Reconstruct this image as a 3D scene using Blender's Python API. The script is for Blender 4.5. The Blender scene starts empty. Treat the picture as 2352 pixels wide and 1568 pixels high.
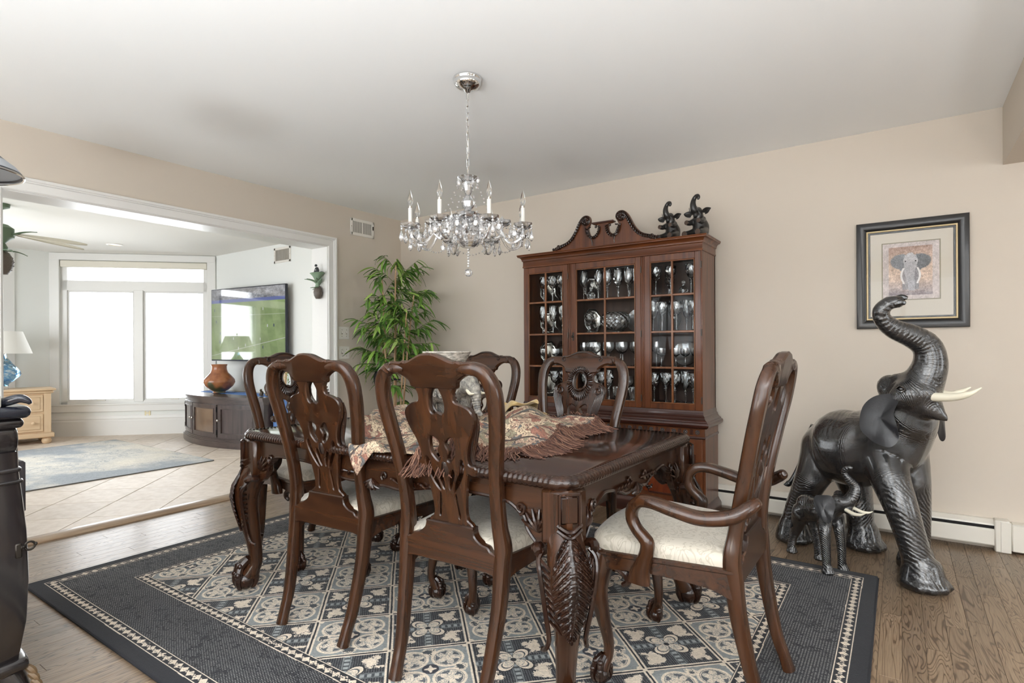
import bpy, bmesh, math, random
import numpy as np
from mathutils import Vector, Matrix

# ------------------------------------------------------------------ camera, sky, lights, exposure
S = bpy.context.scene
COL = S.collection
cam_d = bpy.data.cameras.new('camera')
cam = bpy.data.objects.new('camera', cam_d)
COL.objects.link(cam)
S.camera = cam
YAW, ROLL, FPX = math.radians(34.6075), math.radians(0.2813), 1289.0
cam.location = (4.2007, -4.0888, 1.1159)
cam.matrix_world = (Matrix.Translation(cam.location) @ Matrix.Rotation(YAW, 4, 'Z')
                    @ Matrix.Rotation(math.pi / 2, 4, 'X') @ Matrix.Rotation(-ROLL, 4, 'Z'))
cam_d.sensor_fit = 'HORIZONTAL'
cam_d.sensor_width = 36.0
cam_d.lens = 36.0 * FPX / 2352.0
cam_d.shift_y = (802.57 - 784.0) / 2352.0
cam_d.clip_start = 0.02

W = bpy.data.worlds.new('overcast_sky')
S.world = W
W.use_nodes = True
bg = W.node_tree.nodes['Background']
bg.inputs[0].default_value = (0.93, 0.97, 1.0, 1)
bg.inputs[1].default_value = 3.4

S.view_settings.view_transform = 'Standard'
S.view_settings.look = 'None'
S.view_settings.gamma = 1.0
S.view_settings.use_curve_mapping = False
S.view_settings.exposure = 1.15
S.cycles.max_bounces = 12
S.cycles.diffuse_bounces = 6
S.cycles.transmission_bounces = 10
S.cycles.transparent_max_bounces = 24
S.cycles.caustics_reflective = False
S.cycles.caustics_refractive = False
S.cycles.sample_clamp_indirect = 6.0


def portal(loc, nrm, sx, sy):
    l = bpy.data.lights.new('window_portal', 'AREA')
    l.shape = 'RECTANGLE'
    l.size, l.size_y = sx, sy
    l.cycles.is_portal = True
    o = bpy.data.objects.new('window_portal', l)
    COL.objects.link(o)
    o.location = loc
    o.rotation_euler = Vector(nrm).to_track_quat('-Z', 'Y').to_euler()


def lamp(name, loc, sx, sy, power, col=(1, 1, 1), nrm=(0, 0, -1), spread=180):
    l = bpy.data.lights.new(name, 'AREA')
    l.shape = 'RECTANGLE'
    l.size, l.size_y = sx, sy
    l.energy = power
    l.color = col
    l.spread = math.radians(spread)
    o = bpy.data.objects.new(name, l)
    COL.objects.link(o)
    o.location = loc
    o.rotation_euler = Vector(nrm).to_track_quat('-Z', 'Y').to_euler()


D45 = math.sqrt(0.5)
BAY = Vector((-4.792, -1.503, 0))
def bayp(s, t, z):
    return (BAY.x + D45 * s - D45 * t, BAY.y + D45 * s + D45 * t, z)

portal(bayp(0.99, .16, 1.36), (D45, -D45, 0), 1.84, 1.9)
portal((-4.97, -2.75, 1.36), (1, 0, 0), 1.9, 1.6)
portal((-2.5, -4.75, 1.36), (0, 1, 0), 3.2, 1.9)
for wx in (1.35, 4.25, 7.15):
    portal((wx, -6.35, 1.35), (0, 1, 0), 2.1, 1.8)
for wy in (-1.7, -4.5):
    portal((8.65, wy, 1.35), (-1, 0, 0), 1.5, 1.6)
# added fill light facing down behind the camera, unseen and without a fixture
lamp('added_down_fill', (5.9, -5.0, 2.40), 1.6, 1.6, 18, (.97, .98, 1.0))
# added upward fill lights behind the camera to brighten ceiling and walls, no fixtures
for ux, uy, up in ((4.7, -5.6, 100), (5.9, -5.0, 42), (3.1, -5.9, 52)):
    lamp('added_up_fill', (ux, uy, .4), .45, .45, up, (.93, .97, 1.0), (0, 0, 1), 155)

random.seed(7)
RNG = np.random.default_rng(5)


# ------------------------------------------------------------------ colour and material helpers
def lin(c):
    c = c / 255.0
    return c / 12.92 if c <= 0.04045 else ((c + 0.055) / 1.055) ** 2.4


def rgb(r, g, b):
    return (lin(r), lin(g), lin(b), 1.0)


def mat(name, col, rough=.5, metal=0.0, coat=0.0, trans=0.0, ior=1.45, spec=.5, emit=None, estr=0.0, sheen=0.0):
    m = bpy.data.materials.new(name)
    m.use_nodes = True
    b = m.node_tree.nodes['Principled BSDF']
    b.inputs['Base Color'].default_value = col
    b.inputs['Roughness'].default_value = rough
    b.inputs['Metallic'].default_value = metal
    b.inputs['Coat Weight'].default_value = coat
    b.inputs['Coat Roughness'].default_value = .12
    b.inputs['Transmission Weight'].default_value = trans
    b.inputs['IOR'].default_value = ior
    b.inputs['Specular IOR Level'].default_value = spec
    b.inputs['Sheen Weight'].default_value = sheen
    if emit:
        b.inputs['Emission Color'].default_value = emit
        b.inputs['Emission Strength'].default_value = estr
    return m


class NT:
    """small node helper"""
    def __init__(s, m):
        s.m = m
        s.t = m.node_tree
        s.b = s.t.nodes['Principled BSDF']

    def n(s, kind, **kw):
        x = s.t.nodes.new(kind)
        for k, v in kw.items():
            setattr(x, k, v)
        return x

    def l(s, a, b):
        s.t.links.new(a, b)

    def coord(s, which='Object', scale=(1, 1, 1), rot=(0, 0, 0)):
        c = s.n('ShaderNodeTexCoord')
        mp = s.n('ShaderNodeMapping')
        mp.inputs['Scale'].default_value = scale
        mp.inputs['Rotation'].default_value = rot
        s.l(c.outputs[which], mp.inputs[0])
        return mp.outputs[0]

    def noise(s, vec, scale=5, detail=3, rough=.5, dist=0):
        x = s.n('ShaderNodeTexNoise')
        x.inputs['Scale'].default_value = scale
        x.inputs['Detail'].default_value = detail
        x.inputs['Roughness'].default_value = rough
        x.inputs['Distortion'].default_value = dist
        if vec is not None:
            s.l(vec, x.inputs['Vector'])
        return x.outputs['Fac']

    def ramp(s, fac, stops):
        r = s.n('ShaderNodeValToRGB')
        e = r.color_ramp.elements
        while len(e) < len(stops):
            e.new(.5)
        for i, (p, c) in enumerate(stops):
            e[i].position = p
            e[i].color = c
        s.l(fac, r.inputs[0])
        return r.outputs[0]

    def bump(s, h, strength=.3, dist=.01):
        x = s.n('ShaderNodeBump')
        x.inputs['Strength'].default_value = strength
        x.inputs['Distance'].default_value = dist
        s.l(h, x.inputs['Height'])
        s.l(x.outputs[0], s.b.inputs['Normal'])

    def mix(s, a, b, f, mode='MIX'):
        x = s.n('ShaderNodeMix', data_type='RGBA', blend_type=mode)
        for v, i in ((f, 0), (a, 6), (b, 7)):
            if hasattr(v, 'links') or hasattr(v, 'is_linked'):
                s.l(v, x.inputs[i])
            else:
                x.inputs[i].default_value = v
        return x.outputs[2]

    def col(s, o):
        s.l(o, s.b.inputs['Base Color'])


def wood(name, c1, c2, rough=.3, coat=.4, axis=2, scale=9, c3=None, stretch=.07):
    m = mat(name, c1, rough, coat=coat)
    t = NT(m)
    sc = [1, 1, 1]
    sc[axis] = stretch
    v = t.coord('Object', sc)
    f = t.noise(v, scale * 3.5, 5, .6, .6)
    f2 = t.noise(t.coord('Object'), 3.0, 2, .5)
    a = t.ramp(f, [(.3, c1), (.7, c2)])
    o = t.mix(a, c3 or c1, t.ramp(f2, [(.4, (0, 0, 0, 1)), (.75, (.35, .35, .35, 1))]))
    t.col(o)
    t.bump(f, .05, .002)
    return m


# ------------------------------------------------------------------ mesh helpers
class MB:
    def __init__(s):
        s.v = []
        s.f = []
        s.uv = None

    def add(s, vs, fs):
        o = len(s.v)
        s.v += [tuple(v) for v in vs]
        s.f += [tuple(i + o for i in f) for f in fs]
        return s

    def merge(s, o, M=None):
        vs = o.v if M is None else [M @ Vector(v) for v in o.v]
        return s.add(vs, o.f)

    def box(s, x0, x1, y0, y1, z0, z1):
        return s.add([(x0, y0, z0), (x1, y0, z0), (x1, y1, z0), (x0, y1, z0),
                      (x0, y0, z1), (x1, y0, z1), (x1, y1, z1), (x0, y1, z1)],
                     [(0, 3, 2, 1), (4, 5, 6, 7), (0, 1, 5, 4), (1, 2, 6, 5), (2, 3, 7, 6), (3, 0, 4, 7)])

    def bbox(s, x0, x1, y0, y1, z0, z1, b=.004):
        """box with chamfered edges (three nested rings)"""
        b = min(b, (x1 - x0) * .45, (y1 - y0) * .45, (z1 - z0) * .45)
        def ring(z, i):
            return [(x0 + i, y0, z), (x1 - i, y0, z), (x1, y0 + i, z), (x1, y1 - i, z),
                    (x1 - i, y1, z), (x0 + i, y1, z), (x0, y1 - i, z), (x0, y0 + i, z)]
        def inner(z):
            return [(x0 + b, y0 + b, z), (x1 - b, y0 + b, z), (x1 - b, y0 + b, z), (x1 - b, y1 - b, z),
                    (x1 - b, y1 - b, z), (x0 + b, y1 - b, z), (x0 + b, y1 - b, z), (x0 + b, y0 + b, z)]
        vs = inner(z0) + ring(z0 + b, b) + ring(z1 - b, b) + inner(z1)
        fs = [tuple(range(7, -1, -1)), tuple(range(24, 32))]
        for k in range(3):
            for i in range(8):
                j = (i + 1) % 8
                fs.append((k * 8 + i, k * 8 + j, k * 8 + 8 + j, k * 8 + 8 + i))
        return s.add(vs, fs)

    def lathe(s, prof, n=16, c=(0, 0, 0), flip=False, M=None, oct=None):
        vs = []
        for (r, z) in prof:
            for i in range(n):
                a = 2 * math.pi * i / n
                k = 1.0
                if oct:
                    k = 1 + oct * math.cos(i * math.pi)
                p = Vector((r * k * math.cos(a), r * k * math.sin(a), z))
                p = (M @ p) if M is not None else p
                vs.append((p.x + c[0], p.y + c[1], p.z + c[2]))
        fs = []
        for k in range(len(prof) - 1):
            for i in range(n):
                j = (i + 1) % n
                fs.append((k * n + i, k * n + j, (k + 1) * n + j, (k + 1) * n + i))
        if prof[0][0] > 1e-5:
            fs.append(tuple(range(n - 1, -1, -1)))
        if prof[-1][0] > 1e-5:
            fs.append(tuple((len(prof) - 1) * n + i for i in range(n)))
        return s.add(vs, fs)

    def ell(s, c, r, n=12, m=8, M=None):
        if not hasattr(r, '__len__'):
            r = (r, r, r)
        vs = []
        for k in range(m + 1):
            ph = math.pi * k / m
            for i in range(n):
                a = 2 * math.pi * i / n
                p = Vector((r[0] * math.sin(ph) * math.cos(a), r[1] * math.sin(ph) * math.sin(a), -r[2] * math.cos(ph)))
                if M is not None:
                    p = M @ p
                vs.append((p.x + c[0], p.y + c[1], p.z + c[2]))
        fs = []
        for k in range(m):
            for i in range(n):
                j = (i + 1) % n
                fs.append((k * n + i, k * n + j, (k + 1) * n + j, (k + 1) * n + i))
        return s.add(vs, fs)

    def sweep(s, path, rad, n=10, sup=2.0, ref=None, closed=False, cap=True):
        """tube along path; rad: scalar or (a,b) per point; sup = superellipse power (2 round, 4 squarish)"""
        P = [Vector(p) for p in path]
        N = len(P)
        if not hasattr(rad, '__len__'):
            rad = [rad] * N
        R = [(r, r) if not hasattr(r, '__len__') else r for r in rad]
        vs = []
        prev = None
        for i in range(N):
            if closed:
                t = P[(i + 1) % N] - P[i - 1]
            else:
                t = P[min(i + 1, N - 1)] - P[max(i - 1, 0)]
            if t.length < 1e-9:
                t = Vector((0, 0, 1))
            t.normalize()
            if ref is not None:
                u = Vector(ref) - t * t.dot(Vector(ref))
            elif prev is None:
                a = Vector((1, 0, 0)) if abs(t.x) < .9 else Vector((0, 1, 0))
                u = a - t * t.dot(a)
            else:
                u = prev - t * t.dot(prev)
            if u.length < 1e-6:
                u = t.orthogonal()
            u.normalize()
            prev = u
            w = t.cross(u)
            for k in range(n):
                a = 2 * math.pi * (k + .5) / n
                ca, sa = math.cos(a), math.sin(a)
                e = 2.0 / sup
                x = math.copysign(abs(ca) ** e, ca) * R[i][0]
                y = math.copysign(abs(sa) ** e, sa) * R[i][1]
                p = P[i] + u * x + w * y
                vs.append((p.x, p.y, p.z))
        fs = []
        for i in range(N if closed else N - 1):
            j = (i + 1) % N
            for k in range(n):
                q = (k + 1) % n
                fs.append((i * n + k, i * n + q, j * n + q, j * n + k))
        if cap and not closed:
            fs.append(tuple(range(n - 1, -1, -1)))
            fs.append(tuple((N - 1) * n + k for k in range(n)))
        return s.add(vs, fs)

    def grid(s, fn, nu, nv, closed_u=False):
        vs = []
        for j in range(nv + 1):
            for i in range(nu + (0 if closed_u else 1)):
                vs.append(tuple(fn(i / nu, j / nv)))
        w = nu + (0 if closed_u else 1)
        fs = []
        for j in range(nv):
            for i in range(nu):
                k = (i + 1) % w
                fs.append((j * w + i, j * w + k, (j + 1) * w + k, (j + 1) * w + i))
        return s.add(vs, fs)

    def prism(s, pts, t0, t1, axis='y'):
        """extrude a simple polygon given in the plane normal to axis"""
        n = len(pts)
        def P(a, b, t):
            return {'y': (a, t, b), 'x': (t, a, b), 'z': (a, b, t)}[axis]
        vs = [P(a, b, t0) for a, b in pts] + [P(a, b, t1) for a, b in pts]
        fs = [tuple(range(n)), tuple(range(2 * n - 1, n - 1, -1))]
        for i in range(n):
            j = (i + 1) % n
            fs.append((j, i, n + i, n + j))
        return s.add(vs, fs)

    def warp(s, fn):
        s.v = [tuple(fn(*v)) for v in s.v]
        return s

    def weld(s, d=1e-5):
        key = {}
        mp = []
        nv = []
        for v in s.v:
            k = (round(v[0] / d), round(v[1] / d), round(v[2] / d))
            if k not in key:
                key[k] = len(nv)
                nv.append(v)
            mp.append(key[k])
        fs = []
        for f in s.f:
            g = []
            for i in f:
                if mp[i] not in g:
                    g.append(mp[i])
            if len(g) > 2:
                fs.append(tuple(g))
        s.v, s.f = nv, fs
        return s

    def mesh(s, name):
        me = bpy.data.meshes.new(name)
        me.from_pydata(s.v, [], s.f)
        me.validate()
        me.update()
        return me

    def build(s, name, m, parent=None, smooth=True, angle=40, fix=True):
        me = s.mesh(name)
        return obj(name, me, m, parent, smooth, angle, fix)


def obj(name, me, m, parent=None, smooth=True, angle=40, fix=True):
    if fix:
        bm = bmesh.new()
        bm.from_mesh(me)
        bmesh.ops.recalc_face_normals(bm, faces=bm.faces)
        bm.to_mesh(me)
        bm.free()
    if m and not me.materials:
        me.materials.append(m)
    if smooth:
        for p in me.polygons:
            p.use_smooth = True
        if angle < 180:
            me.set_sharp_from_angle(angle=math.radians(angle))
    o = bpy.data.objects.new(name, me)
    COL.objects.link(o)
    if parent:
        o.parent = parent
    return o


def crom(pts, per=6, closed=False):
    """Catmull-Rom through points of any dimension"""
    P = np.array(pts, float)
    n = len(P)
    out = []
    for i in range(n if closed else n - 1):
        if closed:
            a, b, c, d = P[(i - 1) % n], P[i], P[(i + 1) % n], P[(i + 2) % n]
        else:
            a, b, c, d = P[max(i - 1, 0)], P[i], P[i + 1], P[min(i + 2, n - 1)]
        for k in range(per):
            t = k / per
            out.append(.5 * ((2 * b) + (-a + c) * t + (2 * a - 5 * b + 4 * c - d) * t * t + (-a + 3 * b - 3 * c + d) * t ** 3))
    if not closed:
        out.append(P[-1])
    return [tuple(float(x) for x in q) for q in out]


def tube(mb, pts, per=5, n=10, sup=2.0, ref=None):
    """pts: (x,y,z,r) or (x,y,z,ra,rb) control points, smoothed"""
    c = crom(pts, per)
    if len(c[0]) == 4:
        return mb.sweep([q[:3] for q in c], [max(q[3], .0005) for q in c], n, sup, ref)
    return mb.sweep([q[:3] for q in c], [(max(q[3], .0005), max(q[4], .0005)) for q in c], n, sup, ref)


from mathutils.geometry import delaunay_2d_cdt


def shape2d(outer, holes, depth, bevel=.003, res=1, step=None):
    """filled 2-D outline with holes, extruded with chamfered edges; lies in XZ, thickness along Y"""
    def area(L):
        return sum(L[i - 1][0] * L[i][1] - L[i][0] * L[i - 1][1] for i in range(len(L)))
    def clean(L):
        out = []
        for p in L:
            if not out or math.dist(out[-1], p) > 2e-4:
                out.append(p)
        if math.dist(out[0], out[-1]) < 2e-4:
            out.pop()
        return out
    loops = []
    for i, L in enumerate([outer] + holes):
        L = clean(L)
        if (area(L) > 0) != (i == 0):
            L = L[::-1]
        loops.append(L)
    ins = []
    for L in loops:
        n = len(L)
        q = []
        for i in range(n):
            a, c = Vector(L[i - 1]), Vector(L[(i + 1) % n])
            d = (c - a)
            d = d.normalized() if d.length > 1e-9 else Vector((1, 0))
            q.append((L[i][0] - d.y * bevel, L[i][1] + d.x * bevel))
        ins.append(q)
    def inside(x, y):
        c = False
        for L in ins:
            n = len(L)
            for i in range(n):
                (x0, y0), (x1, y1) = L[i - 1], L[i]
                if (y0 > y) != (y1 > y) and x < (x1 - x0) * (y - y0) / (y1 - y0) + x0:
                    c = not c
        return c
    pts = []
    edges = []
    for L in ins:
        o = len(pts)
        pts += [Vector(p) for p in L]
        edges += [(o + i, o + (i + 1) % len(L)) for i in range(len(L))]
    vo, eo, fo, vi, _, _ = delaunay_2d_cdt(pts, edges, [], 0, 1e-6)
    mb = MB()
    tri = []
    for f in fo:
        cx = sum(vo[i].x for i in f) / len(f)
        cz = sum(vo[i].y for i in f) / len(f)
        if inside(cx, cz):
            tri.append(f)
    h = depth / 2
    mb.add([(v.x, -h, v.y) for v in vo], [tuple(f) for f in tri])
    mb.add([(v.x, h, v.y) for v in vo], [tuple(reversed(f)) for f in tri])
    for L, q in zip(loops, ins):
        n = len(L)
        vs = [(x, -h, z) for x, z in q] + [(x, -h + bevel, z) for x, z in L] + [(x, h - bevel, z) for x, z in L] + [(x, h, z) for x, z in q]
        fs = []
        for r in range(3):
            for i in range(n):
                j = (i + 1) % n
                fs.append((r * n + i, (r + 1) * n + i, (r + 1) * n + j, r * n + j))
        mb.add(vs, fs)
    return mb.weld()


def remesh(mb, voxel, name, smooth=4):
    me = mb.mesh(name)
    o = bpy.data.objects.new(name, me)
    COL.objects.link(o)
    r = o.modifiers.new('r', 'REMESH')
    r.mode = 'VOXEL'
    r.voxel_size = voxel
    if smooth:
        sm = o.modifiers.new('s', 'SMOOTH')
        sm.iterations = smooth
        sm.factor = .5
    dg = bpy.context.evaluated_depsgraph_get()
    out = bpy.data.meshes.new_from_object(o.evaluated_get(dg))
    bpy.data.objects.remove(o)
    return out


def tag(o, label=None, cat=None, group=None, kind=None):
    if label:
        o['label'] = label
    if cat:
        o['category'] = cat
    if group:
        o['group'] = group
    if kind:
        o['kind'] = kind
    return o


def thing(name, label, cat, loc=(0, 0, 0), rz=0, group=None):
    o = bpy.data.objects.new(name, None)
    o.empty_display_size = .05
    COL.objects.link(o)
    o.location = loc
    o.rotation_euler = (0, 0, rz)
    return tag(o, label, cat, group)


def setting(name):
    o = bpy.data.objects.new(name, None)
    COL.objects.link(o)
    return tag(o, kind='structure')


def copy_tree(o, loc=None, rz=None, label=None, parent=None):
    c = o.copy()
    COL.objects.link(c)
    if parent:
        c.parent = parent
        c.matrix_parent_inverse = o.matrix_parent_inverse.copy()
    if loc is not None:
        c.location = loc
    if rz is not None:
        c.rotation_euler = (0, 0, rz)
    if label:
        c['label'] = label
    for ch in list(o.children):
        copy_tree(ch, parent=c)
    return c


def struct(o):
    return tag(o, kind='structure')


def uv_planar(me, fn):
    uv = me.uv_layers.new(name='uv')
    for lp in me.loops:
        uv.data[lp.index].uv = fn(me.vertices[lp.vertex_index].co)


def picture(name, arr):
    """image made from a numpy array (h,w,3) of sRGB 0..1, row 0 at the bottom"""
    h, w = arr.shape[:2]
    im = bpy.data.images.new(name, w, h)
    a = np.ones((h, w, 4), np.float32)
    a[..., :3] = np.clip(arr, 0, 1)
    im.pixels.foreach_set(a.ravel())
    im.update()
    im.pack()
    return im


def img_mat(name, im, rough=.8, coat=0.0, emit=0.0, bump=0.0, extend='CLIP'):
    m = mat(name, (1, 1, 1, 1), rough, coat=coat)
    t = NT(m)
    u = t.n('ShaderNodeUVMap')
    x = t.n('ShaderNodeTexImage')
    x.image = im
    x.extension = 'EXTEND'
    t.l(u.outputs[0], x.inputs[0])
    t.col(x.outputs[0])
    if emit:
        t.l(x.outputs[0], t.b.inputs['Emission Color'])
        t.b.inputs['Emission Strength'].default_value = emit
    if bump:
        t.bump(x.outputs[0], bump, .004)
    return m, t


# ------------------------------------------------------------------ materials
M_ceiling = mat('ceiling_paint', rgb(247, 249, 250), .9)
M_wall = mat('beige_wall_paint', rgb(204, 194, 181), .85)
t = NT(M_wall)
t.bump(t.noise(t.coord('Object'), 220, 2), .06, .002)
M_sunwall = mat('white_wall_paint', rgb(232, 234, 231), .85)
M_trim = mat('white_trim_paint', rgb(228, 227, 224), .35)
M_heater = mat('cream_enamel', rgb(222, 218, 208), .35)
M_black = mat('black_gap', rgb(22, 22, 24), .6)
M_chrome = mat('chrome', rgb(225, 225, 225), .07, metal=1)
M_brass = mat('brass', rgb(190, 160, 100), .3, metal=1)
M_iron = mat('dark_iron', rgb(70, 66, 62), .4, metal=1)
M_nickel = mat('nickel', rgb(205, 200, 190), .2, metal=1)
M_plastic = mat('white_plastic', rgb(226, 222, 214), .35)
M_ivory = mat('ivory_resin', rgb(232, 226, 206), .3)
M_silver = mat('polished_silver', rgb(232, 230, 226), .12, metal=1)

M_mahog = wood('mahogany', rgb(30, 17, 11), rgb(68, 40, 22), .25, .2, 2, 8, rgb(62, 35, 17))
M_mahog_h = wood('mahogany_rail', rgb(30, 17, 11), rgb(66, 39, 22), .25, .2, 0, 8, rgb(60, 34, 17))
M_carve = wood('carved_mahogany', rgb(20, 11, 8), rgb(56, 31, 18), .26, .25, 2, 14)
M_tabletop = wood('table_veneer', rgb(28, 14, 10), rgb(60, 33, 20), .13, .6, 0, 6, rgb(48, 25, 15))
M_cab = wood('cabinet_mahogany', rgb(56, 28, 14), rgb(116, 66, 34), .32, .18, 0, 6, rgb(94, 48, 22))
M_cab_v = wood('cabinet_mahogany_upright', rgb(54, 27, 14), rgb(112, 63, 33), .32, .18, 2, 6, rgb(92, 46, 22))
M_cab_dark = wood('cabinet_moulding', rgb(40, 18, 12), rgb(74, 36, 22), .3, .4, 0, 8)
M_cab_in = wood('cabinet_interior', rgb(50, 34, 27), rgb(82, 56, 44), .5, .1, 2, 6)
M_muntin = wood('glazing_bar_wood', rgb(92, 54, 30), rgb(132, 84, 50), .35, .3, 2, 8)

def crystal(name, ior, glossy):
    m = bpy.data.materials.new(name)
    m.use_nodes = True
    nt = m.node_tree
    g = nt.nodes['Principled BSDF']
    g.inputs['Transmission Weight'].default_value = 1
    g.inputs['Roughness'].default_value = 0
    g.inputs['IOR'].default_value = ior
    g.inputs['Base Color'].default_value = (1, 1, 1, 1)
    mx = nt.nodes.new('ShaderNodeMixShader')
    mx.inputs[0].default_value = glossy
    h = nt.nodes.new('ShaderNodeBsdfAnisotropic')
    h.inputs['Roughness'].default_value = .12
    h.inputs['Color'].default_value = (.97, .98, 1, 1)
    nt.links.new(g.outputs[0], mx.inputs[1])
    nt.links.new(h.outputs[0], mx.inputs[2])
    nt.links.new(mx.outputs[0], nt.nodes['Material Output'].inputs[0])
    return m


M_glass = crystal('cut_crystal', 1.45, .07)
M_clear = crystal('clear_glass', 1.45, .04)
M_drop = crystal('chandelier_crystal', 1.4, .42)
M_irid = crystal('lustre_glass', 1.48, .10)

def pane_material(name, tint=(1, 1, 1, 1), ior=1.45):
    m = bpy.data.materials.new(name)
    m.use_nodes = True
    nt = m.node_tree
    nt.nodes.clear()
    out = nt.nodes.new('ShaderNodeOutputMaterial')
    mx = nt.nodes.new('ShaderNodeMixShader')
    tr = nt.nodes.new('ShaderNodeBsdfTransparent')
    gl = nt.nodes.new('ShaderNodeBsdfGlossy')
    fr = nt.nodes.new('ShaderNodeFresnel')
    fr.inputs[0].default_value = ior
    tr.inputs[0].default_value = tint
    gl.inputs['Roughness'].default_value = .01
    nt.links.new(fr.outputs[0], mx.inputs[0])
    nt.links.new(tr.outputs[0], mx.inputs[1])
    nt.links.new(gl.outputs[0], mx.inputs[2])
    nt.links.new(mx.outputs[0], out.inputs[0])
    return m


M_pane = pane_material('window_glass')
M_cabpane = pane_material('cabinet_glass', (.98, .99, .99, 1), 1.16)


def brocade(name, c1, c2):
    m = mat(name, c1, .55, sheen=.3)
    t = NT(m)
    v = t.coord('Object', (1, 1, .35))
    n1 = t.noise(v, 17, 2, .5, 1.6)
    w = t.n('ShaderNodeMath', operation='SINE')
    mu = t.n('ShaderNodeMath', operation='MULTIPLY')
    mu.inputs[1].default_value = 38
    t.l(n1, mu.inputs[0])
    t.l(mu.outputs[0], w.inputs[0])
    t.col(t.ramp(w.outputs[0], [(.25, c1), (.75, c2)]))
    t.bump(t.noise(t.coord('Object'), 400, 1), .1, .001)
    return m


M_brocade = brocade('ivory_brocade', rgb(194, 187, 173), rgb(174, 166, 151))
# ------------------------------------------------------------------ dining room shell
H = 2.44
TZ = .02          # sunroom tile level
RX, RY = 8.5, -6.2
OY0, OY1, OZ = -3.11, -.897, 2.047     # opening to the sunroom in the left wall

# floor: slab, planks laid as single pieces where the photograph shows them
fl = setting('floor')
b = MB().box(-.2, RX, RY, .2, -.12, -.003)
M_slab = mat('subfloor', rgb(40, 32, 26), .9)
b.build('slab', M_slab, fl, smooth=False)

M_oak = mat('stained_oak', rgb(120, 96, 76), .36, coat=.08)
t = NT(M_oak)
oi = t.n('ShaderNodeObjectInfo')
ge = t.n('ShaderNodeNewGeometry')
ad = t.n('ShaderNodeMath', operation='ADD')
t.l(oi.outputs['Random'], ad.inputs[0]); t.l(ge.outputs['Random Per Island'], ad.inputs[1])
fr = t.n('ShaderNodeMath', operation='FRACT'); t.l(ad.outputs[0], fr.inputs[0])
cm = t.n('ShaderNodeCombineXYZ')
m7 = t.n('ShaderNodeMath', operation='MULTIPLY'); m7.inputs[1].default_value = 37
t.l(fr.outputs[0], m7.inputs[0]); t.l(m7.outputs[0], cm.inputs[0]); t.l(m7.outputs[0], cm.inputs[2])
tc = t.n('ShaderNodeTexCoord')
va = t.n('ShaderNodeVectorMath', operation='ADD')
t.l(tc.outputs['Object'], va.inputs[0]); t.l(cm.outputs[0], va.inputs[1])
mp = t.n('ShaderNodeMapping'); mp.inputs['Scale'].default_value = (1, .13, 1)
t.l(va.outputs[0], mp.inputs[0])
n1 = t.noise(mp.outputs[0], 14, 2, .5, .8)
mu = t.n('ShaderNodeMath', operation='MULTIPLY'); mu.inputs[1].default_value = 105
sn = t.n('ShaderNodeMath', operation='SINE'); t.l(n1, mu.inputs[0]); t.l(mu.outputs[0], sn.inputs[0])
mp2 = t.n('ShaderNodeMapping'); mp2.inputs['Scale'].default_value = (1, .03, 1)
t.l(va.outputs[0], mp2.inputs[0])
n2 = t.noise(mp2.outputs[0], 260, 3, .6)
ca = t.ramp(sn.outputs[0], [(.0, rgb(138, 118, 96)), (.7, rgb(126, 105, 84)), (.95, rgb(92, 74, 58))])
cb = t.mix(ca, rgb(94, 77, 62), t.ramp(n2, [(.45, (0, 0, 0, 1)), (.8, (.8, .8, .8, 1))]))
hs = t.n('ShaderNodeHueSaturation')
rv = t.n('ShaderNodeMapRange'); rv.inputs[3].default_value = .82; rv.inputs[4].default_value = 1.12
t.l(fr.outputs[0], rv.inputs[0]); t.l(rv.outputs[0], hs.inputs['Value']); t.l(cb, hs.inputs['Color'])
t.col(hs.outputs[0])
t.bump(n2, .08, .001)

PW = .0725
def plank_mesh(L):
    return MB().bbox(-PW / 2 + .0004, PW / 2 - .0004, -L / 2 + .0004, L / 2 - .0004, -.012, 0, .0007)
lens = [.55, .8, 1.05, 1.3]
pm = {}
for L in lens:
    pm[L] = obj('plank', plank_mesh(L).mesh('plank'), M_oak, None, smooth=False).data
    bpy.data.objects.remove(bpy.data.objects['plank'])
far = MB()
rp = random.Random(3)
x = PW / 2
while x < RX:
    y = -rp.random() * .9
    y = 0.0 - .0
    first = True
    while y > RY:
        L = rp.choice(lens)
        if first:
            y = rp.choice([0, .2, .4, .6]); first = False
        yc = y - L / 2
        vis = ((x < .86 and -3.95 < yc < .3) or (3.95 < x < 4.95 and -2.75 < yc < .3) or
               (3.1 < x < 4 and yc > -1.1) or (.86 <= x < 1.35 and yc < -3.0 and yc > -3.95) or
               (1.35 <= x < 3.1 and yc > -.75))
        if vis and yc < .1:
            o = bpy.data.objects.new('plank', pm[L]); COL.objects.link(o); o.parent = fl
            o.location = (x, yc, 0)
        else:
            far.merge(plank_mesh(L), Matrix.Translation((x, yc, 0)))
        y -= L
    x += PW
tag(far.build('plank_field', M_oak, fl, smooth=False), kind='stuff')

ceil = struct(MB().box(0, RX + .2, RY - .2, .2, H, H + .12).build('ceiling', M_ceiling, smooth=False))
struct(MB().box(-.2, RX + .2, 0, .2, -.1, H).build('wall_back', M_wall, smooth=False))
b = MB()
b.box(-.2, 0, OY1, .0, -.1, H)
b.box(-.2, 0, RY, OY0, -.1, H)
b.box(-.2, 0, OY0, OY1, OZ, H)
struct(b.build('wall_left', M_wall, smooth=False))
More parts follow.
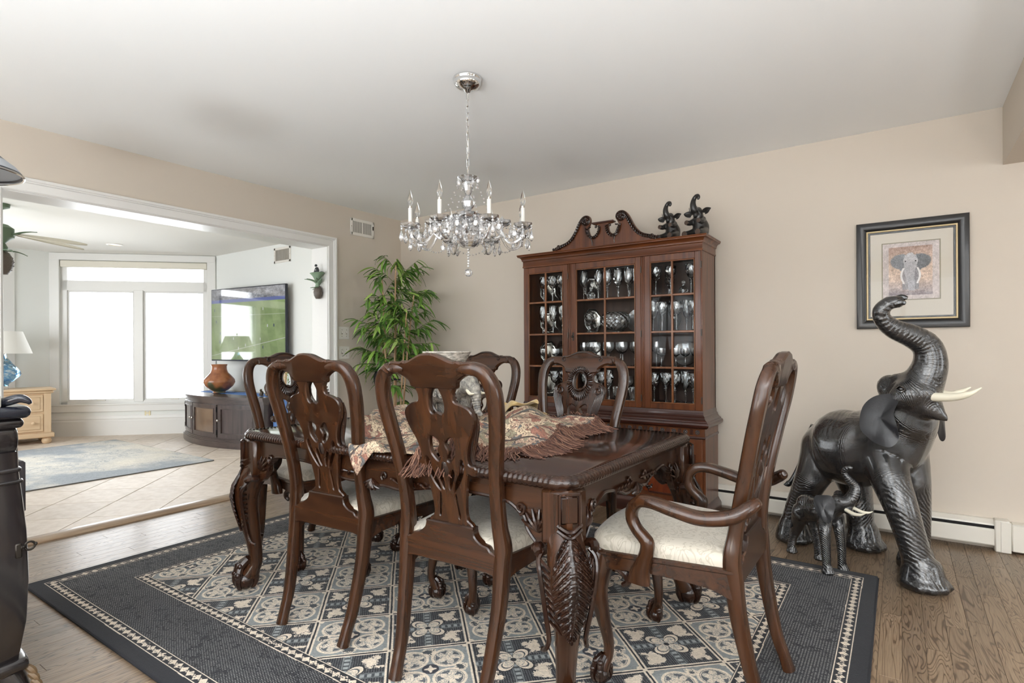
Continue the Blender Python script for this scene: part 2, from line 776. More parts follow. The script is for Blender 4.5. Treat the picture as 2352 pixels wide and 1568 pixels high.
# front and right walls have windows that light the room from behind the camera
def wall_with_openings(name, axis, c0, c1, a0, a1, z0, z1, ops, m):
    b = MB()
    def bx(u0, u1, w0, w1):
        if u1 - u0 < 1e-4 or w1 - w0 < 1e-4:
            return
        if axis == 'x':
            b.box(u0, u1, c0, c1, w0, w1)
        else:
            b.box(c0, c1, u0, u1, w0, w1)
    u = a0
    for (o0, o1, oz0, oz1) in sorted(ops):
        bx(u, o0, z0, z1)
        bx(o0, o1, z0, oz0)
        bx(o0, o1, oz1, z1)
        u = o1
    bx(u, a1, z0, z1)
    return struct(b.build(name, m, smooth=False))
fo = [(wx - 1.0, wx + 1.0, .5, 2.2) for wx in (1.35, 4.25, 7.15)]
wall_with_openings('wall_front', 'x', RY - .2, RY, -.2, RX + .2, -.1, H, fo, M_wall)
ro = [(wy - .7, wy + .7, .6, 2.1) for wy in (-4.5, -1.7)]
wall_with_openings('wall_right', 'y', RX, RX + .2, RY, 0, -.1, H, ro, M_wall)
nwin = 3
def plain_window(loc, rz, w, z0, z1, n=2):
    global nwin
    e = setting('window_%d' % nwin); nwin += 1
    e.location = loc; e.rotation_euler = (0, 0, rz)
    f = MB()
    for a in (-w / 2, w / 2 - .06):
        f.box(a, a + .06, .02, .1, z0, z1)
    f.box(-w / 2, w / 2, .02, .1, z0, z0 + .06); f.box(-w / 2, w / 2, .02, .1, z1 - .06, z1)
    for i in range(1, n):
        a = -w / 2 + w * i / n
        f.box(a - .03, a + .03, .02, .1, z0, z1)
    f.box(-w / 2, w / 2, .03, .09, (z0 + z1) / 2 - .02, (z0 + z1) / 2 + .02)
    f.build('window_frame', M_trim, e, smooth=False)
    MB().box(-w / 2 + .01, w / 2 - .01, .055, .061, z0 + .01, z1 - .01).build('pane', M_pane, e, smooth=False)
    return e
for wx in (1.35, 4.25, 7.15):
    plain_window((wx, RY, 0), math.pi, 2.0, .5, 2.2)
for wy in (-1.7, -4.5):
    plain_window((RX, wy, 0), -math.pi / 2, 1.4, .6, 2.1, 2)
# bulkhead at the right
struct(MB().box(4.675, 5.05, -4.2, 0, 2.121, H).build('trim_1', M_wall, smooth=False))

# casing round the opening: stepped profile, three lengths
def casing_profile(w, d):
    return [(0, 0), (0, d * .45), (w * .08, d * .6), (w * .12, d * .45), (w * .62, d * .55), (w * .68, d * .8),
            (w * .74, d * .75), (w * .8, d), (w * .97, d), (w, d * .8), (w, 0)]
def casing_loop(y0, y1, z1, w, d, x=0.0, sgn=1):
    """mitred casing along left jamb, head, right jamb; outward from the opening"""
    pr = casing_profile(w, d)
    vs, fs = [], []
    for (yy, zz, ey, ez) in ((y0, -.0, -1, 0), (y0, z1, -1, 1), (y1, z1, 1, 1), (y1, -.0, 1, 0)):
        for (a, h) in pr:
            vs.append((x + sgn * h, yy + ey * a, zz + ez * a))
    n = len(pr)
    for k in range(3):
        for i in range(n - 1):
            fs.append((k * n + i, k * n + i + 1, (k + 1) * n + i + 1, (k + 1) * n + i))
    b = MB(); b.add(vs, fs); return b
cs = casing_loop(OY0, OY1, OZ, .085, .03).build('trim_2', M_trim, smooth=False)
struct(cs)
# jamb lining
b = MB()
b.box(-.215, .004, OY1, OY1 + .012, 0, OZ + .012)
b.box(-.215, .004, OY0 - .012, OY0, 0, OZ + .012)
b.box(-.215, .004, OY0, OY1, OZ, OZ + .012)
b.warp(lambda x, y, z: (x, y - (.006 if y > -2 else -.006), z - (.006 if z > 1.9 else 0)))
struct(b.build('trim_3', M_trim, smooth=False))
# wooden reducer strip at the threshold
pr = [(.075, .0), (.075, .006), (.06, .016), (.035, .024), (.0, .027), (-.02, .026), (-.02, 0)]
b = MB().prism([(p[0], p[1]) for p in pr], OY0, OY1, 'y')
M_strip = wood('threshold_oak', rgb(120, 92, 66), rgb(172, 150, 126), .35, .3, 1, 8)
struct(b.build('trim_4', M_strip, smooth=True))

# baseboards of the dining room (left wall stub)
def baseboard(name, pts, h=.14, d=.016, z=0, m=None):
    b = MB()
    for (x0, y0), (x1, y1) in zip(pts[:-1], pts[1:]):
        v = Vector((x1 - x0, y1 - y0, 0)); L = v.length; v.normalize()
        n = Vector((-v.y, v.x, 0))
        M = Matrix(((v.x, n.x, 0, x0), (v.y, n.y, 0, y0), (0, 0, 1, z), (0, 0, 0, 1)))
        bb = MB()
        pr = [(0, 0), (d, 0), (d, h * .72), (d * .55, h * .78), (d * .75, h * .84), (d * .4, h * .95), (0, h)]
        bb.prism([(p[0], p[1]) for p in pr], 0, L, 'x')   # (x=t, y=a, z=b)
        b.merge(bb, M)
    return struct(b.build(name, m or M_trim, smooth=False))
baseboard('baseboard_left', [(0, 0), (0, OY1 + .09)])

# hydronic baseboard heater on the back wall: one thing
ht = thing('baseboard_heater', 'long cream metal baseboard heater along the foot of the back wall', 'heater', (1.2, -.002, 0))
b = MB()
X0, X1 = -.6, 3.43
pr = [(0, .165), (-.03, .165), (-.062, .148), (-.064, .139), (-.034, .156), (-.008, .156), (-.008, .02), (0, .02)]
b.prism(pr, X0, X1, 'x').build('back_plate', M_heater, ht, smooth=False)
b = MB().prism([(-.066, .03), (-.07, .036), (-.07, .112), (-.06, .121), (-.057, .118), (-.066, .11), (-.066, .04), (-.05, .03)], X0, X1, 'x')
b.build('front_cover', M_heater, ht, smooth=False)
b = MB().prism([(-.052, .117), (-.061, .126), (-.0635, .1365), (-.05, .147), (-.045, .145)], X0, X1, 'x')
b.build('damper', M_black, ht, smooth=False)
b = MB()
for i in range(160):
    xx = X0 + .02 + i * (X1 - X0 - .04) / 159
    b.box(xx, xx + .004, -.056, -.012, .045, .11)
tag(b.build('fins', M_iron, ht, smooth=False), kind='stuff')
b = MB().bbox(X1 - .005, X1 + .06, -.078, 0, .0, .172, .006)
b.build('end_cap', M_heater, ht)
b = MB().bbox(X1 + .066, X1 + 1.9, -.074, 0, .012, .160, .006)
b.build('extension_cover', M_heater, ht)
MB().bbox(X1 + .02, X1 + .064, -.08, -.07, .003, .168, .002).build('joint_strip', M_heater, ht)

# wall registers, switches
def register(name, label, loc, rz, w, h, left_open=True):
    e = thing(name, label, 'vent', loc, rz)
    b = MB()
    fw = .028
    b.bbox(-w / 2, w / 2, -.008, 0, -h / 2, -h / 2 + fw, .003); b.bbox(-w / 2, w / 2, -.008, 0, h / 2 - fw, h / 2, .003)
    b.bbox(-w / 2, -w / 2 + fw, -.008, 0, -h / 2, h / 2, .003); b.bbox(w / 2 - fw, w / 2, -.008, 0, -h / 2, h / 2, .003)
    b.build('grille_frame', M_plastic, e)
    MB().box(-w / 2 + .01, w / 2 - .01, -.002, -.0005, -h / 2 + .01, h / 2 - .01).build('dark_duct', mat('duct_grey', rgb(92, 86, 78), .8), e, smooth=False)
    if left_open:
        MB().bbox(-.006, .006, -.008, -.001, -h / 2 + fw, h / 2 - fw, .002).build('centre_bar', M_plastic, e)
    n = 22
    me = None
    for i in range(n):
        xx = -w / 2 + fw + (i + .5) * (w - 2 * fw) / n
        bb = MB().box(-.0012, .0012, -.0075, -.002, -h / 2 + fw, h / 2 - fw)
        if me is None:
            o = bb.build('louvre', M_plastic, e, smooth=False); me = o.data
        else:
            o = bpy.data.objects.new('louvre', me); COL.objects.link(o); o.parent = e
        o.location = (xx, 0, 0)
        ang = .5 if (left_open and xx < 0) else -.5
        o.rotation_euler = (0, 0, 0)
    for sx in (-1, 1):
        MB().lathe([(.004, 0), (.004, .002), (.0, .003)], 8, M=Matrix.Rotation(math.pi / 2, 4, 'X'), c=(sx * (w / 2 - .012), -.008, 0)).build('screw', M_nickel, e)
    if left_open:
        MB().bbox(w / 2 - .02, w / 2 - .013, -.02, -.006, .0, .035, .002).build('damper_lever', M_iron, e)
    return e
register('wall_vent', 'white wall register with louvres high on the beige wall by the opening', (0, -.503, 2.275), math.pi / 2, .285, .16)

def switch(loc, rz, label):
    e = thing('light_switch', label, 'light switch', loc, rz, 'double switch plates by the opening')
    MB().bbox(-.06, .06, -.006, 0, -.058, .058, .004).build('cover_plate', M_plastic, e)
    for sx in (-1, 1):
        MB().bbox(sx * .024 - .006, sx * .024 + .006, -.008, -.004, -.013, .013, .002).build('toggle_slot', mat('slot_beige', rgb(150, 142, 130), .6), e)
        MB().bbox(sx * .024 - .004, sx * .024 + .004, -.018, -.004, .0, .012, .002).build('toggle', M_plastic, e)
        for z in (-.03, .03):
            MB().lathe([(.0028, 0), (.0028, .0012), (0, .0018)], 8, M=Matrix.Rotation(math.pi / 2, 4, 'X'), c=(sx * .024, -.006, z)).build('screw', M_nickel, e)
    return e
switch((0, -.722, 1.275), math.pi / 2, 'upper of two white double toggle switch plates on the beige wall')
switch((0, -.722, 1.095), math.pi / 2, 'lower of two white double toggle switch plates on the beige wall')

# ------------------------------------------------------------------ sunroom shell
SH = 2.40
fs_ = setting('floor_sunroom')
b = MB()
oct_ = [(-.19, -4.6), (-4.85, -4.6), (-4.85, -1.5), (-3.4, -.05), (-.19, -.05)]
b.prism(oct_, -.12, TZ - .003, 'z')
b.build('grout_bed', mat('grout', rgb(172, 158, 140), .9), fs_, smooth=False)
M_tile = mat('cream_tile', rgb(226, 212, 190), .5, spec=.3)
t = NT(M_tile)
oi = t.n('ShaderNodeObjectInfo')
hs = t.n('ShaderNodeHueSaturation')
rv = t.n('ShaderNodeMapRange'); rv.inputs[3].default_value = .94; rv.inputs[4].default_value = 1.04
t.l(oi.outputs['Random'], rv.inputs[0]); t.l(rv.outputs[0], hs.inputs['Value'])
c = t.ramp(t.noise(t.coord('Object'), 14, 4, .6), [(.35, rgb(206, 192, 177)), (.6, rgb(220, 208, 195))])
t.l(c, hs.inputs['Color']); t.col(hs.outputs[0])
TS = .405
tm = MB().bbox(-TS / 2 + .003, TS / 2 - .003, -TS / 2 + .003, TS / 2 - .003, -.01, 0, .002)
tme = obj('tile', tm.mesh('tile'), M_tile, None, smooth=False).data
bpy.data.objects.remove(bpy.data.objects['tile'])
A0, B0 = -2.04 + TS / 2, -1.295 + TS / 2
ROOM = [(-.02, -4.59), (-4.79, -4.59), (-4.79, -1.515), (-3.395, -.12), (-.02, -.12)]
def clip_convex(poly, region):
    """cut a polygon to a convex region"""
    n = len(region)
    ar = sum(region[i][0] * region[(i + 1) % n][1] - region[(i + 1) % n][0] * region[i][1] for i in range(n))
    if ar < 0:
        region = region[::-1]
    for i in range(n):
        (ax, ay), (bx, by) = region[i], region[(i + 1) % n]
        out = []
        sd = lambda p: (bx - ax) * (p[1] - ay) - (by - ay) * (p[0] - ax)
        for k in range(len(poly)):
            p, q = poly[k - 1], poly[k]
            sp, sq = sd(p), sd(q)
            if (sp >= 0) != (sq >= 0):
                tt = sp / (sp - sq)
                out.append((p[0] + tt * (q[0] - p[0]), p[1] + tt * (q[1] - p[1])))
            if sq >= 0:
                out.append(q)
        poly = out
        if len(poly) < 3:
            return []
    return poly
for i in range(-10, 12):
    for j in range(-14, 18):
        a, bb = A0 + i * TS, B0 + j * TS
        X, Y = (a - bb) * D45, (a + bb) * D45
        r = (TS / 2 - .003) * math.sqrt(2)
        sq = [(X + r, Y), (X, Y + r), (X - r, Y), (X, Y - r)]
        pc = clip_convex(sq, ROOM)
        if not pc:
            continue
        if len(pc) == 4 and all(min(abs(p[0] - q[0]) + abs(p[1] - q[1]) for q in sq) < 1e-6 for p in pc):
            o = bpy.data.objects.new('tile', tme); COL.objects.link(o); o.parent = fs_
            o.location = (X, Y, TZ); o.rotation_euler = (0, 0, math.pi / 4)
        else:
            mb = MB().prism([(p[0] - X, p[1] - Y) for p in pc], -.01, 0, 'z')
            o = mb.build('tile', M_tile, fs_, smooth=False); o.location = (X, Y, TZ)
b = MB().prism([(-.19, -4.75), (-4.95, -4.75), (-4.95, -1.48), (-3.42, .05), (-.19, .05)], SH, SH + .1, 'z')
struct(b.build('ceiling_sunroom', mat('sunroom_ceiling', rgb(238, 236, 231), .9), smooth=False))
struct(MB().box(-3.42, -.19, -.11, .0, -.1, SH).build('wall_sunroom_right', M_sunwall, smooth=False))
wall_with_openings('wall_sunroom_far', 'y', -4.95, -4.8, -4.75, -1.5, -.1, SH, [(-3.7, -1.98, .45, 2.25)], M_sunwall)
wall_with_openings('wall_sunroom_front', 'x', -4.75, -4.6, -4.95, -.19, -.1, SH, [(-4.1, -.9, .3, 2.25)], M_sunwall)
# angled bay wall, with its window opening
bay = MB()
def wbox(b, s0, s1, t0, t1, z0, z1):
    bb = MB().box(s0, s1, t0, t1, z0, z1)
    b.v += []
    return b.merge(bb, Matrix(((D45, -D45, 0, BAY.x), (D45, D45, 0, BAY.y), (0, 0, 1, 0), (0, 0, 0, 1))))
wbox(bay, -.1, .085, 0, .14, -.1, SH); wbox(bay, 1.87, 2.05, 0, .14, -.1, SH)
wbox(bay, .085, 1.87, 0, .14, -.1, .42); wbox(bay, .085, 1.87, 0, .14, 2.31, SH)
struct(bay.build('wall_sunroom_bay', M_sunwall, smooth=False))

w1 = setting('window_1'); w1.location = BAY; w1.rotation_euler = (0, 0, math.pi / 4)
b = MB()
b.bbox(-.02, .095, -.02, 0, .33, 2.385, .004); b.bbox(1.86, 1.965, -.02, 0, .33, 2.385, .004)
b.bbox(-.02, 1.965, -.022, 0, 2.305, 2.395, .004); b.bbox(-.02, 1.965, -.022, 0, .33, .425, .004)
b.bbox(-.03, 1.975, -.035, 0, .415, .435, .004)
b.build('casing', M_trim, w1)
b = MB()
b.box(.085, .16, .03, .12, .42, 2.31); b.box(1.8, 1.87, .03, .12, .42, 2.31)
b.box(.085, 1.87, .03, .12, 1.915, 2.045); b.box(.085, 1.87, .03, .12, .42, .47)
b.box(.085, 1.87, .03, .12, 2.23, 2.31)
b.build('window_frame', M_trim, w1, smooth=False)
MB().bbox(.945, 1.06, .02, .12, .45, 1.93, .006).build('mullion', M_trim, w1)
for s0, s1 in ((.15, .95), (1.055, 1.81)):
    f = MB()
    z0, z1 = .465, 1.92
    f.bbox(s0, s0 + .025, .045, .085, z0, z1, .004); f.bbox(s1 - .025, s1, .045, .085, z0, z1, .004)
    f.bbox(s0, s1, .045, .085, z0, z0 + .025, .004); f.bbox(s0, s1, .045, .085, z1 - .025, z1, .004)
    so = f.build('sash', M_trim, w1)
    MB().box(s0 + .01, s1 - .01, .063, .069, z0 + .01, z1 - .01).build('pane', M_pane, so, smooth=False)
    c0 = (s0 + s1) / 2
    MB().bbox(c0 - .05, c0 + .05, .03, .048, z0 + .0, z0 + .018, .003).build('crank_handle', M_plastic, so)
MB().box(.15, 1.81, .063, .069, 2.04, 2.235).build('pane', M_pane, w1, smooth=False)
MB().bbox(.1, 1.855, -.012, .03, 2.215, 2.30, .008).build('roller_blind', mat('blind_cream', rgb(226, 221, 208), .7), w1)

w2 = setting('window_2'); w2.location = (-4.8, -2.84, 0); w2.rotation_euler = (0, 0, math.pi / 2)
b = MB()
b.bbox(.86, .97, -.02, 0, .35, 2.35, .004); b.bbox(-.97, -.86, -.02, 0, .35, 2.35, .004)
b.bbox(-.97, .97, -.022, 0, 2.25, 2.36, .004); b.bbox(-.97, .97, -.022, 0, .35, .45, .004)
b.build('casing', M_trim, w2)
b = MB()
b.box(-.86, -.78, .03, .12, .45, 2.25); b.box(.78, .86, .03, .12, .45, 2.25)
b.box(-.86, .86, .03, .12, 1.915, 2.045); b.box(-.86, .86, .03, .12, .45, .5)
b.box(-.86, .86, .03, .12, 2.2, 2.25); b.box(-.05, .05, .03, .12, .45, 1.93)
b.build('window_frame', M_trim, w2, smooth=False)
MB().box(-.85, .85, .063, .069, .46, 2.24).build('pane', M_pane, w2, smooth=False)
MB().bbox(-.85, .85, -.012, .03, 2.15, 2.24, .008).build('roller_blind', bpy.data.materials['blind_cream'], w2)
e = plain_window((-2.5, -4.6, 0), math.pi, 3.2, .3, 2.25, 3)

baseboard('baseboard_bay', [(-3.4, -.11), (-4.8, -1.51)], .26, .02, TZ)
baseboard('baseboard_far', [(-4.8, -1.51), (-4.8, -4.6)], .26, .02, TZ)
baseboard('baseboard_sunroom', [(-.2, -.11), (-3.4, -.11)], .26, .02, TZ)
register('wall_vent', 'white louvred register on the white sunroom wall above the television', (-1.88, -.11, 2.265), 0, .335, .185, False)
e = thing('wall_outlet', 'cream duplex outlet low on the angled sunroom wall', 'outlet', bayp(1.12, -.001, .3), math.pi / 4)
MB().bbox(-.036, .036, -.006, 0, -.058, .058, .004).build('cover_plate', mat('outlet_ivory', rgb(226, 214, 176), .4), e)
for z in (-.022, .022):
    MB().bbox(-.016, .016, -.009, -.004, z - .014, z + .014, .003).build('socket', M_plastic, e)
e = thing('recessed_light', 'round recessed ceiling light with white trim in the sunroom ceiling', 'ceiling light', (-3.55, -1.25, SH))
MB().lathe([(.085, 0), (.085, -.006), (.062, -.008), (.058, .0), (.058, .0)], 24).build('trim_ring', M_plastic, e)
MB().lathe([(.057, -.001), (.04, -.0035), (0, -.0045)], 20).build('bulb_face', mat('warm_bulb', rgb(250, 226, 190), .5, emit=rgb(255, 224, 180), estr=.6), e)
# ------------------------------------------------------------------ dining chairs
def ysp(z):
    s = max(0.0, (z - .5) / .59)
    return -.215 - .115 * s ** 1.3

def bend(mb):
    return mb.warp(lambda x, y, z: (x, y + ysp(z), z))

def mirror_loop(half):
    """half outline from top centre down to bottom centre (x>=0) -> closed loop"""
    return half + [(-x, z) for x, z in reversed(half) if x > 1e-6]

CREST_H = [(0, 1.094), (.03, 1.091), (.058, 1.081), (.083, 1.071), (.1, 1.067), (.112, 1.070), (.124, 1.066),
           (.145, 1.067), (.172, 1.062), (.168, 1.027), (.145, 1.026), (.12, 1.018), (.098, 1.003), (.084, .981), (0, .981)]
SPLAT_H = [(0, .992), (.083, .992), (.074, .968), (.072, .95), (.08, .937), (.105, .93), (.13, .918), (.143, .898), (.141, .872),
           (.128, .84), (.11, .808), (.099, .775), (.097, .748), (.106, .735), (.122, .733), (.131, .720), (.124, .704),
           (.108, .700), (.094, .706), (.086, .69), (.078, .655), (.07, .61), (.067, .575), (.072, .55), (.088, .538), (.09, .52), (0, .52)]
def oval(cx, cz, rx, rz, n=18, tilt=0.0, egg=0.0):
    out = []
    for k in range(n):
        a = 2 * math.pi * k / n
        x, z = rx * math.cos(a) * (1 + egg * math.sin(a)), rz * math.sin(a)
        out.append((cx + x * math.cos(tilt) - z * math.sin(tilt), cz + x * math.sin(tilt) + z * math.cos(tilt)))
    return out
def smooth_half(h, per=4):
    return [(max(0.0, x), z) for x, z in crom(h, per)]
HOLES = [crom([(0, .905), (.02, .898), (.031, .918), (.03, .95), (.02, .975), (.012, .985), (0, .979), (-.012, .985), (-.02, .975), (-.03, .95), (-.031, .918), (-.02, .898)], 3, True)]
for sx in (-1, 1):
    HOLES.append(crom([(sx * x, z) for x, z in [(.022, .815), (.045, .822), (.052, .80), (.05, .77), (.034, .748), (.022, .74), (.014, .752), (.024, .775), (.012, .80)]], 3, True))
    HOLES.append(crom([(sx * x, z) for x, z in [(.072, .752), (.08, .735), (.07, .70), (.05, .665), (.028, .64), (.036, .672), (.055, .705), (.062, .735)]], 3, True))
    HOLES.append(crom([(sx * x, z) for x, z in [(.030, .716), (.036, .70), (.026, .672), (.012, .645), (.011, .67), (.018, .695)]], 3, True))
    HOLES.append(crom([(sx * x, z) for x, z in [(.034, .632), (.039, .60), (.044, .56), (.039, .553), (.033, .59), (.029, .62)]], 3, True))

STILE = [(.174, -.312, 0, .021, .019), (.177, -.294, .05, .0195, .018), (.183, -.266, .13, .020, .020), (.196, -.232, .30, .022, .024), (.199, -.217, .43, .025, .027),
         (.2, -.214, .485, .026, .026), (.193, -.222, .55, .024, .022), (.194, -.236, .64, .023, .021), (.205, -.257, .75, .023, .021),
         (.222, -.278, .85, .024, .021), (.232, -.296, .93, .025, .021), (.227, -.308, .99, .025, .021), (.205, -.317, 1.03, .023, .02),
         (.172, -.321, 1.0455, .0205, .0185), (.14, -.322, 1.0465, .019, .017), (.11, -.322, 1.045, .016, .014)]
def stile_mb(s, k=1.0):
    c = crom([(s * a * (k if a > .19 else 1), b, c, d, e) for a, b, c, d, e in STILE], 5)
    P = [q[:3] for q in c]
    return MB().sweep(P, [(q[3], q[4]) for q in c], 12, 3.2, ref=(1, .0, .35))

def seat_outline(wb, wf, yb, yf, n=9):
    pts = [(-wb, yb), (-wb - (wf - wb) * .35, yb + .15), (-wf + .012, yf - .1), (-wf + .012, yf - .035), (-wf + .05, yf + .0), (-.1, yf + .022), (0, yf + .027),
           (.1, yf + .022), (wf - .05, yf + .0), (wf - .012, yf - .035), (wf - .012, yf - .1), (wb + (wf - wb) * .35, yb + .15), (wb, yb)]
    return crom(pts, n)

def seat_frame_mb(ol, z0, z1, th=.028):
    n = len(ol)
    mb = MB()
    cx, cy = 0, sum(p[1] for p in ol) / n
    ins = []
    for i, (x, y) in enumerate(ol):
        a = Vector(ol[max(0, i - 1)]); b2 = Vector(ol[min(n - 1, i + 1)])
        d = (b2 - a).normalized()
        ins.append((x + d.y * th * -1 * -1 if False else x - d.y * -th * -1, y + d.x * -th * -1 * -1) if False else (x - (-d.y) * -1 * 0 + d.y * th, y - d.x * th))
    # cumulative length for the apron arch
    L = [0]
    for i in range(1, n):
        L.append(L[-1] + math.dist(ol[i], ol[i - 1]))
    tot = L[-1]
    def drop(s):
        u = s / tot
        # three spans: side, front, side ; each arched, dropping at corners
        if u < .36: q = u / .36
        elif u < .64: q = (u - .36) / .28
        else: q = (u - .64) / .36
        e = min(q, 1 - q)
        return -.022 * math.exp(-(e / .09) ** 2) + .016 * math.sin(math.pi * q) ** 2
    vs = []
    for i in range(n):
        zb = z0 + drop(L[i])
        (x, y), (u, v) = ol[i], ins[i]
        vs += [(x, y, zb), (x, y, z1 - .016), (x + (u - x) * -.14, y + (v - y) * -.14, z1 - .012), (x + (u - x) * -.14, y + (v - y) * -.14, z1 - .004),
               (x + (u - x) * .1, y + (v - y) * .1, z1), (u, v, z1), (u, v, zb + .004)]
    k = 7
    fs = []
    for i in range(n - 1):
        for j in range(k):
            fs.append((i * k + j, i * k + (j + 1) % k, (i + 1) * k + (j + 1) % k, (i + 1) * k + j))
    mb.add(vs, fs)
    return mb

def cushion_mb(ol, z0, h):
    n = len(ol)
    cy = sum(p[1] for p in ol) / n
    mb = MB()
    rings = [(1.0, 0), (1.012, .3), (1.0, .62), (.94, .82), (.8, .93), (.55, .985), (.25, 1.0)]
    vs = []
    for k, t in rings:
        for x, y in ol:
            vs.append((x * k * .965, cy + (y - cy) * k * .965, z0 + h * t))
    vs.append((0, cy, z0 + h))
    fs = []
    for r in range(len(rings) - 1):
        for i in range(n):
            j = (i + 1) % n
            fs.append((r * n + i, r * n + j, (r + 1) * n + j, (r + 1) * n + i))
    o = (len(rings) - 1) * n
    for i in range(n):
        fs.append((o + i, o + (i + 1) % n, len(vs) - 1))
    return mb.add(vs, fs)

def claw_mb(mb, c, dirv, s=1.0):
    """toes gripping a ball; c = ball centre, dirv = outward direction"""
    d = Vector((dirv[0], dirv[1], 0)).normalized()
    n = Vector((-d.y, d.x, 0))
    C = Vector(c)
    for a in (-62, 0, 62, 180):
        r = math.radians(a)
        e = d * math.cos(r) + n * math.sin(r)
        rr = .031 * s
        p = [C + Vector((0, 0, .062 * s)) - d * .008 * s + e * .004 * s, C + Vector((0, 0, .046 * s)) + e * .018 * s,
             C + Vector((0, 0, .022 * s)) + e * (rr - .004 * s), C + Vector((0, 0, .002 * s)) + e * (rr + .001), C + Vector((0, 0, -.018 * s)) + e * (rr - .006 * s), C + Vector((0, 0, -.026 * s)) + e * (rr - .014 * s)]
        ra = [.012 * s, .0115 * s, .0105 * s, .0085 * s, .006 * s, .002 * s]
        tube(mb, [(*q, w) for q, w in zip(p, ra)], 3, 8)
        for t in (1, 2):   # knuckles
            mb.ell(p[t] + e * .003 * s, .0115 * s, 8, 6)
    return mb

def front_leg_mb(s, wf, yf):
    x0, y0 = s * (wf - .045), yf - .045
    d = Vector((s, 1, 0)).normalized()
    def P(o, z):
        return (x0 + d.x * o, y0 + d.y * o, z)
    mb = MB()
    path = [(*P(.0, .45), .036), (*P(.012, .40), .040), (*P(.022, .355), .038), (*P(.022, .30), .030), (*P(.006, .22), .0225), (*P(-.012, .14), .0175),
            (*P(-.012, .095), .0165), (*P(.0, .068), .019), (*P(.008, .05), .022)]
    tube(mb, path, 5, 14, 2.3)
    return mb, P, d

def acanthus(mb, P, d, z0, z1, o0, w, n=7, s=1.0, bow=0.03):
    """plume-like leaf lying on a cabriole knee; P(offset,z) gives the leg axis point"""
    nrm = Vector((-d.y, d.x, 0))
    dv = Vector((d.x, d.y, 0))
    NU, NV = 34, 12 * n
    def fn(u, v):
        q = 2 * u - 1
        a = abs(q)
        t = v + .16 * a * a * (1 - v)              # fronds sweep downwards
        t = min(1.0, t)
        ph = (v * n - a * .9) % 1.0
        lobe = math.sin(math.pi * ph)
        prof = math.sin(math.pi * min(1, .12 + v * .88)) ** .55 * (1 - .45 * v)
        ww = w * prof * (.80 + .2 * lobe ** .6)
        lat = q * ww
        z = z0 + (z1 - z0) * t
        rel = (.0035 + .0055 * lobe ** .7 * min(1, a * 3.2) + .0022 * math.cos(6 * math.pi * ph) * min(1, a * 3) - .004 * a * a) * s
        rel += .007 * s * math.exp(-(q / .11) ** 2)
        p = Vector(P(o0(t), z)) + nrm * lat + dv * (rel + .003 - (lat * lat) / max(w, .01) * .46)
        return p
    mb.grid(fn, NU, NV)
    # central rib
    rib = [Vector(P(o0(t), z0 + (z1 - z0) * t)) + dv * .006 * s for t in [i / 12 for i in range(13)]]
    tube(mb, [(*p, .0055 * s * (1 - .6 * i / 12)) for i, p in enumerate(rib)], 2, 6)
    return mb

def spiral(cx, cz, r0, turns, a0, sg, y, rad0, rad1, n=22, tail=None):
    pts = []
    if tail:
        pts += [(x, y, z, r) for x, z, r in tail]
    for k in range(n + 1):
        t = k / n
        a = a0 + sg * turns * 2 * math.pi * t
        r = r0 * (1 - .8 * t)
        pts.append((cx + r * math.cos(a), y, cz + r * math.sin(a), rad0 + (rad1 - rad0) * t))
    return pts

def carving_mb():
    """relief on the front of the splat: rayed cartouche, scrolls, tassel"""
    mb = MB()
    yf = .013
    for k in range(40):
        a = 2 * math.pi * k / 40
        ca, sa = math.cos(a), math.sin(a)
        r1 = Vector((.043 * ca, .05 * sa)); L = 1.0 + .25 * (sa < -.3) + .12 * (sa > .5)
        r2 = Vector((.071 * ca * (1.0 if abs(sa) < .6 else .95), .094 * sa * (1.05 if sa < 0 else .82)))
        z0 = .94
        tube(mb, [(r1.x, yf - .002, z0 + r1.y, .0028), ((r1.x + r2.x) / 2, yf + .006, z0 + (r1.y + r2.y) / 2, .0042), (r2.x, yf, z0 + r2.y, .004)], 3, 6)
    ring = [(.037 * math.cos(2 * math.pi * k / 28), yf + .003, .94 + .047 * math.sin(2 * math.pi * k / 28)) for k in range(28)]
    mb.sweep(ring, .0048, 6, closed=True)
    for sg in (-1, 1):
        tube(mb, spiral(sg * .108, .895, .026, 1.35, math.radians(90 - sg * 10), -sg, yf + .003, .0055, .003), 1, 6)
        for k in range(6):
            o = k * .0085
            tube(mb, [(sg * (.137 - o * .9), yf + .002, .905 - o, .004), (sg * (.138 - o), yf + .006, .865 - o * .6, .0048), (sg * (.122 - o * .95), yf + .005, .81 - o * .2, .0045), (sg * (.108 - o * .7), yf + .002, .762, .0035), (sg * (.112 - o * .6), yf, .735, .0025)], 4, 6)
        # crest scroll ends
        tube(mb, spiral(sg * .104, 1.052, .013, 1.2, math.radians(90), -sg, yf + .004, .0042, .003, 14), 1, 6)
        tube(mb, [(0, yf + .003, 1.088, .004), (sg * .03, yf + .003, 1.085, .004), (sg * .058, yf + .003, 1.075, .004), (sg * .085, yf + .003, 1.066, .004), (sg * .104, yf + .004, 1.0655, .0042)], 4, 6)
    # tassel
    mb.lathe([(0, .692), (.016, .694), (.02, .715), (.014, .738), (.008, .742), (.012, .752), (.005, .762), (.003, .80), (0, .802)], 12, c=(0, .0, 0))
    return bend(mb)

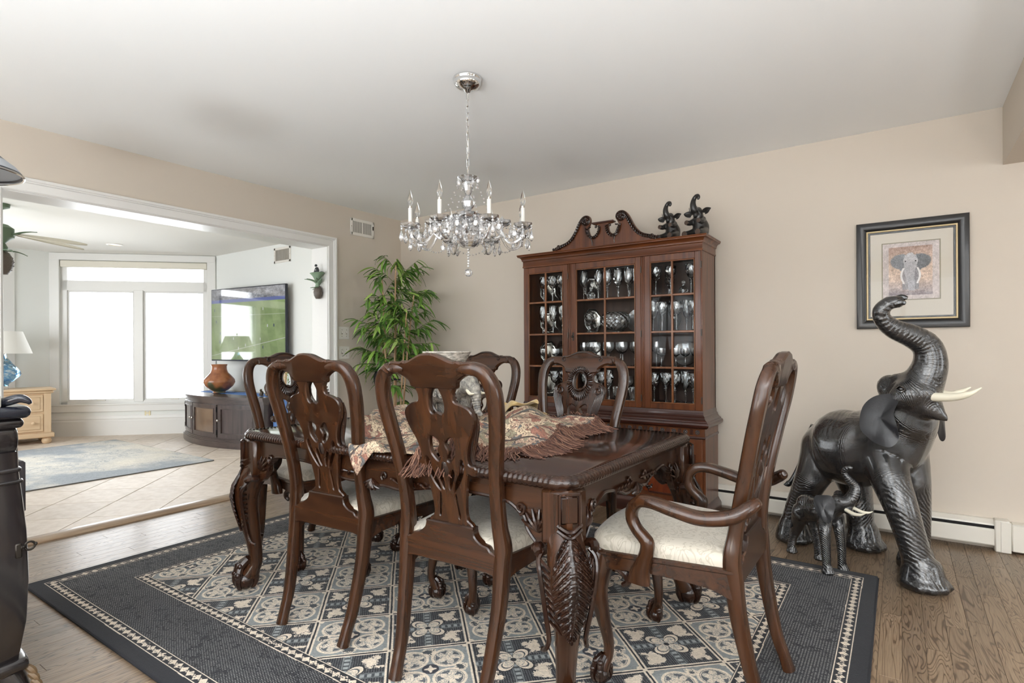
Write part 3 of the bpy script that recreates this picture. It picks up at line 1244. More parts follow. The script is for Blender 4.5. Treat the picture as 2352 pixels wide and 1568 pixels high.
def make_chair(label, group, arms=False):
    k = 1.1 if arms else 1.0
    wb, wf, yb, yf = .2 * k, .262 * k, -.225, .225
    e = thing('armchair' if arms else 'dining_chair', label, 'chair', group=group)
    for s in (-1, 1):
        stile_mb(s, 1.0).build('rear_leg', M_mahog, e)
    cr = shape2d(mirror_loop(smooth_half(CREST_H)), [], .034, .007, 3)
    bend(cr).build('crest_rail', M_mahog_h, e)
    sp = shape2d(mirror_loop(smooth_half(SPLAT_H, 3)), HOLES, .022, .004, 2)
    spo = bend(sp).build('splat', M_mahog, e)
    carving_mb().build('splat_carving', M_carve, spo)
    ol = seat_outline(wb, wf, yb, yf)
    seat_frame_mb(ol, .385, .452).build('seat_frame', M_mahog_h, e)
    cushion_mb(ol, .447, .062).build('seat_cushion', M_brocade, e, angle=60)
    rail = shape2d([(-.2, .375), (-.185, .392), (-.15, .398), (.15, .398), (.185, .392), (.2, .375), (.2, .462)] + [(x, z) for x, z in crom([(.2, .462), (.17, .466), (.155, .48), (.13, .486), (.105, .505), (.098, .532)], 4)[1:]]
                   + [(x, z) for x, z in crom([(-.098, .532), (-.105, .505), (-.13, .486), (-.155, .48), (-.17, .466), (-.2, .462)], 4)], [], .034, .004, 2)
    rail.warp(lambda x, y, z: (x, y - .222, z)).build('rear_rail', M_mahog_h, e)
    for s in (-1, 1):
        mb, P, d = front_leg_mb(s, wf, yf)
        lo = mb.build('front_leg', M_mahog, e)
        c = MB()
        c.ell((*P(.012, 0)[:2], .031), .0285, 12, 9)
        claw_mb(c, (*P(.012, 0)[:2], .031), (d.x, d.y), .98)
        c.build('claw_foot', M_carve, lo)
        a = MB()
        acanthus(a, P, d, .435, .25, lambda t: float(np.interp(.435 - .185 * t, [.22, .30, .355, .40, .45], [.029, .051, .059, .052, .038])), .034, 6, .8)
        a.build('knee_carving', M_carve, lo)
        # knee brackets with scroll
        br = MB()
        br2 = MB()
        tube(br, [(s * (wf - .075), yf - .02, .40, .012), (s * (wf - .11), yf - .015, .385, .014), (s * (wf - .12), yf - .013, .36, .012), (s * (wf - .1), yf - .013, .345, .008)], 4, 8)
        tube(br2, [(s * (wf - .03), yf - .09, .40, .012), (s * (wf - .028), yf - .125, .385, .014), (s * (wf - .03), yf - .135, .36, .012), (s * (wf - .03), yf - .115, .345, .008)], 4, 8)
        br.build('knee_bracket', M_carve, lo); br2.build('knee_bracket', M_carve, lo)
    if arms:
        for s in (-1, 1):
            a = MB()
            pts = [(.214, -.292, .664, .006, .008), (.224, -.287, .660, .016, .017), (.246, -.268, .645, .021, .02), (.272, -.225, .62, .025, .021), (.292, -.15, .61, .027, .021), (.302, -.07, .625, .027, .020), (.300, -.01, .637, .026, .019), (.291, .035, .633, .024, .019),
                   (.285, .062, .607, .022, .019), (.284, .066, .575, .021, .019), (.286, .05, .545, .02, .019), (.288, .026, .522, .02, .02), (.289, .014, .505, .02, .022), (.287, .018, .475, .019, .022), (.284, .03, .44, .02, .025), (.281, .042, .405, .022, .032), (.281, .045, .375, .02, .036)]
            c = crom([(s * q[0], q[1] + .0, q[2], q[3], q[4]) for q in pts], 5)
            a.sweep([q[:3] for q in c], [(q[3], q[4]) for q in c], 12, 2.5, ref=(1, 0, 0))
            a.build('arm', M_mahog, e)
    return e

chA = make_chair('dining chair with its plain back to the viewer, nearer the opening, between table and rug corner', 'side chairs at the dining table')
chA['label'] = 'dark mahogany side chair with pierced back, second from the table corner, seen from behind'
chA.location = (2.295, -2.432, .0125); chA.rotation_euler = (0, 0, math.radians(4))
copy_tree(chA, (2.968, -2.449, .0125), math.radians(1.9), 'mahogany side chair seen from behind, closest to the near carved table leg')
copy_tree(chA, (2.85, -1.80, .0125), math.radians(180), 'mahogany side chair facing us across the table, in front of the china cabinet')
copy_tree(chA, (2.16, -1.73, .0125), math.radians(180), 'mahogany side chair across the table, left of the cabinet and partly behind the sculpture')
arm1 = make_chair('mahogany armchair seen from the side at the right end of the table', 'armchairs at the table ends', True)
arm1.location = (3.575, -2.145, .0125); arm1.rotation_euler = (0, 0, math.radians(90))
copy_tree(arm1, (1.534, -2.13, .0125), math.radians(-90), 'mahogany armchair at the far left end of the table by the sunroom opening')

# ------------------------------------------------------------------ dining table
TB = thing('dining_table', 'long mahogany dining table with rope-carved edge and acanthus cabriole legs', 'table', (2.574, -2.15, .0125), math.radians(-1.0))
TL, TW, TH = 1.76, 1.075, .735
def rrect(hx, hy, r, n=8):
    out = []
    for cx, cy, a0 in ((hx - r, hy - r, 0), (-hx + r, hy - r, 90), (-hx + r, -hy + r, 180), (hx - r, -hy + r, 270)):
        for k in range(n + 1):
            a = math.radians(a0 + 90 * k / n)
            out.append((cx + r * math.cos(a), cy + r * math.sin(a)))
    return out
ol = rrect(TL / 2 - .022, TW / 2 - .022, .05)
b = MB()
n = len(ol)
lv = [(.0, TH - .034), (.0, TH - .003), (-.004, TH)]
vs = []
for o_, z in lv:
    k = rrect(TL / 2 - .022 + o_, TW / 2 - .022 + o_, .05 + o_)
    vs += [(x, y, z) for x, y in k]
fs = [tuple(range(n - 1, -1, -1)), tuple(2 * n + i for i in range(n))]
for r in range(2):
    for i in range(n):
        j = (i + 1) % n
        fs.append((r * n + i, r * n + j, (r + 1) * n + j, (r + 1) * n + i))
b.add(vs, fs).build('tabletop', M_tabletop, TB)
# gadrooned edge moulding
per = rrect(TL / 2 - .022, TW / 2 - .022, .05, 10)
pl = []
for i in range(len(per)):
    a, c = Vector(per[i]), Vector(per[(i + 1) % len(per)])
    m_ = max(1, int((c - a).length / .0035))
    for k in range(m_):
        pl.append(a.lerp(c, k / m_))
NP = len(pl)
def gad(u, v):
    i = int(round(u * NP)) % NP
    p = pl[i]; q = pl[(i + 1) % NP]; o_ = pl[i - 1]
    d = (q - o_).normalized(); nn = Vector((d.y, -d.x))
    a = math.radians(100 - 200 * v)
    lobes = round(NP * .0035 / .018)
    ph = 2 * math.pi * (u * lobes) + 4.0 * (v - .5)
    R = .0205 * (1 + .14 * (abs(math.sin(ph / 2)) - .6))
    return (p.x + nn.x * R * math.cos(a) * 1.15, p.y + nn.y * R * math.cos(a) * 1.15, TH - .019 + R * math.sin(a) * .98)
b = MB().grid(gad, NP, 8, True)
b.build('carved_edge', M_carve, TB, angle=180)

def apron_mb(L, depth):
    h = L / 2
    half = [(-h, TH - .036)]
    lo = crom([(-h, depth - .03), (-h + .03, depth - .035), (-h + .075, depth + .01), (-h + .085, depth + .045), (-h + .11, depth + .06), (-h + .16, depth + .085), (-h * .55, depth + .09), (-h * .36, depth + .075), (-h * .2, depth + .05), (-h * .08, depth + .055), (0, depth + .04)], 5)
    pts = [(x, z) for x, z in lo]
    full = pts + [(-x, z) for x, z in reversed(pts[:-1])]
    poly = full + [(h, TH - .036), (-h, TH - .036)]
    return poly, full
for (L, rz, off) in ((TL - .20, 0, TW / 2 - .052), (TL - .20, math.pi, TW / 2 - .052), (TW - .20, math.pi / 2, TL / 2 - .052), (TW - .20, -math.pi / 2, TL / 2 - .052)):
    poly, lower = apron_mb(L, .545)
    R = Matrix.Rotation(rz, 4, 'Z')
    b = MB()
    sh = shape2d(poly, [], .024, .003, 1)
    b.merge(sh, R @ Matrix.Translation((0, -off, 0)))
    ap = b.build('apron', M_mahog_h, TB)
    c = MB()
    cb = MB()
    tube(cb, [(x, -.014, z + .004, .0055) for x, z in lower[::3]], 3, 6)
    h = L / 2
    for sx in (-1, 1):
        # corner leaf and scrolls
        for k in range(6):
            aa = math.radians(20 + 26 * k)
            tube(cb, [(sx * (h - .035), -.014, .56, .006), (sx * (h - .035 - .03 * math.cos(aa)), -.022, .56 + .035 * math.sin(aa), .0065), (sx * (h - .04 - .058 * math.cos(aa)), -.015, .565 + .06 * math.sin(aa), .003)], 3, 6)
        tube(cb, spiral(sx * (h - .10), .62, .02, 1.2, math.radians(-90), sx, -.017, .006, .003, 14), 1, 6)
        for k in range(5):
            x0 = h * (.42 - .06 * k)
            tube(cb, [(sx * x0, -.014, .62, .005), (sx * (x0 - .02), -.02, .635, .006), (sx * (x0 - .045), -.014, .632, .003)], 3, 6)
    for k in range(7):
        aa = math.radians(-150 + 20 * k)
        tube(cb, [(0, -.014, .62, .004), (.035 * math.cos(aa), -.022, .62 + .03 * math.sin(aa), .0065), (.06 * math.cos(aa), -.014, .62 + .042 * math.sin(aa), .003)], 3, 6)
    tube(cb, spiral(-.07, .64, .018, 1.1, math.radians(-60), 1, -.017, .005, .003, 12), 1, 6)
    tube(cb, spiral(.07, .64, .018, 1.1, math.radians(240), -1, -.017, .005, .003, 12), 1, 6)
    c.merge(cb, R @ Matrix.Translation((0, -off, 0)))
    c.build('apron_carving', M_carve, ap)
for sx in (-1, 1):
    for sy in (-1, 1):
        x0, y0 = sx * (TL / 2 - .062), sy * (TW / 2 - .062)
        d = Vector((sx, sy, 0)).normalized()
        nn = Vector((-d.y, d.x, 0))
        def P(o, z):
            return (x0 + d.x * o, y0 + d.y * o, z)
        b = MB()
        # square post set diagonally rounded at the corner
        b.merge(MB().bbox(-.052, .052, -.052, .052, .53, TH - .036, .012), Matrix.Translation((x0, y0, 0)))
        path = [(*P(-.004, .585), .046), (*P(.016, .54), .053), (*P(.044, .49), .058), (*P(.056, .44), .056), (*P(.052, .38), .047), (*P(.034, .28), .037), (*P(.018, .18), .030), (*P(.016, .125), .029), (*P(.03, .095), .033), (*P(.046, .07), .037)]
        tube(b, path, 6, 18, 2.2)
        lo = b.build('table_leg', M_mahog, TB)
        # panel on the post, collars
        q = MB()
        ang = math.atan2(d.y, d.x)
        R = Matrix.Translation((x0, y0, 0)) @ Matrix.Rotation(ang, 4, 'Z')
        pan = MB()
        tube(pan, [(.066, -.03, .60, .005), (.066, -.03, .69, .005)], 1, 6); tube(pan, [(.066, .03, .60, .005), (.066, .03, .69, .005)], 1, 6)
        tube(pan, [(.066, -.03, .69, .005), (.07, 0, .692, .005), (.066, .03, .69, .005)], 3, 6)
        tube(pan, [(.063, -.036, .605, .006), (.074, 0, .585, .007), (.063, .036, .605, .006)], 4, 6)
        tube(pan, [(.063, -.036, .59, .006), (.076, 0, .57, .006), (.063, .036, .59, .006)], 4, 6)
        pan.bbox(.055, .067, -.028, .028, .605, .685, .006)
        q.merge(pan, R)
        # leaf on the knee
        o0 = lambda t: float(np.interp(.575 - .305 * t, [.25, .28, .33, .38, .44, .49, .54, .585], [.064, .069, .083, .098, .111, .102, .072, .052]))
        acanthus(q, P, d, .575, .27, o0, .072, 12, 1.3)
        # scrolled side wings
        for sg in (-1, 1):
            w = nn * sg
            pts = [(.07, .52, .02), (.085, .50, .035), (.085, .47, .052), (.078, .42, .054), (.066, .34, .046), (.055, .27, .036), (.062, .235, .02), (.066, .225, 0)]
            tube(q, [(*(Vector(P(o_, z)) + w * l_), .0075) for l_, z, o_ in pts], 4, 7)
            for k in range(9):
                t_ = k / 9
                z = .50 - .20 * t_
                l_ = .078 - .03 * t_
                tube(q, [(*(Vector(P(.035, z)) + w * l_), .0045), (*(Vector(P(.06, z - .012)) + w * (l_ - .012)), .005), (*(Vector(P(.066, z - .028)) + w * (l_ - .026)), .003)], 3, 6)
            # roll at the top of each wing
            tube(q, [(*(Vector(P(-.012, .525)) + w * .07), .014), (*(Vector(P(.012, .53)) + w * .086), .016), (*(Vector(P(.035, .52)) + w * .084), .013)], 3, 8)
        q.build('acanthus_carving', M_carve, lo)
        c = MB()
        c.ell((*P(.06, 0)[:2], .045), (.043, .043, .043), 14, 10)
        claw_mb(c, (*P(.06, 0)[:2], .045), (d.x, d.y), 1.5)
        c.build('claw_foot', M_carve, lo)
# ------------------------------------------------------------------ china cabinet
CX, CY = 2.466, -.10
cab = thing('china_cabinet', 'tall mahogany china cabinet with glazed doors and swan-neck pediment', 'cabinet', (CX, CY, 0))
X0, X1, YF = -.69, .69, -.31
ZS = [.745, .995, 1.236, 1.481]           # bottom and three shelves
MB().box(X0, X1, -.018, 0, .55, 1.76).build('back_panel', M_cab_in, cab, smooth=False)
for s, xa in ((-1, X0), (1, X1 - .022)):
    MB().bbox(xa, xa + .022, YF, 0, .70, 1.76, .002).build('side_panel', M_cab_v, cab)
MB().box(X0 + .02, X1 - .02, YF + .02, -.01, 1.73, 1.752).build('top_panel', M_cab_in, cab, smooth=False)
MB().box(X0 + .02, X1 - .02, YF + .02, -.01, .722, .745).build('floor_panel', M_cab_in, cab, smooth=False)
for z in ZS[1:]:
    MB().bbox(X0 + .022, X1 - .022, YF + .028, -.018, z - .008, z, .002).build('shelf', M_cabpane, cab)
for xa in (-.28, .288):
    MB().box(xa - .008, xa + .008, YF + .03, -.018, .74, 1.735).build('partition', M_cab_in, cab, smooth=False)
# cornice: profile swept round front and sides
def moulding(prof, x0, x1, yf, yb=0.0):
    """prof: (outward offset, z)"""
    vs, fs = [], []
    for (x, y, ox, oy) in ((x0, yb, -1, 0), (x0, yf, -1, -1), (x1, yf, 1, -1), (x1, yb, 1, 0)):
        for a, z in prof:
            vs.append((x + ox * a, y + oy * a, z))
    n = len(prof)
    for k in range(3):
        for i in range(n - 1):
            fs.append((k * n + i, k * n + i + 1, (k + 1) * n + i + 1, (k + 1) * n + i))
    b = MB(); b.add(vs, fs)
    b.f.append(tuple(range(n))); b.f.append(tuple(range(3 * n, 4 * n)))
    # lids
    b.f.append((0, n, 2 * n, 3 * n)); b.f.append((n - 1, 2 * n - 1, 3 * n - 1, 4 * n - 1))
    return b
pr = [(0, 1.752), (.004, 1.752), (.006, 1.76), (.003, 1.766), (.003, 1.80), (.010, 1.805)] + [(.010 + .022 * (1 - math.cos(t)), 1.805 + .028 * math.sin(t)) for t in [i * math.pi / 10 for i in range(1, 6)]] + [(.036, 1.836), (.036, 1.842), (.04, 1.846), (.038, 1.852), (0, 1.852)]
moulding(pr, X0, X1, YF).build('cornice', M_cab, cab, angle=30)
pr = [(0, .60), (.03, .60), (.046, .612), (.05, .624), (.046, .636), (.036, .64), (.034, .648), (.022, .656), (.014, .668), (.014, .676), (.006, .684), (.004, .70), (.0, .712)]
moulding(pr, X0, X1, YF).build('waist_moulding', M_cab_dark, cab, angle=30)
# base carcass
BX0, BX1, BYF = X0 - .014, X1 + .014, YF - .012
b = MB()
b.box(BX0, BX1, BYF + .02, 0, .09, .60)
b.build('base_carcass', M_cab_v, cab, smooth=False)
MB().bbox(BX0 - .002, BX1 + .002, BYF, 0, .545, .602, .003).build('frieze', M_cab, cab)
MB().merge(moulding([(0, .53), (.004, .53), (.007, .537), (.004, .545), (0, .548)], BX0, BX1, BYF + .004)).build('bead_moulding', M_cab_dark, cab)
pr = [(0, 0), (.022, 0), (.022, .062), (.016, .075), (.01, .082), (.004, .095), (0, .1)]
moulding(pr, BX0, BX1, BYF + .006).build('plinth', M_cab_dark, cab, angle=30)
# frieze flowers and reeds
fy = BYF - .001
flo = MB()
flo.lathe([(.0055, -.001), (.005, .004), (0, .006)], 8, M=Matrix.Rotation(math.pi / 2, 4, 'X'))
for k in range(7):
    a = 2 * math.pi * k / 7
    flo.ell((.011 * math.cos(a), -.003, .011 * math.sin(a)), (.0052, .003, .0052), 7, 5)
fme = None
nfl = 18
for i in range(nfl):
    x = BX0 + .045 + i * (BX1 - BX0 - .09) / (nfl - 1)
    if fme is None:
        o = flo.build('rosette', mat('waxed_dark_carving', rgb(60, 52, 50), .25, coat=.5), cab); fme = o.data
    else:
        o = bpy.data.objects.new('rosette', fme); COL.objects.link(o); o.parent = cab
    o.location = (x, fy, .574)
    if i < nfl - 1:
        xm = x + .5 * (BX1 - BX0 - .09) / (nfl - 1)
        r = MB()
        for k in (-1, 0, 1):
            r.bbox(xm + k * .008 - .0025, xm + k * .008 + .0025, fy - .004, fy + .002, .556, .592, .0015)
        tag(r.build('reeding', M_cab_dark, cab), kind='stuff')

# glazed doors
def door(x0, x1, knob=None, dark=False):
    z0, z1 = .712, 1.75
    st = .042
    m = M_cab_v
    b = MB()
    yf, yb = YF - .004, YF + .022
    b.bbox(x0, x0 + st, yf, yb, z0, z1, .003); b.bbox(x1 - st, x1, yf, yb, z0, z1, .003)
    b.bbox(x0 + st - .002, x1 - st + .002, yf + .0005, yb, z0, z0 + .04, .003); b.bbox(x0 + st - .002, x1 - st + .002, yf + .0005, yb, z1 - .046, z1, .003)
    d = b.build('glazed_door', m, cab)
    gx0, gx1, gz0, gz1 = x0 + st, x1 - st, z0 + .04, z1 - .046
    ib = MB()
    w = .006
    for (a, c, e, f) in ((gx0, gx0 + w, gz0, gz1), (gx1 - w, gx1, gz0, gz1), (gx0, gx1, gz0, gz0 + w), (gx0, gx1, gz1 - w, gz1)):
        ib.bbox(a, c, yf - .003, yf + .012, e, f, .002)
    ib.build('inner_bead', M_muntin, d)
    mid = (gx0 + gx1) / 2
    zz = [gz0] + ZS[1:] + [gz1]
    MB().bbox(mid - .007, mid + .007, yf - .001, yf + .014, gz0, gz1, .003).build('glazing_bar', M_muntin, d)
    for z in ZS[1:]:
        MB().bbox(gx0, gx1, yf, yf + .013, z - .013, z + .001, .003).build('glazing_bar', M_muntin, d)
    for k in range(4):
        for (a, c) in ((gx0, mid), (mid, gx1)):
            MB().box(a + .002, c - .002, yf + .0145, yf + .0175, zz[k] + .001, zz[k + 1] - .001).build('pane', M_cabpane, d, smooth=False)
    if knob is not None:
        k = MB()
        k.lathe([(.009, 0), (.009, .002), (.0045, .004), (.004, .012), (.008, .018), (.006, .023), (0, .024)], 10, M=Matrix.Rotation(math.pi / 2, 4, 'X'), c=(knob, yf, 1.21))
        k.bbox(knob - .007, knob + .007, yf - .003, yf, 1.18, 1.24, .002)
        k.build('key_escutcheon', M_iron, d)
    hx = x1 if x1 < .6 else x1
    for z in (.78, 1.22, 1.66):
        MB().lathe([(.004, -.022), (.004, .022)], 8, c=(x1 + .001, yf - .002, z)).build('hinge', M_iron, d)
    return d
DX = [(-.684, -.293), (-.268, .276), (.300, .684)]
door(*DX[0]); door(*DX[1], knob=-.25); door(*DX[2])
for xa in (-.2815, .288):
    b = MB(); b.bbox(xa - .013, xa + .013, YF - .002, YF + .02, .712, 1.75, .003)
    b.bbox(xa - .004, xa + .004, YF - .009, YF, .712, 1.75, .003)
    b.build('pilaster', M_cab_v, cab)
# base doors with carved-corner panels
for (x0, x1) in ((-.69, -.235), (-.228, .228), (.235, .69)):
    z0, z1 = .10, .528
    yf = BYF - .004
    b = MB().bbox(x0, x1, yf, BYF + .02, z0, z1, .003)
    d = b.build('base_door', M_cab_v, cab)
    st = .05
    px0, px1, pz0, pz1 = x0 + st, x1 - st, z0 + st, z1 - st
    pan = rrect((px1 - px0) / 2 - .004, (pz1 - pz0) / 2 - .004, .01, 3)
    cxm, czm = (px0 + px1) / 2, (pz0 + pz1) / 2
    MB().prism([(x + cxm, z + czm) for x, z in pan], yf - .003, yf, 'y').build('flame_panel', wood('flame_veneer', rgb(78, 30, 15), rgb(132, 62, 30), .25, .5, 2, 4, stretch=.35), d)
    mo = MB()
    c = .05
    path = [(px0 + c, pz0), (px1 - c, pz0), (px1 - c * .9, pz0 + .018), (px1 - .018, pz0 + c * .9), (px1, pz0 + c), (px1, pz1 - c), (px1 - .018, pz1 - c * .9), (px1 - c * .9, pz1 - .018), (px1 - c, pz1),
            (px0 + c, pz1), (px0 + c * .9, pz1 - .018), (px0 + .018, pz1 - c * .9), (px0, pz1 - c), (px0, pz0 + c), (px0 + .018, pz0 + c * .9), (px0 + c * .9, pz0 + .018)]
    mo.sweep([(x, yf - .004, z) for x, z in path], .0065, 6, closed=True, ref=(0, 1, 0))
    mo.build('panel_moulding', M_cab_dark, d)
    for sx in (-1, 1):
        for sz in (-1, 1):
            k = MB()
            qx, qz = (px1 if sx > 0 else px0), (pz1 if sz > 0 else pz0)
            tube(k, spiral(qx - sx * .03, qz - sz * .055, .014, 1.2, math.radians(90), sx, yf - .007, .0055, .003, 12), 1, 6)
            tube(k, spiral(qx - sx * .055, qz - sz * .03, .014, 1.2, 0, -sx, yf - .007, .0055, .003, 12), 1, 6)
            k.ell((qx - sx * .036, yf - .007, qz - sz * .036), (.012, .008, .012), 8, 6)
            k.ell((qx - sx * .07, yf - .006, qz - sz * .05), (.007, .006, .007), 8, 6)
            k.ell((qx - sx * .05, yf - .006, qz - sz * .07), (.007, .006, .007), 8, 6)
            tag(k.build('corner_scroll', M_carve, d), kind='stuff')
# swan-neck pediment
PED = crom([(.04, .155), (.040, .125), (.05, .096), (.075, .077), (.1, .086), (.113, .112), (.118, .14), (.107, .165), (.099, .195), (.111, .225), (.138, .236), (.166, .226), (.19, .2),
            (.21, .165), (.235, .12), (.265, .082), (.3, .058), (.34, .045), (.385, .032), (.416, .012)], 5)
half = [(0, .17), (.078, .17), (.078, .162), (.07, .158)] + PED + [(.416, 0), (0, 0)]
b = shape2d(mirror_loop(half), [], .026, .004)
b.warp(lambda x, y, z: (x, y + YF + .0, z + 1.852))
ped = b.build('pediment', M_cab_v, cab)
MB().bbox(-.085, .085, YF - .03, YF + .02, 2.014, 2.026, .003).build('pedestal_cap', M_cab_dark, ped)
for s in (-1, 1):
    k = MB()
    yf = YF - .016
    # outer rim with overlapping leaves
    rim = [p for p in PED if p[0] > .15 and p[1] < .235 and (p[0] > .166 or p[1] > .22)]
    tube(k, [(s * (x - .004), yf, 1.852 + z - .006, .006) for x, z in rim[::2]], 2, 6)
    for i in range(0, len(rim) - 4, 2):
        (xa, za), (xb, zb) = rim[i], rim[i + 3]
        tx, tz = xb - xa, zb - za
        L = math.hypot(tx, tz) or 1
        nx, nz = tz / L, -tx / L
        if nz > 0: nx, nz = -nx, -nz
        tube(k, [(s * (xa + nx * .006), yf - .003, 1.852 + za + nz * .006, .005), (s * (xa + nx * .02 + tx * .3), yf - .008, 1.852 + za + nz * .02 + tz * .3, .0065), (s * (xa + nx * .024 + tx * .8), yf - .003, 1.852 + za + nz * .024 + tz * .8, .003)], 3, 6)
    k.build('leaf_border', M_carve, ped)
    v = MB()
    c = (s * .136, 1.852 + .195)
    v.lathe([(.036, 0), (.037, .012), (.031, .016), (.026, .012), (.012, .014), (.006, .018), (0, .019)], 22, M=Matrix.Rotation(math.pi / 2, 4, 'X'), c=(c[0], YF - .012, c[1]))
    for i in range(10):
        a = 2 * math.pi * i / 10
        tube(v, [(c[0] + .008 * math.cos(a), YF - .029, c[1] + .008 * math.sin(a), .003), (c[0] + .018 * math.cos(a + .4), YF - .031, c[1] + .018 * math.sin(a + .4), .0045), (c[0] + .027 * math.cos(a + .9), YF - .028, c[1] + .027 * math.sin(a + .9), .003)], 3, 6)
    v.build('volute', M_carve, ped)
    u = MB()
    U = [p for p in PED if p[0] < .122 and p[1] < .155]
    for i in range(1, len(U) - 3, 2):
        (xa, za), (xb, zb) = U[i], U[i + 2]
        tx, tz = xb - xa, zb - za
        L = math.hypot(tx, tz) or 1
        nx, nz = tz / L, -tx / L
        if nz > .2 or (xa < .06 and nx > 0) or (xa > .1 and nx < 0): nx, nz = -nx, -nz
        tube(u, [(s * xa, yf - .002, 1.852 + za, .0045), (s * (xa + nx * .015 + tx * .5), yf - .008, 1.852 + za + nz * .015 + tz * .5, .006), (s * (xa + nx * .02 + tx * 1.2), yf - .003, 1.852 + za + nz * .02 + tz * 1.2, .003)], 3, 6)
    tube(u, spiral(s * .056, 1.852 + .142, .01, 1.1, math.radians(90), s, yf - .003, .005, .003, 12), 1, 6)
    tube(u, [(s * .118, yf, 1.852 + .13, .004), (s * .1, yf - .004, 1.852 + .08, .006), (s * .085, yf - .002, 1.852 + .04, .004), (s * .088, yf, 1.852 + .012, .003)], 4, 6)
    u.build('scroll_leaves', M_carve, ped)
    f = MB()
    tube(f, spiral(s * .36, 1.852 + .03, .018, 1.2, math.radians(180 if s > 0 else 0), s, yf - .004, .007, .004, 14), 1, 6)
    tube(f, spiral(s * .405, 1.852 + .016, .011, 1.1, math.radians(180 if s > 0 else 0), s, yf - .004, .005, .003, 12), 1, 6)
    f.build('end_scroll', M_carve, ped)

# ------------------------------------------------------------------ glass and silver inside the cabinet
def cut_lathe(b, p, n=18, amp=.03, sy=1.0):
    q = crom(p, 3)
    vs, fs = [], []
    for k, (r, z) in enumerate(q):
        for i in range(n):
            a = 2 * math.pi * (i + .5 * (k % 2)) / n
            e = 1 + amp * math.cos(math.pi * (k // 2 + i))
            vs.append((max(0, r) * e * math.cos(a), max(0, r) * e * math.sin(a) * sy, max(0, z)))
    for k in range(len(q) - 1):
        for i in range(n):
            j = (i + 1) % n
            c0, c1 = k * n, (k + 1) * n
            if k % 2 == 0:
                fs += [(c0 + i, c0 + j, c1 + i), (c0 + j, c1 + j, c1 + i)]
            else:
                fs += [(c0 + i, c1 + j, c1 + i), (c0 + i, c0 + j, c1 + j)]
    b.add(vs, fs)

def goblet_mesh(kind):
    b = MB()
    if kind == 'cut':
        p = [(.0, 0), (.034, .0), (.033, .003), (.012, .007), (.006, .014), (.0055, .05), (.0065, .075), (.011, .083), (.007, .089), (.013, .096), (.0065, .103), (.012, .11), (.022, .12), (.031, .14), (.036, .165), (.0355, .20),
             (.0335, .20), (.033, .165), (.028, .142), (.018, .125), (0, .118)]
        cut_lathe(b, p)
    elif kind == 'flute':
        p = [(.0, 0), (.031, .0), (.03, .003), (.010, .007), (.0055, .016), (.0055, .05), (.010, .062), (.006, .07), (.012, .08), (.007, .088), (.016, .10), (.025, .125), (.029, .16), (.0285, .212), (.0268, .212), (.027, .16), (.022, .128), (.012, .108), (0, .10)]
        cut_lathe(b, p)
    elif kind == 'wine':
        p = [(.0, 0), (.034, .0), (.033, .002), (.008, .005), (.0035, .012), (.003, .08), (.006, .088), (.024, .10), (.035, .12), (.037, .14), (.034, .172), (.0328, .172), (.0355, .14), (.033, .121), (.02, .103), (0, .095)]
        b.lathe(p, 16)
    elif kind == 'small':
        p = [(.0, 0), (.028, .0), (.027, .003), (.008, .006), (.0035, .012), (.0035, .06), (.008, .068), (.026, .078), (.034, .098), (.033, .125), (.0317, .125), (.0325, .098), (.024, .081), (0, .074)]
        b.lathe(p, 16)
    elif kind == 'tumbler':
        p = [(.0, 0), (.026, .0), (.028, .01), (.032, .09), (.030, .09), (.026, .014), (0, .012)]
        cut_lathe(b, p)
    elif kind == 'vase':
        p = [(.0, 0), (.028, .0), (.026, .006), (.012, .02), (.01, .05), (.02, .075), (.032, .1), (.034, .12), (.03, .135), (.034, .15), (.031, .15), (.027, .135), (.03, .12), (.027, .1), (0, .08)]
        cut_lathe(b, p, 14, .05)
    elif kind == 'cruet':
        p = [(.0, 0), (.024, .0), (.028, .015), (.03, .035), (.022, .055), (.009, .065), (.008, .08), (.014, .088), (.010, .1), (0, .106)]
        cut_lathe(b, p, 14, .05)
    elif kind == 'bowl':
        p = [(.0, 0), (.05, .0), (.055, .006), (.075, .025), (.1, .055), (.112, .09), (.105, .12), (.085, .142), (.07, .15), (.066, .148), (.08, .138), (.098, .118), (.104, .09), (.093, .058), (.07, .03), (0, .016)]
        cut_lathe(b, p, 30, .025, .72)
    return b.mesh('glass_' + kind)
GM = {k: goblet_mesh(k) for k in ('cut', 'flute', 'wine', 'small', 'tumbler', 'vase', 'cruet', 'bowl')}
for k, me in GM.items():
    o = obj('tmp', me, M_irid if k in ('wine', 'small') else M_glass, None, smooth=(k in ('wine', 'small')), angle=50)
    bpy.data.objects.remove(o)
NAMES = {'cut': ('cut_goblet', 'cut crystal goblet', 'goblet'), 'flute': ('crystal_flute', 'tall cut crystal flute', 'goblet'), 'wine': ('wine_glass', 'tall clear lustre wine glass', 'wine glass'),
         'small': ('wine_glass', 'small clear lustre wine glass', 'wine glass'), 'tumbler': ('crystal_tumbler', 'cut crystal tumbler', 'tumbler'), 'vase': ('crystal_vase', 'small footed crystal vase', 'vase'),
         'cruet': ('crystal_cruet', 'little stoppered crystal cruet', 'cruet'), 'bowl': ('crystal_bowl', 'wide diamond-cut crystal bowl', 'bowl')}
SHELF = {1.481: 'top', 1.236: 'second', .995: 'third', .745: 'bottom'}
DOOR = {'L': 'left', 'M': 'middle', 'R': 'right'}
ORD = ['first', 'second', 'third', 'fourth', 'fifth', 'sixth', 'seventh', 'eighth', 'ninth', 'tenth']
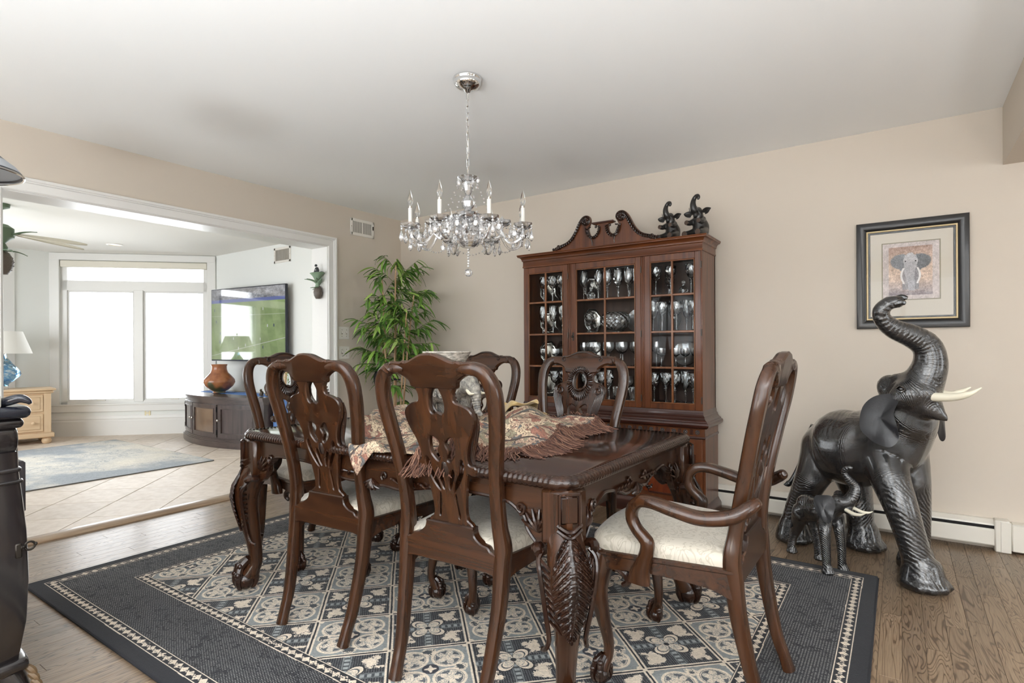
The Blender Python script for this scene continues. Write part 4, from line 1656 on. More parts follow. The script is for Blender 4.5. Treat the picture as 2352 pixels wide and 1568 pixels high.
LOAD = [
    (1.481, 'L', [(1.895, 'cut', 0), (1.975, 'cut', .0), (2.055, 'cut', 0)]),
    (1.481, 'M', [(2.245, 'flute', 0), (2.307, 'cruet', .0), (2.367, 'flute', 0), (2.445, 'flute', -.01), (2.483, 'cut', .09), (2.527, 'flute', 0), (2.573, 'cut', .1), (2.604, 'flute', 0), (2.665, 'flute', .01)]),
    (1.481, 'R', [(2.805, 'cut', 0), (2.87, 'vase', .1), (2.905, 'cut', .02), (2.98, 'cruet', .06), (3.052, 'cut', 0)]),
    (1.236, 'L', [(1.885, 'flute', 0), (1.979, 'flute', .0), (2.064, 'flute', 0)]),
    (1.236, 'M', [(2.291, 'vase', 0), (2.491, 'bowl', .02)]),
    (1.236, 'R', [(2.785, 'flute', .0), (2.85, 'cut', 0), (2.895, 'flute', .09), (2.945, 'cut', .02), (2.99, 'flute', .1), (3.06, 'cut', .01)]),
    (.995, 'L', [(1.889, 'small', 0), (1.998, 'small', .0), (2.08, 'small', 0)]),
    (.995, 'M', [(2.245, 'wine', 0), (2.30, 'wine', .03), (2.346, 'wine', 0), (2.398, 'wine', .09), (2.455, 'wine', -.01), (2.505, 'wine', .08), (2.557, 'wine', 0), (2.61, 'wine', .09), (2.66, 'wine', .0)]),
    (.995, 'R', [(2.79, 'wine', .05), (2.843, 'small', 0), (2.935, 'small', .03), (3.01, 'small', 0), (3.075, 'small', .02)]),
    (.745, 'L', [(1.885, 'cut', 0), (1.99, 'cut', .0), (2.075, 'cut', 0)]),
    (.745, 'M', [(2.25, 'cut', 0), (2.32, 'wine', .01), (2.39, 'cut', 0), (2.455, 'flute', -.01), (2.515, 'tumbler', 0), (2.565, 'wine', .09), (2.63, 'tumbler', .0)]),
    (.745, 'R', [(2.79, 'cut', 0), (2.87, 'cut', .01), (2.94, 'cut', -.01), (3.005, 'flute', .02), (3.065, 'cut', 0), (2.905, 'flute', .11)]),
]
for z, dk, items in LOAD:
    cnt = {}
    tot = {}
    for it in items:
        tot[it[1]] = tot.get(it[1], 0) + 1
    for x, kind, dy in sorted(items):
        nm, lab, cat = NAMES[kind]
        i = cnt.get(kind, 0); cnt[kind] = i + 1
        o = bpy.data.objects.new(nm, GM[kind]); COL.objects.link(o)
        o.location = (x, -.30 + dy, z + .0005)
        pre = (ORD[i] + ' ') if tot[kind] > 1 else ''
        suf = ' from left' if tot[kind] > 1 else ''
        tag(o, '%s%s%s on the %s shelf, %s cabinet door' % (pre, lab, suf, SHELF[z], DOOR[dk]), cat, 'glassware in the china cabinet')
# silver trays standing on edge
tp = MB()
vs = []
prof = [(0, .0), (.6, .0), (.68, .004), (.74, .010), (.96, .014), (1.0, .013), (1.0, .010), (.95, .011), (.74, .006), (.66, -.001), (0, -.003)]
tp.lathe(prof, 8, M=Matrix.Rotation(math.pi / 8, 4, 'Z'))
tp.v = [(x * .078, y * .098, z) for x, y, z in tp.v]
tme_ = tp.mesh('tray'); o = obj('tmp', tme_, M_silver, None, angle=50); bpy.data.objects.remove(o)
for z in ZS:
    for x, w in ((1.868, 'far left of the left'), (2.005, 'middle of the left'), (2.262, 'left end of the middle')):
        o = bpy.data.objects.new('silver_tray', tme_); COL.objects.link(o)
        M = Matrix.Translation((x, -.19, z + .0965)) @ Matrix.Rotation(math.radians(-38), 4, 'Z') @ Matrix.Rotation(math.radians(82), 4, 'Y') @ Matrix.Rotation(math.pi / 2, 4, 'Z')
        o.matrix_world = M
        tag(o, 'polished silver octagonal tray on edge, %s section, %s shelf' % (w, SHELF[z]), 'tray', 'silver trays standing in the china cabinet')
# glass platters leaning at the back of the right side
pm_ = MB().lathe([(0, 0), (.05, 0), (.085, .012), (.09, .014), (.088, .017), (.05, .005), (0, .005)], 24).mesh('platter')
o = obj('tmp', pm_, M_clear, None, angle=60); bpy.data.objects.remove(o)
for x, z in ((2.85, 1.236), (2.97, .995), (2.62, 1.236)):
    o = bpy.data.objects.new('glass_plate', pm_); COL.objects.link(o)
    o.matrix_world = Matrix.Translation((x, -.15, z + .0885)) @ Matrix.Rotation(math.radians(78), 4, 'X')
    tag(o, 'clear round glass plate leaning at the back of the %s shelf, %s section' % (SHELF[z], 'right' if x > 2.75 else 'middle'), 'plate', 'glass plates leaning in the china cabinet')
# ------------------------------------------------------------------ numpy pattern helpers
def fnoise(h, w, beta=1.6, seed=1, aniso=(1, 1), lo=0):
    r = np.random.default_rng(seed)
    f = np.fft.rfft2(r.standard_normal((h, w)))
    ky = np.fft.fftfreq(h)[:, None] * h * aniso[0]
    kx = np.fft.rfftfreq(w)[None, :] * w * aniso[1]
    k = np.sqrt(ky ** 2 + kx ** 2)
    k[0, 0] = 1
    f = f / (k + lo) ** beta
    f[0, 0] = 0
    n = np.fft.irfft2(f, s=(h, w))
    n = (n - n.mean()) / n.std()
    return n
C8 = lambda r, g, b: np.array([r, g, b]) / 255.0
def put(a, m, c):
    a[m] = c

# ------------------------------------------------------------------ dining rug
RW, RH = 3.34, 2.367
RC = (2.447, -2.0345)
def rug_image():
    w = 1760
    h = int(w * RH / RW)
    xs = (np.arange(w) + .5) / w * RW - RW / 2
    ys = (np.arange(h) + .5) / h * RH - RH / 2
    X, Y = np.meshgrid(xs, ys)
    wob = fnoise(h, w, 1.8, 4) * .0016
    wob2 = fnoise(h, w, 1.8, 5) * .0016
    dx = RW / 2 - np.abs(X); dy = RH / 2 - np.abs(Y)
    d = np.minimum(dx, dy) + wob * .6
    along = np.where(dx < dy, Y, X)
    dark, cream, grey, mid = C8(30, 31, 36), C8(206, 193, 176), C8(122, 126, 126), C8(64, 68, 72)
    A = np.empty((h, w, 3)); A[:] = dark
    # field of diagonal cells
    s = .2927
    p = (X + Y) / math.sqrt(2) / s + wob; q = (X - Y) / math.sqrt(2) / s + wob2
    a, b = np.floor(p), np.floor(q)
    u, v = p - a - .5 + wob * 4, q - b - .5 + wob2 * 4
    par = ((a + b) % 2).astype(int)
    au, av = np.abs(u), np.abs(v)
    r = np.hypot(u, v); th = np.arctan2(v, u)
    nz = fnoise(h, w, 1.1, 9, lo=20)
    F = np.empty((h, w, 3)); F[:] = dark
    D = par == 0
    # dark cells: tiny loops, ribbon cross, corner figures, star flower
    px, py = (u * 34) % 1 - .5, (v * 34) % 1 - .5
    put(F, D & (np.hypot(px, py) < .30), C8(98, 100, 102))
    fig = ((np.hypot((au - .30) / .085, (av - .27) / .12) + nz * .22 < 1) | (np.hypot((au - .22) / .05, (av - .33) / .05) + nz * .2 < 1) | (np.hypot((au - .36) / .045, (av - .38) / .05) + nz * .25 < 1)
           | (np.hypot((au - .38) / .06, (av - .17) / .03) + nz * .25 < 1))
    put(F, D & fig, cream)
    band = (np.minimum(au, av) < .062)
    put(F, D & band, mid * .9)
    put(F, D & (np.minimum(au, av) < .05) & (np.minimum(au, av) > .04), grey)
    along_b = np.where(au < av, v, u)
    put(F, D & (np.minimum(au, av) < .032) & (np.abs((along_b * 12) % 1 - .5) < .3), grey * 1.1)
    pet = .255 * np.abs(np.sin(2 * th)) ** .8 + .02
    put(F, D & (r < pet + .02), dark); put(F, D & (r < pet), cream)
    put(F, D & (r < pet * .8) & (r > pet * .72), mid); put(F, D & (r < pet * .6) & (np.abs(nz) < .35), grey)
    put(F, D & (r < .035), dark)
    # pale cells: arabesques in rings
    L = par == 1
    put(F, L, grey * 1.04)
    rr = np.hypot(au - .215, av - .215)
    t2 = np.arctan2(av - .215, au - .215)
    put(F, L & (rr < .19), mid * 1.25)
    put(F, L & (np.abs(rr - .185) < .018), cream)
    leaf = (rr < .155 * (.45 + .55 * np.abs(np.cos(2.5 * t2))) + nz * .012) | (np.abs(rr - .155) < .006)
    put(F, L & leaf, cream); put(F, L & leaf & (np.abs(nz) < .28), grey)
    rc = np.hypot(u, v)
    put(F, L & (rc < .10), cream); put(F, L & (rc < .10) & (rc > .045 + .03 * np.cos(4 * th)), dark * 1.6); put(F, L & (rc < .04), cream)
    for ex, ey in ((0, .36), (.36, 0)):
        re = np.hypot(au - ex, av - ey)
        put(F, L & (re < .085 + nz * .012), cream); put(F, L & (re < .05 + nz * .02), mid)
    put(F, L & (au + av > .86), dark); put(F, L & (np.hypot(au - .47, av - .47) < .06), cream)
    e = np.maximum(au, av)
    put(F, e > .462, cream); put(F, e > .488, dark)
    put(F, np.hypot(au - .5, av - .5) < .03, cream)
    ins = d > .385
    A[ins] = F[ins]
    # dotted dark field
    mB = (d > .11) & (d <= .335)
    gx, gy = (X / .0095) % 1 - .5, (Y / .0085 + .5 * np.floor(X / .0095)) % 1 - .5
    dots = (np.hypot(gx, gy) < .27) & (nz > -.9)
    put(A, mB & dots, C8(134, 133, 130))
    # two zigzag bands
    for o in (.06, .335):
        t = (d - o) / .05
        m = (t > 0) & (t < 1)
        put(A, m, dark)
        f = (along / .042) % 1
        tri = np.abs(f - .5) * 2
        z = m & (t > .16) & (t < .84)
        tt = np.abs(t - .5) / .34
        put(A, z & ((tri * 1.12 - tt) > .12) & (nz > -1.4), cream)
        put(A, z & (np.hypot((f - .5) / .12, (t - .5) / .14) < 1), cream); put(A, z & (np.hypot((f - .5) / .06, (t - .5) / .07) < 1), dark)
        put(A, m & (((t > .02) & (t < .10)) | ((t > .90) & (t < .98))), cream)
    A *= (1 + fnoise(h, w, .6, 21) * .05)[..., None]
    A *= (1 + fnoise(h, w, 2.2, 22) * .03)[..., None]
    return np.clip(A, 0, 1)
im = picture('rug_weave', rug_image())
M_rug, t = img_mat('woven_rug', im, .95)
t.b.inputs['Sheen Weight'].default_value = .10
t.b.inputs['Sheen Roughness'].default_value = .5
t.b.inputs['Specular IOR Level'].default_value = .2
t.bump(t.noise(t.coord('Object'), 330, 2), .35, .004)
rug = thing('area_rug', 'large navy and cream patterned area rug under the dining table', 'rug', (RC[0], RC[1], 0))
b = MB().grid(lambda u, v: ((u - .5) * (RW - .012), (v - .5) * (RH - .012), .0115 + .0008 * math.sin(u * 31) * math.sin(v * 23)), 100, 70)
me = b.mesh('rug_pile')
uv_planar(me, lambda c: (c.x / RW + .5, c.y / RH + .5))
obj('rug_pile', me, M_rug, rug, fix=False)
b = MB()
per = rrect(RW / 2 - .006, RH / 2 - .006, .02, 5)
b.sweep([(x, y, .006) for x, y in per], .0062, 8, closed=True, ref=(0, 0, 1))
b.build('rug_binding', mat('rug_binding', rgb(34, 35, 40), .9), rug)
MB().box(-RW / 2 + .008, RW / 2 - .008, -RH / 2 + .008, RH / 2 - .008, .0005, .0095).build('rug_backing', bpy.data.materials['rug_binding'], rug, smooth=False)

# ------------------------------------------------------------------ elephants
M_el = mat('black_bronze', rgb(30, 29, 31), .2, coat=.8, spec=1.0)
t = NT(M_el)
at_ = t.n('ShaderNodeAttribute'); at_.attribute_name = 'wrinkle'
nz = t.noise(t.coord('Object'), 14, 4, .65)
nm = t.n('ShaderNodeMath', operation='MULTIPLY'); nm.inputs[1].default_value = 13.0
t.l(nz, nm.inputs[0])
sm = t.n('ShaderNodeMath', operation='ADD'); t.l(at_.outputs['Fac'], sm.inputs[0]); t.l(nm.outputs[0], sm.inputs[1])
si = t.n('ShaderNodeMath', operation='SINE'); t.l(sm.outputs[0], si.inputs[0])
n3 = t.noise(t.coord('Object'), 90, 4, .65)
am = t.ramp(t.noise(t.coord('Object'), 7, 3, .6), [(.35, (.1, .1, .1, 1)), (.62, (1, 1, 1, 1))])
sa = t.n('ShaderNodeMath', operation='MULTIPLY'); t.l(si.outputs[0], sa.inputs[0]); t.l(am, sa.inputs[1])
ad2 = t.n('ShaderNodeMath', operation='ADD'); t.l(sa.outputs[0], ad2.inputs[0]); t.l(n3, ad2.inputs[1])
t.bump(ad2.outputs[0], .5, .0045)
t.col(t.ramp(n3, [(.3, rgb(16, 16, 18)), (.7, rgb(34, 33, 34))]))
M_el_sm = mat('black_bronze_smooth', rgb(24, 24, 26), .25, coat=.5, spec=.8)
M_ear = mat('black_bronze_ear', rgb(30, 30, 33), .42, coat=.1, spec=.6)
t = NT(M_ear)
t.bump(t.noise(t.coord('Object', (1, 1, .4)), 28, 4, .6), .35, .006)
M_eye = mat('dark_glass_eye', rgb(12, 10, 9), .05, coat=1)

def dense(L, per=8):
    return crom(L, per)

def elephant_body(segs, voxel, lam, feet=(), extra=(), ripple=.0, flat=0.0, org=(0, 0, 0)):
    """one continuous skin grown over limb paths; stores the distance along the nearest limb for wrinkles"""
    mb = MB()
    S_ = []
    for L, kind in segs:
        c = dense(L, 7)
        tube_path = [q[:3] for q in c]
        mb.sweep(tube_path, [q[3] for q in c], 20)
        for e in (0, -1):
            mb.ell(c[e][:3], c[e][3] * .995, 16, 10)
        s = 0
        for i, q in enumerate(c):
            if i: s += math.dist(q[:3], c[i - 1][:3])
            S_.append((*q, s, kind))
    for c, r in extra:
        mb.ell(c, r, 16, 10)
    for (c, d, r) in feet:
        mb.lathe([(r * .9, 0), (r * 1.02, r * .12), (r * 1.0, r * .4), (r * .86, r * .9), (r * .7, r * 1.35), (0, r * 1.4)], 20, c=c)
        dd = Vector((d[0], d[1], 0)).normalized(); nn = Vector((-dd.y, dd.x, 0))
        for k in (-1.1, -.38, .38, 1.1):
            e = dd * math.cos(k * .75) + nn * math.sin(k * .75)
            mb.ell((c[0] + e.x * r * .92, c[1] + e.y * r * .92, c[2] + r * .26), (r * .3, r * .3, r * .27), 10, 8)
    me = remesh(mb, voxel, 'elephant_skin', 3)
    n = len(me.vertices)
    co = np.empty(n * 3); me.vertices.foreach_get('co', co); co = co.reshape(-1, 3)
    S2 = np.array([x[:5] for x in S_]); kd = np.array([x[5] for x in S_])
    val = np.empty(n)
    for i0 in range(0, n, 4000):
        c = co[i0:i0 + 4000]
        D = np.linalg.norm(c[:, None, :] - S2[None, :, :3], axis=2) - S2[None, :, 3] * .9
        w = np.exp(-(D - D.min(1, keepdims=True)) / (S2[:, 3].mean() * .22))
        w /= w.sum(1, keepdims=True)
        sl = w @ S2[:, 4]
        kk = w @ kd
        val[i0:i0 + 4000] = (sl + kk * (c[:, 0] + c[:, 1]) * .8) / lam * 2 * math.pi
    at = me.attributes.new('wrinkle', 'FLOAT', 'POINT')
    at.data.foreach_set('value', val.astype(np.float32))
    return me

def sheet(outline, center, th, bulge=(0, 0, 0), rings=5):
    """thin curved leaf-like sheet: ear"""
    O_ = crom(outline, 5, True)
    c = Vector(center); bu = Vector(bulge)
    n = len(O_)
    nrm = Vector((0, 0, 0))
    for i in range(n):
        nrm += (Vector(O_[i]) - c).cross(Vector(O_[(i + 1) % n]) - c)
    nrm.normalize()
    vs, fs = [], []
    for side in (-1, 1):
        o = len(vs)
        vs.append(tuple(c + bu + nrm * side * th))
        for r in range(1, rings + 1):
            k = r / rings
            for i, p in enumerate(O_):
                q = c.lerp(Vector(p), k) + bu * (1 - k * k) + nrm * side * th * (1 - .85 * k ** 4) + nrm * math.sin(i / n * 25 + 1) * min(.0045, th * 1.0) * k * k
                vs.append(tuple(q))
        for i in range(n):
            j = (i + 1) % n
            fs.append((o, o + 1 + i, o + 1 + j) if side > 0 else (o, o + 1 + j, o + 1 + i))
            for r in range(rings - 1):
                a, b2 = o + 1 + r * n, o + 1 + (r + 1) * n
                fs.append((a + i, b2 + i, b2 + j, a + j) if side > 0 else (a + i, a + j, b2 + j, b2 + i))
    A_, B_ = 1 + (rings - 1) * n, (1 + rings * n) + 1 + (rings - 1) * n
    for i in range(n):
        j = (i + 1) % n
        fs.append((A_ + i, B_ + i, B_ + j, A_ + j))
    mb = MB(); mb.add(vs, fs); return mb

def place(me_or_mb, org):
    M = Matrix.Translation((-org[0], -org[1], -org[2]))
    if isinstance(me_or_mb, MB):
        me_or_mb.v = [tuple(M @ Vector(v)) for v in me_or_mb.v]
    else:
        me_or_mb.transform(M)
    return me_or_mb

# --- the tall one
O1 = (4.0, -.6, 0)
el = thing('elephant_statue', 'tall black bronze elephant statue with raised trunk beside the beige wall', 'statue', O1)
segs = [([(3.87, -.47, .575, .130), (3.93, -.516, .582, .195), (4.026, -.588, .580, .200), (4.134, -.655, .635, .188), (4.205, -.73, .735, .150), (4.235, -.79, .83, .128), (4.262, -.835, .905, .108)], .15),
        ([(4.262, -.845, .90, .105), (4.297, -.858, .97, .082), (4.318, -.861, 1.045, .070), (4.306, -.871, 1.122, .060), (4.25, -.898, 1.168, .054), (4.182, -.932, 1.202, .046), (4.138, -.963, 1.246, .038), (4.130, -.98, 1.288, .034), (4.161, -.972, 1.322, .031), (4.198, -.966, 1.326, .030)], 0),
        ([(4.26, -.86, .865, .08), (4.32, -.888, .835, .055), (4.345, -.9, .815, .035), (4.372, -.91, .793, .014)], 0),
        ([(4.125, -.70, .64, .13), (4.155, -.79, .50, .092), (4.200, -.85, .37, .074), (4.245, -.865, .214, .064), (4.272, -.862, .10, .066), (4.278, -.858, .06, .07)], -1),
        ([(4.205, -.63, .60, .12), (4.245, -.61, .431, .088), (4.26, -.60, .275, .072), (4.264, -.597, .12, .065), (4.264, -.597, .05, .07)], -1),
        ([(3.865, -.51, .555, .135), (3.80, -.53, .40, .092), (3.722, -.49, .21, .070), (3.69, -.48, .10, .067), (3.688, -.479, .05, .072)], 1),
        ([(3.95, -.41, .50, .125), (3.99, -.38, .343, .088), (4.012, -.40, .214, .072), (4.02, -.405, .11, .068), (4.025, -.402, .05, .073)], 1)]
hd = (.77, -.64)
feet = [((4.285, -.862, 0), (.62, -.78), .098), ((4.268, -.597, 0), hd, .088), ((3.69, -.482, 0), (.8, -.5), .095), ((4.03, -.405, 0), (.9, -.4), .098)]
extra = [((4.165, -.80, .925), (.06, .055, .062)), ((4.195, -.835, .965), (.035, .035, .03)), ((4.215, -.90, .885), (.062, .05, .06)), ((4.30, -.90, .905), (.055, .055, .06)), ((4.235, -.90, .90), (.07, .07, .075)), ((4.32, -.83, .90), (.05, .05, .055)),
         ((3.95, -.50, .645), (.16, .15, .12)), ((4.05, -.60, .66), (.15, .15, .11))]
me = place(elephant_body(segs, .0125, .021, feet, extra), O1)
body = obj('body', me, M_el, el, angle=180, fix=False)
for nm_, pts in (('near', [(4.318, -.925, .893, .021), (4.388, -.971, .898, .018), (4.44, -1.008, .914, .0125), (4.486, -1.025, .946, .003)]), ('far', [(4.335, -.815, .908, .02), (4.39, -.799, .897, .017), (4.43, -.796, .911, .0125), (4.469, -.793, .934, .003)])):
    b = MB(); tube(b, pts, 6, 12)
    place(b, O1).build('tusk', M_ivory, el)
b = sheet([(4.172, -.918, .90), (4.10, -.935, .885), (4.055, -.95, .835), (4.046, -.964, .742), (4.08, -.985, .695), (4.115, -.995, .672), (4.165, -1.008, .662), (4.195, -1.01, .70), (4.192, -1.012, .755), (4.18, -.985, .82), (4.20, -.94, .885)],
          (4.13, -.965, .79), .0045, (-.004, -.008, 0))
place(b, O1).build('ear', M_ear, el, angle=45)
b = sheet([(4.33, -.72, .90), (4.36, -.65, .87), (4.385, -.60, .79), (4.383, -.61, .69), (4.375, -.625, .655), (4.35, -.66, .70), (4.33, -.70, .78), (4.315, -.74, .85)], (4.355, -.66, .78), .0045, (.008, .004, 0))
place(b, O1).build('ear', M_ear, el, angle=45)
b = MB(); tube(b, [(3.79, -.385, .66, .022), (3.755, -.372, .59, .017), (3.733, -.372, .50, .013), (3.701, -.387, .404, .0105), (3.672, -.41, .335, .013), (3.655, -.42, .312, .018), (3.634, -.435, .308, .003)], 6, 10)
place(b, O1).build('tail', M_el_sm, el)
b = MB(); b.ell((4.206, -.977, .927), (.011, .011, .011), 12, 8)
tube(b, [(4.19, -.976, .928, .004), (4.206, -.984, .941, .005), (4.222, -.98, .928, .004)], 4, 6); tube(b, [(4.19, -.976, .926, .004), (4.206, -.984, .915, .005), (4.222, -.98, .926, .004)], 4, 6)
place(b, O1).build('eye', M_eye, el)
b = MB()   # open trunk tip: lips and nostrils
tube(b, [(4.185, -.985, 1.316, .012), (4.205, -.985, 1.322, .014), (4.222, -.975, 1.318, .01)], 4, 8); tube(b, [(4.19, -.955, 1.34, .014), (4.212, -.957, 1.346, .015), (4.232, -.962, 1.342, .008)], 4, 8)
b.ell((4.204, -.973, 1.334), (.014, .016, .008), 10, 6)
place(b, O1).build('trunk_tip', M_el_sm, el)

# --- its calf
O2 = (3.85, -.82, 0)
e2 = thing('elephant_calf_statue', 'small glossy black elephant calf statue with white tusks on the rug edge', 'statue', O2)
segs = [([(3.772, -.764, .248, .050), (3.823, -.778, .272, .064), (3.888, -.83, .292, .062), (3.933, -.86, .326, .049), (3.965, -.885, .352, .041)], .3),
        ([(3.965, -.885, .352, .041), (3.996, -.886, .366, .034), (4.018, -.884, .403, .030), (4.02, -.882, .439, .025), (3.994, -.891, .474, .0195), (3.976, -.892, .501, .0155), (3.982, -.9, .524, .014), (4.004, -.906, .533, .0125)], 0),
        ([(3.98, -.893, .332, .026), (4.0, -.91, .315, .018), (4.013, -.922, .295, .007)], 0),
        ([(3.886, -.868, .262, .04), (3.892, -.925, .22, .031), (3.899, -.945, .14, .023), (3.903, -.952, .065, .0205), (3.904, -.955, .035, .021)], -1),
        ([(3.935, -.80, .253, .037), (3.948, -.825, .205, .028), (3.958, -.836, .12, .022), (3.96, -.838, .05, .0205), (3.96, -.838, .02, .021)], -1),
        ([(3.765, -.745, .235, .046), (3.742, -.705, .155, .033), (3.719, -.695, .082, .0215), (3.709, -.698, .035, .0205), (3.71, -.698, .02, .021)], 1),
        ([(3.807, -.725, .235, .042), (3.828, -.742, .172, .03), (3.84, -.74, .103, .0215), (3.844, -.738, .045, .0205), (3.846, -.737, .02, .021)], 1)]
feet = [((3.908, -.955, .0125), (.7, -.7), .029), ((3.965, -.838, 0), (.8, -.6), .027), ((3.712, -.697, 0), (.9, -.3), .028), ((3.85, -.736, 0), (.9, -.3), .028)]
extra = [((3.945, -.90, .365), (.028, .028, .03)), ((3.948, -.87, .385), (.022, .022, .024)), ((3.80, -.77, .30), (.055, .05, .045))]
me = place(elephant_body(segs, .0056, .0105, feet, extra), O2)
obj('body', me, M_el, e2, angle=180, fix=False)
for pts in ([(3.985, -.935, .332, .0088), (4.018, -.972, .327, .0085), (4.046, -.992, .332, .0062), (4.068, -1.003, .344, .0015)], [(4.012, -.875, .332, .0088), (4.045, -.888, .322, .0075), (4.075, -.89, .322, .0055), (4.093, -.892, .331, .0015)]):
    b = MB(); tube(b, pts, 5, 10); place(b, O2).build('tusk', M_ivory, e2)
b = sheet([(3.925, -.925, .385), (3.885, -.928, .388), (3.852, -.922, .376), (3.848, -.945, .338), (3.875, -.968, .29), (3.912, -.972, .262), (3.932, -.968, .30), (3.94, -.945, .35)], (3.897, -.945, .33), .0035, (-.004, -.014, 0))
place(b, O2).build('ear', M_ear, e2, angle=45)
b = sheet([(3.985, -.82, .385), (4.0, -.79, .37), (4.0, -.785, .32), (3.985, -.80, .275), (3.97, -.82, .32)], (3.988, -.80, .335), .0035, (.01, .004, 0))
place(b, O2).build('ear', M_ear, e2, angle=45)
b = MB(); tube(b, [(3.745, -.735, .28, .008), (3.724, -.728, .22, .005), (3.716, -.729, .159, .0055), (3.712, -.73, .14, .001)], 5, 8)
place(b, O2).build('tail', M_el_sm, e2)
b = MB(); b.ell((3.957, -.938, .374), .0055, 10, 8); place(b, O2).build('eye', M_eye, e2)

# --- two seated ones on top of the cabinet
M_el_br = mat('dark_brown_bronze', rgb(36, 33, 31), .35, coat=.3)
M_pad = mat('brown_foot_pad', rgb(78, 62, 52), .5)
def sitting(name, label, loc, rz, s):
    e = thing(name, label, 'figurine', loc, rz, 'seated elephants on the cabinet')
    F = lambda L: [(x * s, y * s, z * s, r * s) for x, y, z, r in L]
    # local: faces -Y (towards the room), sitting upright, trunk raised and curled
    segs = [(F([(0, .02, .05, .055), (0, .015, .085, .058), (0, .0, .125, .046), (0, -.012, .155, .036), (0, -.02, .18, .036)]), 0),
            (F([(0, -.035, .185, .032), (-.004, -.06, .20, .025), (-.006, -.068, .235, .021), (-.004, -.062, .268, .0165), (.012, -.06, .29, .014), (.03, -.062, .292, .012), (.04, -.066, .278, .011), (.036, -.068, .268, .010)]), 0),
            (F([(0, -.035, .165, .022), (0, -.055, .155, .012), (0, -.064, .15, .006)]), 0)]
    for sx in (-1, 1):
        segs.append((F([(sx * .035, -.01, .13, .022), (sx * .048, -.045, .112, .019), (sx * .05, -.072, .11, .018)]), 0))   # raised fore legs
        segs.append((F([(sx * .03, .0, .045, .038), (sx * .05, -.045, .034, .028), (sx * .056, -.085, .026, .024)]), 0))   # hind legs forward
    me = elephant_body(segs, .0045 * s, .012, (), [((0, -.018, .195 * s), (.03 * s, .03 * s, .028 * s))])
    zmin = min(v.co.z for v in me.vertices)
    me.transform(Matrix.Translation((0, 0, -zmin)))
    obj('body', me, M_el_br, e, angle=180, fix=False)
    for sx in (-1, 1):
        b = sheet([(sx * x * s, y * s, z * s - zmin) for x, y, z in [(.03, -.01, .20), (.055, -.012, .208), (.085, -.018, .205), (.112, -.028, .192), (.10, -.03, .172), (.08, -.028, .16), (.062, -.022, .158), (.052, -.015, .172), (.035, -.01, .178)]], (sx * .065 * s, -.016 * s, .185 * s - zmin), .002, (0, .006 * s, 0))
        b.build('ear', M_el_br, e, angle=180)
        b = MB(); b.lathe([(.017 * s, 0), (.015 * s, .003 * s), (0, .004 * s)], 12, M=Matrix.Rotation(math.pi / 2, 4, 'X'), c=(sx * .05 * s, -.087 * s, .11 * s - zmin)); b.build('foot_pad', M_pad, e)
        b = MB(); b.lathe([(.022 * s, 0), (.02 * s, .003 * s), (0, .004 * s)], 12, M=Matrix.Rotation(math.pi / 2, 4, 'X'), c=(sx * .056 * s, -.105 * s, .026 * s - zmin)); b.build('foot_pad', M_pad, e)
        b = MB(); tube(b, [(sx * .022 * s, -.05 * s, .175 * s - zmin, .005 * s), (sx * .03 * s, -.07 * s, .185 * s - zmin, .0045 * s), (sx * .032 * s, -.078 * s, .215 * s - zmin, .0012 * s)], 5, 8); b.build('tusk', M_el_br, e)
    return e
sitting('elephant_figurine', 'dark seated elephant figurine on the cabinet top, the left one of the pair', (2.915, -.285, 1.853), math.radians(-18), .86)
sitting('elephant_figurine', 'dark seated elephant figurine on the cabinet top, at the right corner', (3.10, -.27, 1.853), math.radians(-18), .93)

# ------------------------------------------------------------------ framed elephant print
def art_image():
    w, h = 420, 480
    X, Y = np.meshgrid((np.arange(w) + .5) / w, (np.arange(h) + .5) / h)
    n = fnoise(h, w, 1.3, 31, lo=4); n2 = fnoise(h, w, .9, 32, lo=8)
    A = np.empty((h, w, 3)); A[:] = C8(206, 194, 190)
    A += (n * .04)[..., None]
    inn = (X > .11) & (X < .88) & (Y > .07) & (Y < .93)
    sky = C8(214, 190, 172); rust = C8(176, 146, 130); gr = C8(150, 138, 140)
    f = np.clip((Y - .55) / .38, 0, 1)[..., None]
    B = sky * (1 - f) + rust * f
    g = np.clip((.34 - Y) / .25, 0, 1)[..., None]
    B = B * (1 - g) + gr * g
    B = B + (n * .05 + n2 * .05)[..., None]
    A[inn] = B[inn]
    el_ = lambda cx, cy, rx, ry: np.hypot((X - cx) / rx, (Y - cy) / ry) < 1 + n2 * .05
    def paint(m, c, k=.06):
        A[m] = (np.array(c) + (n2 * k)[..., None])[m]
    paint(el_(.33, .67, .19, .13) | el_(.40, .60, .12, .12), C8(132, 134, 138))
    paint(el_(.67, .66, .19, .13) | el_(.60, .60, .12, .12), C8(112, 114, 118))
    paint((np.abs(X - .41) < .055) & (Y < .56) & (Y > .17), C8(160, 156, 158)); paint((np.abs(X - .59) < .055) & (Y < .56) & (Y > .17), C8(150, 147, 150))
    paint(el_(.5, .66, .125, .16), C8(196, 194, 196))
    tw = .055 + .05 * np.clip((Y - .2) / .4, 0, 1)
    paint((np.abs(X - .5 - .02 * np.sin(Y * 9)) < tw) & (Y > .15) & (Y < .66), C8(182, 180, 184))
    for sx in (-1, 1):
        c = .5 + sx * (.115 + .05 * np.sin(np.clip((.56 - Y) / .27, 0, 1) * 3.0))
        paint((np.abs(X - c) < .018) & (Y > .27) & (Y < .55), C8(236, 232, 230), .02)
    paint(el_(.41, .67, .014, .012) | el_(.59, .67, .014, .012), C8(50, 48, 50), .0)
    ring = np.abs(np.sin(Y * 150 + n * .6)) < .22
    m = (np.abs(X - .5) < tw) & (Y < .7) & (Y > .15) & ring
    A[m] *= .88
    return A
PX0, PX1, PZ0, PZ1 = 3.985, 4.53, 1.232, 1.876
